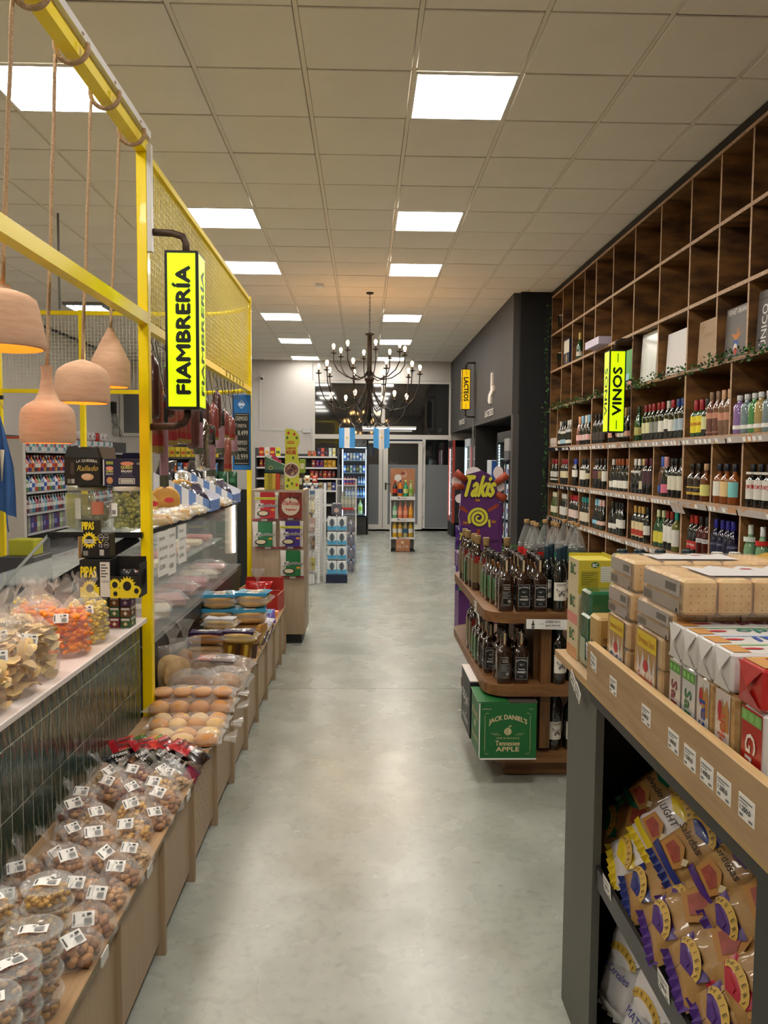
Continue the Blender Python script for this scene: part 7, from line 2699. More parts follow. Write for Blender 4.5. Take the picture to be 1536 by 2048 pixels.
# trays inside the case
for k in range(7):
    y = 3.95 + k * .34
    t = thing('meat_pack', 'wrapped cold cut pack behind the deli glass, %s from the post' % ORD[k], 'deli food', (-1.18, y, .712), .2 * (k % 3), 'packs behind the deli glass')
    MB().box((0, 0, .03), (.24, .2, .06), [M('b8747c', .5), M('d8c8b0', .5), M('c8908c', .5), M('8c3c34', .5)][k % 4], bev=.015).build('meat', t)
    b = MB()
    b.pillow((0, 0, .05), (.28, .24, .10), FILM2, nu=7, nv=6, wob=.018, seed=k, rot=Matrix.Rotation(PI / 2, 3, 'X'))
    b.build('cling_film', t)
for k in range(6):
    y = 4.05 + k * .38
    tag(MB().box((-1.25, y, .985), (.2, .16, .04), [M('d8b8a0', .5), M('e0d0a8', .5), M('b86c64', .5)][k % 3], bev=.01).build('cheese_block'), 'block of cold food on the inner deli shelf, %s from the post' % ORD[k], 'deli food', 'blocks on the inner deli shelf')

# ================================================================ HANGING SAUSAGES
MEAT = [M('7a3a2c', .35, coat=.6, c2='8c4a3c', sc=12), M('7c3a32', .35, coat=.6), M('8c6470', .3, coat=.7, c2='a07c84', sc=20), M('4a2420', .35, coat=.6)]
GLD = M('7c6a34', .4)
MRED = M('7e1c1a', .45)
FOIL = M('cfcbc6', .12, m=1, bump=1, bsc=25, key='crumpled_foil')


def hanger(label, y, zt, zb, kind, w_=.028, x=-1.0, dx=0):
    t = thing('hanging_sausage', label, 'sausage', (x + dx, y, zb), 0, 'sausages hanging from the yellow rail')
    L = zt - zb
    top = 2.19 - zb
    b = MB()
    b.tube([(-dx + .022, 0, top - .01), (-dx + .022, 0, top + .018), (-dx, 0, top + .03), (-dx - .022, 0, top + .02), (-dx - .024, 0, top - .05), (0, 0, L + .05), (.005, 0, L + .02), (-.012, 0, L + .008)], .0022, M('3a3632', .3, m=.8), seg=5)
    b.build('hook', t)
    b = MB()
    mt = {'salami': MEAT[0], 'fuet': MEAT[2], 'dark': MEAT[3], 'pink': MEAT[1], 'foil': FOIL}[kind]
    P = [(.004, 0), (w_ * .8, L * .03), (w_, L * .12), (w_ * 1.02, L * .5), (w_ * .95, L * .82), (w_ * .5, L * .94), (.005, L)]
    if kind == 'foil':
        P = [(r * R.uniform(.8, 1.3), z) for r, z in P]
    b.lathe(P, mt, seg=12)
    b.build('casing', t)
    if kind in ('salami', 'fuet', 'pink'):
        b = MB()
        z0_, z1_, m1 = (.10, .24, MRED) if kind != 'fuet' else (.02, .14, M('4a4c3c', .4))
        b.lathe([(w_ * 1.05, L * z0_), (w_ * 1.06, L * z1_)], m1, seg=12, cap=False)
        b.build('band_label', t)
        b = MB()
        b.lathe([(w_ * 1.03, L * .02), (w_ * 1.05, L * .10)], GLD, seg=12, cap=False)
        b.build('gold_label', t)
    if kind == 'fuet':
        b = MB()
        b.lathe([(w_ * 1.06, L * .62), (w_ * 1.06, L * .95), (w_ * .7, L * .98)], M('171310', .4), seg=12, cap=False)
        f = F((0, -w_ * 1.1, L * .62), (1, 0, 0), (0, 0, 1))
        b.text(f, 'FUET', -w_ * .7, L * .04, w_ * 1.4, L * .04, M('b8ac94', .5), .001)
        b.rect(f, -w_ * .7, L * .22, w_ * 1.4, L * .07, MRED, .001)
        b.build('black_sleeve', t)
    if kind in ('salami', 'dark'):
        b = MB()
        b.tube([(-w_, 0, L * .95), (w_ * .9, 0, L * .6), (-w_ * .6, 0, L * .3)], .003, M('5c8a3c' if kind == 'dark' else 'd8d0c8', .5), seg=5)
        b.build('string', t)
    return t


HK = [('dark smoked piece with green string hanging first by the yellow post', 3.78, 2.07, 1.76, 'dark', .035, 0), ('brown salami with a gold foot hanging behind the first piece', 3.86, 2.0, 1.60, 'salami', .03, .0),
      ('long pale sausage reaching lowest by the yellow post', 3.94, 1.90, 1.43, 'fuet', .022, .01), ('dark sausage with red tag second by the sign', 3.98, 2.06, 1.78, 'dark', .028, .03), ('salami hanging under the left of the deli sign', 4.12, 1.96, 1.64, 'salami', .036, 0),
      ('slim salami under the deli sign, left', 4.26, 1.93, 1.66, 'pink', .024, 0), ('slim salami under the deli sign, middle', 4.38, 1.93, 1.66, 'salami', .024, 0), ('slim salami under the deli sign, right', 4.50, 1.93, 1.66, 'pink', .024, 0),
      ('thick dark salami behind the lower pipe bracket', 4.66, 1.96, 1.63, 'dark', .038, 0), ('gold-footed fuet behind the lower pipe bracket', 4.80, 1.92, 1.60, 'fuet', .030, 0), ('crumpled foil wrapped piece hanging below the sausages', 4.92, 1.84, 1.50, 'foil', .045, 0),
      ('dark salami beside the foil piece', 5.02, 1.97, 1.66, 'dark', .03, 0), ('long fuet with black sleeve hanging lowest in the middle', 5.14, 1.80, 1.46, 'fuet', .030, .01), ('red cased sausage behind the foil piece', 5.28, 1.95, 1.70, 'pink', .036, 0),
      ('black netted sausage bunch beside the sign edge', 5.42, 2.05, 1.78, 'dark', .030, 0), ('fuet with black sleeve right of the deli sign', 5.54, 1.93, 1.61, 'fuet', .030, 0), ('red chorizo with ring label', 5.70, 1.93, 1.73, 'pink', .034, 0),
      ('dark red sausage with gold foot', 5.84, 1.74, 1.48, 'salami', .028, 0), ('chorizo with orange label by the chalkboard', 5.98, 1.90, 1.72, 'pink', .032, .0), ('thin pinkish sausage by the chalkboard', 6.14, 1.86, 1.60, 'fuet', .024, 0), ('second chorizo behind the chalkboard edge', 6.26, 1.88, 1.68, 'pink', .030, -.03)]
for l, y, zt2, zb, kd, w_, dx in HK:
    hanger(l, y, zt2, zb, kd, w_, dx=dx)
for k in range(6):
    b = MB()
    y = 5.50 + k * .15
    b.tube([(.022, 0, 0), (.022, 0, .035), (0, 0, .052), (-.022, 0, .035), (-.022, .01, -.06), (-.0, .02, -.12), (.03, .03, -.125), (.045, .03, -.09)], .0022, M('5a5048', .3, m=.8), seg=5)
    tag(b.build('empty_hook', None, (-.98, y + .07, 2.155)), 'bare S-shaped hook on the yellow rail, %s beyond the sign' % ORD[k], 'hook', 'bare hooks on the yellow rail')
# ================================================================ BACK OF THE SHOP
# tortilla cabinet end
CW2 = M('b09a82', .5, c2='a58e74', sc=7, st=(14, 14, .8), detail=6, key='cabinet_laminate')
WHM = M('dcdcdc', .4)
t = thing('end_cabinet', 'pale wood cabinet end hung with tortilla packets', 'cabinet', (-.72, 6.93, 0))
b = MB()
b.box((0, 0, .70), (.45, .50, 1.24), CW2, bev=.002)
b.build('body', t)
MB().box((0, 0, .04), (.40, .46, .08), BLACK).build('plinth', t)
for k, (x, z) in enumerate(((-.12, 1.066), (.10, 1.076), (-.09, .830), (.10, .832), (.12, .578))):
    b = MB()
    b.box((x, -.262, z), (.20, .018, .012), M('b84c5c', .5))
    b.rect(F((x - .02, -.273, z - .006), (1, 0, 0), (0, 0, 1)), 0, -.004, .05, .018, PAPER, .001)
    b.build('peg_bar', t)


def tortilla(label, x, z, w_, h_, col, title, tilt=0, seed=0, tia=False):
    t = thing('tortilla_pack', label, 'food pack', (x, 6.645, z), 0, 'tortilla packs on the cabinet end')
    b = MB()
    b.pillow((0, 0, 0), (w_, h_, .035), M('d4ccc4', .25, coat=.6, bump=.3, bsc=20), nu=8, nv=8, wob=.004, seed=seed)
    b.build('pack_film', t)
    f = F((-w_ / 2, -.022, -h_ / 2), (1, 0, 0), (0, 0, 1))
    b = MB()
    cm = M(col, .35, coat=.4)
    if tia:
        b.rect(f, .004, .004, w_ - .008, h_ - .008, M('5c1c1c', .4, c2='8c2c1c', sc=30), .001)
        b.disc(f, w_ * .5, h_ * .45, w_ * .38, M('c8b8a0', .5), .002, n=26)
        b.text(f, 'TíaRosa', w_ * .14, h_ * .50, w_ * .70, h_ * .16, M('b03030', .5), .004, sh=.15, bold=.001)
        b.text(f, 'Fajitas', w_ * .30, h_ * .28, w_ * .45, h_ * .09, M('c02c2c', .5), .004, bold=.001)
        for k in range(3):
            b.disc(f, w_ * (.48 + .16 * k), h_ * .78, .010, INK, .003, n=8)
    else:
        b.rect(f, w_ * .25, .004, w_ * .62, h_ * .98, cm, .001)
        if col != '1c6c3c' or seed == 9:
            b.rect(f, w_ * .02, h_ * .72, w_ * .94, h_ * .09, M('dcd84c', .5), .003)
            b.text(f, 'GRANDES 25 UNIDADES', w_ * .06, h_ * .74, w_ * .84, h_ * .045, INK, .004)
        b.rect(f, w_ * .08, h_ * .42, w_ * .30, h_ * .16, M('d8d0cc', .4), .0015)
        b.text(f, 'Rapiditas', w_ * .15, h_ * .42, w_ * .78, h_ * .14, PAPER, .0035, sh=.35, bold=.0022)
        b.text(f, 'Rapiditas', w_ * .15, h_ * .42, w_ * .78, h_ * .14, INK, .0055, sh=.35, bold=.0005)
        b.disc(f, w_ * .38, h_ * .20, w_ * .26, M('2a1c18', .5), .0025, ry=h_ * .12)
        b.disc(f, w_ * .38, h_ * .21, w_ * .20, M('cfc0a0', .5), .0035, ry=h_ * .08)
        b.disc(f, w_ * .78, h_ * .34, w_ * .09, M('d8902c', .5), .0035, ry=h_ * .04)
    b.build('printed_front', t)


tortilla('red and white tortilla packet, top left on the cabinet end', -.815, 1.19, .20, .225, 'b82028', 'Rapiditas', seed=9)
tortilla('dark red tortilla packet with round picture, top right on the cabinet end', -.610, 1.195, .20, .225, '5c1c1c', 'Tia', seed=2, tia=True)
tortilla('green tortilla packet, middle left on the cabinet end', -.835, .945, .20, .215, '1c6c3c', 'R', seed=3)
tortilla('purple tortilla packet, middle right on the cabinet end', -.605, .95, .20, .22, '3c2878', 'R', seed=4)
tortilla('green tortilla packet, alone in the lowest row of the cabinet end', -.600, .70, .20, .22, '1c6c3c', 'R', seed=5)
# clear bags on pegs down the aisle side
for k in range(5):
    b = MB()
    b.pillow((0, 0, 0), (.16, .20, .05), FILM2, nu=6, nv=7, wob=.012, seed=k + 3, rot=Matrix.Rotation(PI / 2, 3, 'Z'))
    tag(b.build('hanging_bag', None, (-.465, 6.80 + (k % 2) * .14, 1.15 - k * .2)), 'crumpled clear bag hanging on the aisle side of the cabinet, %s from the top' % ORD[k], 'bag', 'clear bags on the cabinet side')
# things on top of the cabinet
b = MB()
YB = [M('d8c83c', .5), M('b8a83c', .5), M('dcb84c', .5), M('c8442c', .5)]
for k in range(11):
    for j in range(4):
        tg = MB().box((0, 0, 0), (.031, .06, .0115), YB[j], bev=.001)
        tag(tg.build('soup_box', None, (-.828 + j * .033, 6.76, 1.327 + .0125 * k)), 'thin %s box in the stacks on the cabinet, %s from the bottom' % (['yellow', 'olive', 'amber', 'red'][j], ORD[k]), 'box', 'thin boxes stacked on the cabinet')
t = thing('green_tray', 'green sloping display carton on top of the yellow boxes', 'box', (-.84, 6.74, 1.468))
b = MB()
b.slab(F((0, 0, 0), (1, 0, 0), (0, 0, 1)), [(0, 0), (.175, 0), (.175, .06), (.0, .135)], .14, M('3c6450', .5, c2='5c8060', sc=5))
b.build('carton_body', t)
b = MB()
f = F((0, 0, 0), (1, 0, 0), (0, 0, 1))
b.rect(f, 0, .002, .175, .018, M('1c3c3c', .5))
b.disc(f, .05, .038, .018, M('c8c06c', .5))
b.disc(f, .05, .038, .013, M('4c6c50', .5), .001)
b.poly(f, [(.06, .115), (.12, .085), (.15, .075), (.10, .135), (.06, .145)], M('b83c5c', .5), .001)
b.poly(f, [(.0, .135), (.05, .118), (.06, .145), (.02, .15)], M('dcd4c8', .5), .001)
b.build('printed_front', t)
t = thing('standee', 'tall yellow cardboard standee with food bowl and slogan on the cabinet', 'sign', (-.605, 6.72, 1.322))
b = MB()
b.slab(F((-.062, 0, 0), (1, 0, 0), (0, 0, 1)), [(0, 0), (.12, 0), (.12, .12), (.13, .19), (.115, .27), (.105, .35), (.125, .40), (.12, .46), (.09, .50), (.06, .515), (.002, .515)], .006, M('c8c83c', .5))
b.build('board', t)
b = MB()
f = F((-.062, 0, 0), (1, 0, 0), (0, 0, 1))
RDD, GRR = M('b8382c', .5), M('4c6c2c', .5)
b.disc(f, .05, .40, .034, M('b82c24', .5), .001, ry=.014)
b.disc(f, .05, .40, .029, M('dcc83c', .5), .0016, ry=.010)
b.text(f, 'MAGGI', .030, .394, .04, .012, M('b82c24', .5), .0024, bold=.0006)
b.text(f, 'EL SABOR QUE', .012, .338, .078, .022, RDD, .001, bold=.0008)
b.text(f, 'NOS UNE', .012, .300, .08, .034, RDD, .001, bold=.0015)
b.disc(f, .056, .165, .066, M('d8d0c0', .5), .001, n=24)
b.disc(f, .056, .168, .058, M('5c3430', .6, c2='8c5c48', sc=60), .0018, n=24, ry=.052)
for k in range(14):
    a = k * 2.4
    b.disc(f, .056 + .04 * math.cos(a) * (k / 14), .168 + .035 * math.sin(a), .009, M(['4a2c34', 'a87858', 'c8b890', '6a3c30'][k % 4], .6), .0026, n=8)
for x, y, m in ((.03, .48, RDD), (.08, .47, RDD), (.02, .44, GRR), (.10, .44, GRR), (.07, .27, GRR), (.02, .03, GRR), (.06, .05, GRR), (.10, .04, RDD), (.03, .08, GRR)):
    b.disc(f, x, y, .011, m, .001, n=8, ry=.014)
b.build('printed_front', t)
for k, (x, z, w_, h_, c) in enumerate([(-.70, 1.322, .04, .13, 'b8b4a4'), (-.545, 1.322, .05, .14, '3c3028'), (-.525, 1.47, .045, .12, '8ca83c')]):
    b = MB().box((0, 0, h_ / 2), (w_, .09, h_), M(c, .4), bev=.003)
    b.rect(F((-w_ / 2, -.046, 0), (1, 0, 0), (0, 0, 1)), .006, h_ * .3, w_ - .012, h_ * .4, M('d8d4c4', .5), .0)
    tag(b.build('food_box', None, (x, 6.95 - .12, z - (0 if k < 2 else .008))), ['grey food box between the thin boxes and standee', 'dark food box right of the standee on the cabinet', 'green food box stacked on the dark one'][k], 'box')


def shelfload(name, grp, x0, x1, z, y, cols, w_, h_, d_, kind, where, cat='packet', jitter=.1, ydir=False, fx=None):
    """a row of small separate goods on a shelf"""
    n = int(abs(x1 - x0) / w_)
    for k in range(n):
        c = cols[k % len(cols)] if not isinstance(cols[0], tuple) else cols[k % len(cols)][0]
        c2 = 'e0dcd4' if not isinstance(cols[0], tuple) else cols[k % len(cols)][1]
        q = x0 + (x1 - x0) * (k + .5) / n
        key = (name, kind, c, c2, w_, h_, fx)
        if key not in _bot:
            b = MB()
            if kind == 'box':
                b.box((0, 0, h_ / 2), (w_ * .94, d_, h_), M(c, .4), bev=.002)
                f = F((-w_ * .47, -d_ / 2 - .0006, 0), (1, 0, 0), (0, 0, 1))
                b.rect(f, w_ * .12, h_ * .3, w_ * .7, h_ * .28, M(c2, .5), .001)
            elif kind == 'bag':
                b.pillow((0, 0, h_ / 2), (w_ * .98, h_, d_ * .6), M(c, .3, coat=.5), nu=5, nv=6, wob=.004, seed=k)
                b.rect(F((-w_ * .3, -d_ * .32, 0), (1, 0, 0), (0, 0, 1)), 0, h_ * .35, w_ * .55, h_ * .25, M(c2, .5), .001)
            elif kind == 'can':
                r = w_ * .46
                b.lathe([(r * .9, 0), (r, .006), (r, h_ - .01), (r * .85, h_)], M(c, .3, coat=.3), seg=10)
                b.lathe([(r * 1.01, h_ * .3), (r * 1.01, h_ * .65)], M(c2, .4), seg=10, cap=False)
            else:
                r = w_ * .44
                b.lathe([(r * .95, 0), (r, .006), (r, h_ * .62), (r * .45, h_ * .78), (r * .3, h_ * .84), (r * .3, h_ * .9)], M(c, .12, coat=.8), seg=12)
                b.lathe([(r * .36, h_ * .88), (r * .36, h_)], M(c2 if c2 != c else 'e8e8e8', .4), seg=10)
                b.lathe([(r * 1.02, h_ * .25), (r * 1.02, h_ * .5)], M(c2, .4), seg=12, cap=False)
            _bot[key] = b.mesh(name)
        cname = where + ', ' + ORD[k] + ' from the left'
        o = put(name, _bot[key], None, (q, y, z) if not ydir else (y, q, z), R.uniform(-jitter, jitter) + (PI / 2 if ydir else 0))
        tag(o, cname, cat, grp)


# back gondola with coffee, tea and snacks
GZ = [(1.645, .035), (1.43, .035), (1.22, .035), (.98, .03), (.70, .03), (.40, .03)]
t = thing('snack_gondola', 'grey gondola shelving of coffee and snack packs before the back wall', 'shelf unit', (-1.3, 15.6, 0))
MB().box((0, .22, .86), (1.62, .03, 1.66), M('2c2c30', .6)).build('back_panel', t)
MB().box((.80, .05, .9), (.03, .36, 1.8), M('3c3c40', .5)).build('side_panel', t)
MB().box((-.80, .05, .9), (.03, .36, 1.8), M('3c3c40', .5)).build('side_panel', t)
for z, h_ in GZ:
    MB().box((0, .02, z - .02), (1.57, .38, .03), WHM, fm={'-y': M('d8d4d4', .4)}).build('shelf', t)
gy = 15.52
shelfload('coffee_box', 'boxes on the top gondola shelf', -2.05, -1.62, 1.641, gy, [('b82420', 'dca83c'), ('d8cfc4', 'dca83c'), ('b82c30', 'd8b04c'), ('ccc83c', '3c5c2c')], .095, .17, .06, 'box', 'upright box on the top shelf of the snack gondola', 'box')
shelfload('coffee_box', 'boxes on the top gondola shelf', -1.1, -.92, 1.641, gy, [('a06838', 'c8403c')], .07, .11, .06, 'box', 'low brown box on the top shelf of the snack gondola', 'box')
shelfload('tea_carton', 'boxes on the top gondola shelf', -.91, -.54, 1.641, gy, [('2c2440', '8c7cb0'), ('c85c48', '4c2c50'), ('2c2028', '5c4850'), ('b8c8c4', 'dcdcd4'), ('d8d4b0', 'c8b83c'), ('d8c8b8', 'c8703c')], .062, .165, .06, 'box', 'tall tea carton on the top shelf of the snack gondola', 'box')
shelfload('coffee_bag', 'bags on the second gondola shelf', -2.05, -1.60, 1.426, gy, [('8c2420', 'd8c03c'), ('b82c24', 'e0d8c8')], .075, .15, .06, 'bag', 'red bag on the second shelf of the snack gondola')
shelfload('coffee_bag', 'bags on the second gondola shelf', -1.02, -.54, 1.426, gy, [('8c3428', 'd8c8b0'), ('4c2070', 'c8442c'), ('4c2468', 'b83c34'), ('c89c28', '6c5c14'), ('d8a42c', 'ac7c18'), ('d0a030', 'f0d060')], .08, .15, .07, 'bag', 'purple or gold bag on the second snack gondola shelf')
shelfload('snack_bag_small', 'bags on the third gondola shelf', -1.05, -.54, 1.216, gy, [('a83028', 'd8b04c'), ('7c1c20', 'c8a890'), ('3c1c1c', 'b84c30')], .085, .15, .07, 'bag', 'dark red snack bag on the third shelf of the snack gondola')
shelfload('snack_bag_small', 'bags on the fourth gondola shelf', -1.05, -.54, .976, gy, [('c8b890', '8c5c34'), ('2c3c8c', 'd8d4d0')], .085, .16, .07, 'bag', 'mixed bag on the fourth shelf of the snack gondola')

# end of the white gondola
t = thing('white_gondola', 'white slotted gondola end with five shelves behind the wood cabinet', 'shelf unit', (-.66, 9.9, 0))
MB().box((.10, 0, .6), (.03, .04, 1.16), WHM).build('slotted_upright', t)
for k in range(22):
    pass
b = MB()
for k in range(26):
    b.rect(F((.0915, -.0206, .08 + k * .04), (1, 0, 0), (0, 0, 1)), 0, 0, .006, .016, BLACK)
o = b.build('slots', t)
o['kind'] = 'stuff'
MB().box((-.1, .9, .6), (.42, .02, 1.16), WHM).build('back_panel', t)
for z in (.917, .686, .455, .20):
    MB().box((-.05, .15, z - .02), (.27, .34, .03), WHM).build('shelf', t)
MB().box((-.1, .02, .075), (.3, .1, .13), WHM).build('base', t)
SEC = 'on the white gondola end'
for z, cols, kind, hh, lab in ((.914, [('c8c090', 'dcd8c0'), ('b8a850', 'd8d0a0')], 'bottle', .17, 'top'), (.683, [('a88880', 'd8ccc4'), ('d8d8dc', '2c4c8c')], 'box', .16, 'second'), (.452, [('5c4c40', '8c7460'), ('4c8c5c', '3c7048')], 'can', .17, 'third'), (.197, [('a89c50', '6c6c34'), ('c8c4b0', '9c9c4c')], 'box', .15, 'fourth'), (1.10, [('8c3c30', 'd8c8b8'), ('3c5c7c', 'c8d0d8'), ('b8b4b0', '4c6c8c')], 'bottle', .18, 'uppermost')):
    shelfload('grocery_item', 'goods on the white gondola end', -.82, -.60, z, 9.86, cols, .073, hh, .07, kind, 'small item %s, %s shelf' % (SEC, lab), 'grocery')
MB().box((-.05, .15, 1.08), (.27, .34, .03), WHM).build('shelf', t)
shelfload('grocery_item', 'heap on top of the white gondola', -.84, -.56, 1.28, 9.86, [('c8c0b0', 'a84434'), ('d8cfa8', 'b8642c'), ('b84434', 'e0dcd0')], .07, .10, .08, 'bag', 'wrapped packet on the very top of the white gondola', 'grocery')
MB().box((-.05, .15, 1.262), (.27, .34, .02), WHM).build('shelf', t)
o = MB().box((-.05, -.025, .845 + .02), (.15, .004, .11), M('2a2420', .5))
o.rect(F((-.125, -.028, .81), (1, 0, 0), (0, 0, 1)), .0, .06, .11, .05, M('dcd8c8', .5), .001)
o.text(F((-.125, -.028, .81), (1, 0, 0), (0, 0, 1)), 'CORONA', .012, .075, .08, .02, INK, .002)
o.rect(F((-.125, -.028, .81), (1, 0, 0), (0, 0, 1)), .10, .005, .03, .07, M('d8a83c', .5), .002)
o.build('promo_card', t)

# blue rack of canned six-packs
t = thing('can_rack', 'white-posted rack holding stacked blue and white can packs', 'display rack', (-.335, 10.15, 0))
MB().box((-.155, -.07, .64), (.035, .03, 1.28), WHM).build('post', t)
b = MB()
b.box((.0, .0, .055), (.27, .30, .11), M('16203c', .4), fm={'+z': M('6ab0d8', .4)})
b.build('base', t)
BLW = M('4c9cc8', .4)
for i in range(4):
    for j in range(2):
        z = .122 + i * .186
        pk = thing('can_pack', 'blue and white can multipack, %s from the bottom, %s column' % (ORD[i], ['left', 'right'][j]), 'drink pack', (-.395 + j * .125, 10.14, z), 0, 'blue and white can packs')
        b = MB()
        b.box((0, 0, .08), (.122, .26, .165), M('d4d8dc', .35), bev=.006)
        f = F((-.061, -.1306, 0), (1, 0, 0), (0, 0, 1))
        b.poly(f, [(.003, .003), (.119, .003), (.119, .06), (.09, .05), (.06, .07), (.03, .048), (.003, .065)], BLW, .0006)
        b.disc(f, .061, .095, .036, M('b8b8b0', .4), .0012, ry=.052)
        b.disc(f, .061, .095, .030, M('5a6470', .4), .0018, ry=.046)
        b.rect(f, .056, .03, .010, .12, M('20303c', .4), .0024)
        b.build('carton', pk)
        b = MB()
        for q in range(2):
            b.lathe([(.024, .16), (.027, .165), (.026, .176), (.022, .178)], M('c8c8cc', .2, m=.9), seg=10, o=(-.03 + q * .06, -.08, 0))
        b.build('can_tops', pk)['kind'] = 'stuff'
pk = thing('can_pack', 'dark silver can multipack alone on top of the blue stack', 'drink pack', (-.34, 10.16, .122 + 4 * .186 + .006))
b = MB()
b.box((0, 0, .07), (.13, .2, .13), M('4c4c5c', .3, c2='6c6870', sc=20), bev=.006)
b.disc(F((-.065, -.1006, 0), (1, 0, 0), (0, 0, 1)), .065, .06, .03, M('b89c8c', .5))
b.build('carton', pk)
b = MB()
for q in range(2):
    b.lathe([(.027, .135), (.027, .15), (.022, .152)], M('c8c8cc', .2, m=.9), seg=10, o=(-.03 + q * .06, -.05, 0))
b.build('can_tops', pk)['kind'] = 'stuff'
for k in range(4):
    b = MB()
    b.lathe([(.045, 0), (.05, .01), (.05, .12), (.03, .15), (.012, .165), (.012, .18)], M('8c8c98', .1, coat=.8, c2='5c5c70', sc=20), seg=12)
    tag(b.build('bottle_pack', None, (-.165, 10.9, .02 + k * .185)), 'dark shrink-wrapped bottle pack beside the can rack, %s from the floor' % ORD[k], 'drink pack', 'wrapped packs behind the can rack')
MB().tube([(0, 0, 0), (0, 0, .74)], .006, WHM).build('rack_post', thing('thin_rack', 'thin white rack behind the can packs', 'display rack', (-.10, 10.95, 0)))
b = MB()
b.lathe([(.09, 0), (.1, .02), (.1, .28), (.04, .38), (.03, .40)], M('7ca0d0', .1, film=.5, coat=.8), seg=16)
tag(b.build('water_jug', None, (-.20, 12.1, 0)), 'large blue tinted water jug on the floor beyond the can rack', 'bottle')

# white wire rack
t = thing('wire_rack', 'white wire mesh rack with clear bottles in front of the black fridge', 'display rack', (-.27, 12.6, 0))
for x in (-.155, .155):
    MB().box((x, 0, .64), (.022, .022, 1.28), WHM).build('post', t)
MB().box((0, 0, 1.27), (.33, .03, .02), WHM).build('top_rail', t)
MB().box((0, .0, 1.17), (.33, .02, .012), WHM).build('rail', t)
MB().box((0, -.01, .795), (.24, .012, .035), M('b82c34', .5)).build('red_strip', t)
b = MB()
for k in range(13):
    b.bar((-.15 + k * .025, .0, .1), (-.15 + k * .025, 0, 1.17), .003, .003, WHM, upv=(1, 0, 0))
for k in range(40):
    b.bar((-.155, 0, .12 + k * .0265), (.155, 0, .12 + k * .0265), .003, .003, WHM)
b.build('wire_mesh', t)['kind'] = 'stuff'
for z in (.80, .40):
    MB().box((.02, .14, z - .01), (.27, .24, .014), WHM).build('shelf', t)
shelfload('clear_bottle', 'clear bottles on the wire rack', -.36, -.13, .80, 12.68, [('a8b8a0', 'c8ccb0')], .057, .27, .06, 'bottle', 'clear bottle on the wire rack, upper shelf', 'bottle')
shelfload('clear_bottle', 'clear bottles on the wire rack', -.36, -.13, .40, 12.68, [('a8a890', '8c9c3c')], .057, .20, .06, 'bottle', 'clear bottle on the wire rack, lower shelf', 'bottle')

# black fridge with lit drinks
FB = M('0e0f11', .25, coat=.5)
t = thing('black_fridge', 'black upright glass-door drinks fridge beside the shop door', 'fridge', (-.19, 16.85, 0))
b = MB()
b.box((-.28, 0, 1.0), (.04, .6, 2.0), FB)
b.box((.28, 0, 1.0), (.04, .6, 2.0), FB)
b.box((0, .29, 1.0), (.56, .03, 2.0), M('1c2c40', .5))
b.box((0, 0, .19), (.56, .6, .36), FB)
b.box((0, 0, 1.93), (.56, .6, .16), FB)
b.build('body', t)
MB().box((0, -.305, 1.93), (.52, .01, .13), M('2a3038', .15, coat=1, c2='6c7478', sc=7)).build('header', t)
for z in (.42, .78, 1.04, 1.30, 1.56):
    MB().box((0, 0, z), (.52, .5, .012), M('9cc0d8', .2)).build('shelf', t)
MB().box((0, -.308, 1.11), (.54, .008, 1.44), GLASS).build('door_glass', t)
for x in (-.245, .245):
    MB().box((x, -.24, 1.1), (.012, .012, 1.4), M('c8e8ff', .5, emit=9)).build('led_strip', t)
MB().box((0, -.20, 1.835), (.5, .03, .01), M('c8e8ff', .5, emit=5)).build('led_strip', t)
b = MB()
for k in range(6):
    b.rect(F((-.2, -.301, .08), (1, 0, 0), (0, 0, 1)), 0, k * .035, .4, .006, M('2c2c30', .5))
b.build('vent', t)['kind'] = 'stuff'
fy = 16.68
shelfload('drink_can', 'cans in the black fridge', -.42, .04, 1.57, fy, [('4c7cc8', 'd8e0e8'), ('c8d0d8', '3c5ca8'), ('a8a49c', 'c8c4bc'), ('8cb8c8', 'e0e0e0')], .058, .15, .06, 'can', 'can on the top shelf of the black fridge', 'can')
shelfload('drink_can', 'cans in the black fridge', -.42, .04, 1.31, fy, [('3c68b8', 'c8d8e8'), ('3c4430', '8c8c50'), ('c0ccc8', '6c9c8c')], .058, .15, .06, 'can', 'can on the second shelf of the black fridge', 'can')
shelfload('drink_bottle', 'bottles in the black fridge', -.42, -.17, 1.05, fy, [('c8504c', '3c3c8c')], .06, .19, .06, 'bottle', 'red bottle on the third shelf of the black fridge', 'bottle')
shelfload('drink_bottle', 'bottles in the black fridge', -.12, .04, 1.05, fy, [('5c8cc8', 'c8d8f0')], .05, .17, .05, 'bottle', 'blue bottle on the third shelf of the black fridge', 'bottle')
shelfload('drink_bottle', 'bottles in the black fridge', -.38, .04, .79, fy, [('4c84d0', 'a8d0e8'), ('3c6cb8', '8cc8c8')], .06, .19, .06, 'bottle', 'blue bottle on the fourth shelf of the black fridge', 'bottle')
shelfload('drink_bottle', 'bottles in the black fridge', -.12, .0, .43, fy, [('b8e0a8', '9cc83c')], .11, .31, .10, 'bottle', 'large pale green bottle low in the black fridge', 'bottle')

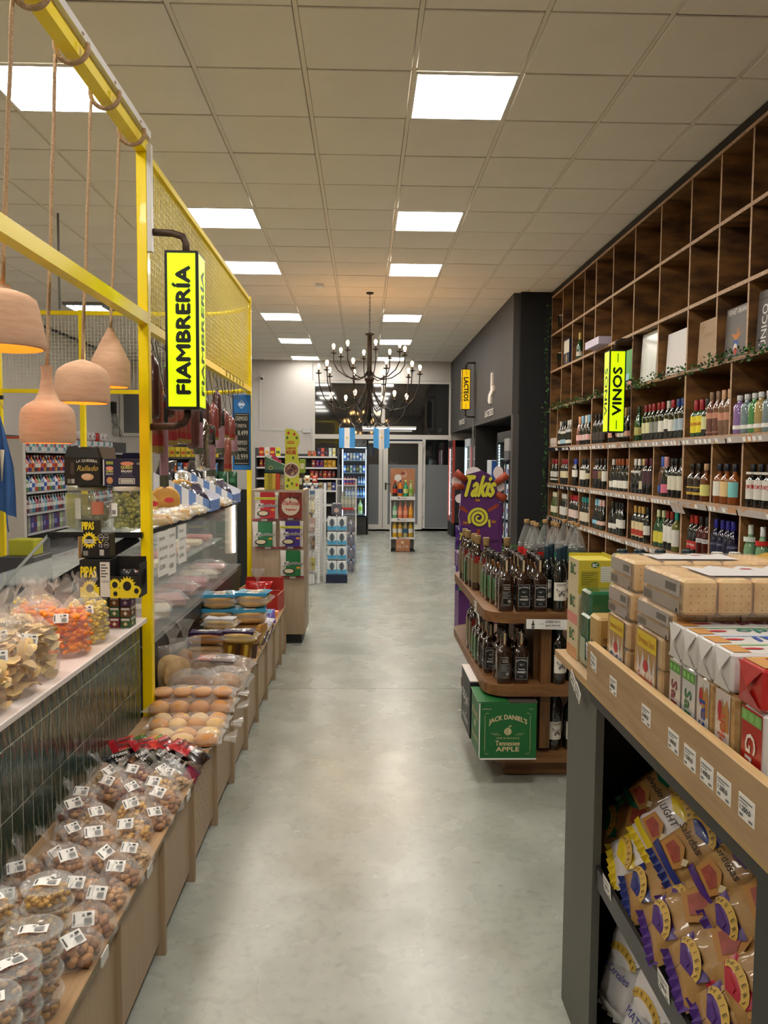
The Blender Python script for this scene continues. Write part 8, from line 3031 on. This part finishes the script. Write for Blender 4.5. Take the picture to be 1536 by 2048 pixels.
# soda stand in the aisle
t = thing('soda_stand', 'white soda display stand with tan header standing before the doors', 'display stand', (.69, 13.65, 0))
for x in (-.205, .205):
    MB().slab(F((x + (.006 if x > 0 else -.006) * 0, -.14, 0), (0, 1, 0), (0, 0, 1)), [(0, 0), (.30, 0), (.28, 1.0), (.10, 1.0)], .012, WHM).build('side_frame', t)
MB().box((0, .10, .62), (.41, .012, 1.24), M('c8c4c0', .5)).build('back_panel', t)
TAN2 = M('b8805c', .5, c2='a86c4c', sc=4)
b = MB()
b.box((0, .08, 1.20), (.43, .012, .46), TAN2, bev=.003)
f = F((-.215, .073, .97), (1, 0, 0), (0, 0, 1))
b.disc(f, .13, .30, .062, M('e0dcd8', .5))
b.disc(f, .24, .36, .05, M('c89c84', .5), ry=.06)
b.disc(f, .22, .38, .04, M('8c4c3c', .6), .001, ry=.03)
b.build('header', t)
for z, h_ in ((.925, .06), (.55, .06), (.235, .03)):
    MB().box((0, -.03, z - .01), (.40, .25, .02), WHM).build('shelf', t)
    b = MB()
    b.box((0, -.155, z), (.41, .01, h_), WHM)
    f = F((-.2, -.1602, z - .02), (1, 0, 0), (0, 0, 1))
    b.rect(f, .12, .01, .16, .004, M('b84c50', .5))
    b.rect(f, .10, .016, .04, .018, M('4c4c6c', .5))
    b.text(f, '2.100', .16, .018, .09, .014, INK)
    b.build('price_strip', t)
b = MB()
b.box((0, -.17, .115), (.24, .01, .21), TAN2)
f = F((-.12, -.1752, .01), (1, 0, 0), (0, 0, 1))
b.text(f, 'ELTE', .03, .06, .18, .045, M('e0c8b0', .5), bold=.001)
b.rect(f, .09, .13, .05, .05, M('d8b898', .5))
b.build('base_card', t)
MB().box((0, 0, .02), (.42, .3, .03), BLACK).build('base', t)
for z, row, lab in ((.935, [('201410', 'c83c2c'), ('d87818', '20306c'), ('2c9c6c', 'dcdc8c'), ('a8b078', '78b03c')], 'upper'), (.56, [('7cb890', 'c8d8c8'), ('e07c5c', 'e89c80'), ('e07c5c', 'e89c80'), ('e0901c', 'e8a83c')], 'middle'), (.245, [('c89c14', 'e8e4d8'), ('c89c14', 'e8e4d8'), ('b0a878', '2c5c8c'), ('c89c14', 'e8e4d8')], 'lower')):
    shelfload('soda_bottle_small', 'soda bottles on the tan-headed stand', .69 - .185, .69 + .185, z, 13.6, row, .092, .30, .09, 'bottle', 'soda bottle on the %s shelf of the aisle stand' % lab, 'bottle', jitter=0)

# fridges along the dark partition
for k, (y0, y1, c, l) in enumerate([(16.2, 17.0, 'a83428', 'red edged lit fridge beside the shop doors'), (14.9, 15.7, 'c8d0d8', 'white and blue fronted lit fridge in the dark recess'), (14.0, 14.75, 'b83038', 'red framed lit fridge beside the grey strip'), (10.75, 11.9, '2c2c30', 'wide open lit fridge nearest the dark column')]):
    xx = 2.02 if k else 1.84
    t = thing('tall_fridge', l, 'fridge', (xx, (y0 + y1) / 2, 0))
    L = y1 - y0
    b = MB()
    for sy in (-1, 1):
        b.box((.33, sy * (L / 2 - .02), 1.0), (.55, .04, 2.0), BLACK)
        b.box((.025, sy * (L / 2 - .02), 1.14), (.05, .045, 1.72), M(c, .4))
    b.box((.58, 0, 1.0), (.03, L, 2.0), M('20303c', .5))
    b.box((.30, 0, .14), (.60, L, .28), BLACK)
    b.box((.30, 0, 1.93), (.60, L, .14), M(c if k == 1 else '1c1c1e', .4))
    b.build('body', t)
    for yy in (-L / 2 + .06, L / 2 - .06):
        bb = MB()
        for q in range(34):
            bb.box((.03, yy, .42 + q * .042), (.012, .02, .026), M('d0f0f4', .5, emit=6))
        bb.build('led_strip', t)['kind'] = 'stuff'
    for q in range(5):
        MB().box((.30, 0, .45 + q * .29), (.5, L - .1, .015), M('9cb0b8', .3)).build('shelf', t)
    if k < 3:
        MB().box((.012, 0, 1.07), (.006, L - .1, 1.55), GLASS).build('door_glass', t)
    b = MB()
    for q in range(6):
        b.box((-.004, 0, .06 + q * .035), (.008, L * .8, .012), M('303034', .5))
    b.build('vent', t)['kind'] = 'stuff'
    for s in range(5):
        shelfload('dairy_item', 'goods in the recess fridges', y0 + .1, y1 - .1, .46 + s * .29, xx + .14, [('d8dce0', '4c7cc0'), ('6ca8d8', 'e0e4e8'), ('e0dcd8', 'b83c3c')], .10, .20, .08, 'can', 'pack in the %s, %s shelf' % (['red edged fridge', 'white fronted fridge', 'red framed fridge', 'open fridge'][k], ['bottom', 'second', 'third', 'fourth', 'top'][s]), 'dairy', ydir=True)
# white blue dispenser and grey screen unit near the column
t = thing('drink_dispenser', 'white and blue countertop dispenser box in the recess', 'dispenser', (2.14, 12.3, 0))
MB().box((0, 0, .55), (.4, .5, 1.1), BLACK).build('stand', t)
MB().box((0, 0, 1.35), (.34, .4, .48), M('c8ccd4', .4), fm={'-y': M('2c5cb0', .4)}, bev=.01).build('body', t)
MB().tube([(.1, -.3, 1.3), (.14, -.34, 1.5), (.2, -.3, 1.72), (.26, -.25, 1.85)], .03, M('c8c0b0', .5), seg=10).build('spout', t)
t = thing('grey_cabinet', 'grey glass topped cabinet high beside the dark column', 'cabinet', (2.03, 10.65, 0))
MB().box((.12, .06, 1.80), (.40, .34, .17), M('8c8c8c', .3, c2='a8a8a8', sc=2), bev=.004).build('upper_box', t)
MB().box((.12, .06, 1.66), (.40, .34, .11), M('5c5c60', .4)).build('lower_box', t)
MB().box((.12, .06, 1.585), (.42, .36, .025), BLACK).build('shelf', t)
for x, y in ((-.06, -.09), (-.06, .2), (.3, -.09), (.3, .2)):
    MB().box((x, y, .787), (.02, .02, 1.574), M('4c4c50', .4)).build('leg', t)
MB().box((.1, -.115, 1.63), (.05, .004, .03), M('d8d4d0', .5)).build('switch_plate', t)

# conduit and camera on the back wall
t = thing('cable_conduit', 'thin white cable conduit running down and across the back wall', 'pipe', (0, 0, 0))
MB().box((-2.30, 17.546, 2.98), (.025, .008, 1.52), WHM).build('vertical_run', t)
MB().box((-1.83, 17.546, 2.22), (.94, .008, .022), WHM).build('horizontal_run', t)
MB().box((-1.26, 17.53, 2.22), (.18, .04, .11), WHM, bev=.005).build('junction_box', t)
t = thing('security_camera', 'small white dome camera high on the back wall', 'camera', (-2.24, 17.42, 3.36))
MB().box((0, .07, .03), (.04, .12, .04), WHM).build('bracket', t)
MB().tube([(0, .04, 0), (.02, -.08, -.03)], .035, WHM, seg=12).build('body', t)
MB().tube([(.02, -.081, -.03), (.022, -.09, -.032)], .025, BLACK, seg=10).build('lens', t)

# ---- left background: wall shelving, white fridge side, apron
t = thing('household_gondola', 'long grey shelving of cleaning goods along the far left wall', 'shelf unit', (0, 0, 0))
LZ = [.12, .52, .80, 1.10, 1.38, 1.68]
for z in LZ:
    MB().box((-4.86, 14.0, z - .02), (.42, 6.0, .03), M('8c8c90', .5), fm={'+x': M('b8b8bc', .4)}).build('shelf', t)
MB().box((-5.09, 14.0, .95), (.03, 6.0, 1.9), M('5c5c60', .6)).build('back_panel', t)
for y in (12.0, 13.0, 14.0, 15.0, 16.0):
    MB().box((-4.9, y, .9), (.3, .012, 1.5), M('7c7c80', .5)).build('divider', t)
t = thing('fridge_end', 'tall off-white fridge end panel behind the yellow mesh', 'fridge', (-4.80, 10.93, 0))
MB().box((0, 0, .92), (.30, .09, 1.82), M('c8c2bc', .5), bev=.004).build('side_panel', t)
MB().box((.0, 0, 1.845), (.26, .06, .035), M('c8542c', .5), bev=.006).build('orange_edge', t)
LC = [[('c8ccd0', 'a83c5c'), ('5c8c98', 'd8d8d8'), ('d8d4d8', '4c9c8c')], [('b8402c', 'e0d8d0'), ('4c3480', 'c8542c'), ('c88c44', 'a83428'), ('3c3c50', 'd8d0c8')], [('5c8c4c', 'd8e0e0'), ('3c5ca0', 'e0e4e8'), ('d8dce4', '3c5cb0'), ('b83c2c', 'd8d4c8')],
      [('5c2c3c', 'c8c0c0'), ('8c98a4', 'd8d8d8'), ('3c7c98', 'b8d0d8'), ('8c2c3c', 'd8c8c8')], [('7c7c7c', 'a8a8a0'), ('2c3478', '8c84b8'), ('5c2c50', '3c3c8c'), ('90a07c', 'c8ccb8')]]
for s, (z, kd) in enumerate([(1.675, 'box'), (1.375, 'bottle'), (1.095, 'bottle'), (.795, 'bottle'), (.515, 'box')]):
    shelfload('household_item', 'goods on the far left wall shelving', 11.1, 14.9, z, -4.74, LC[s], .105, .235 if s else .19, .09, kd, 'household item on the far left wall, %s shelf' % ['top', 'second', 'third', 'fourth', 'fifth'][s], 'household goods', ydir=True)
for k in range(9):
    y = 12.9 + k * .22
    o = MB()
    o.tube([(-.2, 0, 0), (.13, 0, 0)], .075, M('d8d0d0', .6) if k % 3 else M('b8302c', .5), seg=12)
    o.tube([(.131, 0, 0), (.133, 0, 0)], .025, M('5c5450', .6), seg=8)
    tag(o.build('paper_roll', None, (-4.86, y, 1.95 + (.0 if k < 4 else .0))), 'wrapped paper roll on top of the far left shelving, %s from the left' % ORD[k], 'paper roll', 'paper rolls on the far left shelving')
for k in range(8):
    o = MB().box((0, 0, .095), (.3, .24, .19), M(['a8302c', 'c8442c', 'b83430', 'd8d4d0'][k % 4], .4), bev=.01)
    o.rect(F((.1506, -.1, .05), (0, 1, 0), (0, 0, 1)), .02, .0, .16, .05, M('e0d8d0', .5), .0)
    tag(o.build('paper_pack', None, (-4.86, 12.9 + k * .25, 1.68)), 'red or white paper pack on the top far left shelf, %s from the left' % ORD[k], 'paper pack', 'paper packs on the top far left shelf')
t = thing('cable_box', 'small black wall box with dangling cables near the left corner', 'wall box', (-5.32, 17.0, 2.65))
MB().box((0, 0, 0), (.08, .14, .24), BLACK, bev=.008).build('case', t)
for k in range(6):
    q = .015 * k
    MB().tube([(-.04 + q, 0, -.12), (-.06 + q * 2, -.02, -.25), (.0 + q, 0, -.38), (-.08 + q * 3, .01, -.5), (.02 + q * 2, .02, -.62)], .006, BLACK, seg=5).build('cable', t)
# blue apron on a bracket
t = thing('apron', 'blue apron with pale ties hanging from the left yellow post', 'apron', (-3.16, 7.0, 1.02))
AP = M('3c64a0', .85, c2='345890', sc=6)
P, fs = [], []
N, K = 9, 14
for i in range(N + 1):
    u = i / N
    wdt = .012 + .075 * min(1, u * 1.8) + .02 * u
    zz = .92 - .80 * u
    for j in range(K + 1):
        v = j / K
        P.append(((-.03 + (v - .5) * 2 * wdt + .03 * u), .02 * math.sin(v * 14 + u * 2) * (.3 + u), zz - (.10 * v if i == N else 0)))
for i in range(N):
    for j in range(K):
        a = i * (K + 1) + j
        fs.append((a, a + 1, a + K + 2, a + K + 1))
MB().add(P, fs, AP, True).build('cloth', t)
MB().tube([(.0, -.02, .62), (.01, -.05, .5), (-.0, -.04, .35)], [.02, .012, .005], M('c0b4a0', .8), seg=8).build('pale_tie', t)
MB().tube([(.02, -.01, .14), (.025, -.01, -.02), (.03, 0, -.10)], .006, AP, seg=6).build('blue_tie', t)
MB().tube([(-.04, 0, .92), (-.045, 0, 1.0), (-.02, 0, 1.05), (.01, 0, .98)], .003, GREYM, seg=5).build('hook', t)
MB().box((-.06, 0, 1.08), (.14, .03, .035), BLACK).build('bracket', t)
# yellow crate and dark machine low at the left
tag(MB().box((0, 0, 0), (.22, .2, .14), M('a8a828', .5), bev=.006).build('yellow_crate', None, (-2.98, 7.0, .79)), 'yellow crate low behind the glass at the far left', 'crate')
tag(MB().box((0, 0, .36), (.3, .4, .72), M('3c3c40', .5), bev=.006).build('dark_cabinet', None, (-2.98, 7.0, 0)), 'dark cabinet under the yellow crate behind the deli', 'cabinet')
# dark multi-deck cooler behind the deli end, and green goods on it
t = thing('dark_cooler', 'dark open cooler behind the chalkboard between deli and snack shelves', 'fridge', (-1.75, 9.6, 0))
MB().box((0, 0, .55), (.9, .6, 1.1), M('14191a', .4), bev=.01).build('body', t)
MB().box((0, -.2, 1.16), (.9, .2, .12), M('0f1516', .4)).build('upper_deck', t)
shelfload('green_bag', 'dark green bags on the dark cooler', -2.1, -1.5, 1.23, 9.45, [('1c4c30', '3c7c50')], .11, .20, .09, 'bag', 'dark green bag on the dark cooler')
shelfload('yellow_pack', 'yellow packs in the deli background', -3.0, -2.2, 1.60, 12.0, [('d8c43c', '6c5c20'), ('c8b030', 'b84c2c')], .075, .15, .08, 'box', 'yellow pack on the distant middle shelf behind the sausages', 'box')
shelfload('red_pack', 'red packs in the deli background', -3.0, -2.2, 1.36, 12.0, [('b8342c', 'e0d0b0'), ('d8702c', '3c2c2c'), ('3c70a8', 'd8d8d8')], .08, .16, .08, 'bag', 'bright pack on the lower distant middle shelf behind the sausages', 'packet')
t = thing('middle_gondola', 'dark middle gondola seen between the hanging sausages', 'shelf unit', (-2.6, 12.1, 0))
for z in (1.60, 1.36, 1.10, .8):
    MB().box((0, 0, z - .016), (.9, .34, .03), M('4c4c50', .5)).build('shelf', t)
MB().box((0, .16, .9), (.9, .02, 1.8), M('3a3a3e', .6)).build('back_panel', t)
MB().box((0, 0, .39), (.9, .3, .78), M('2c2c30', .6)).build('base', t)
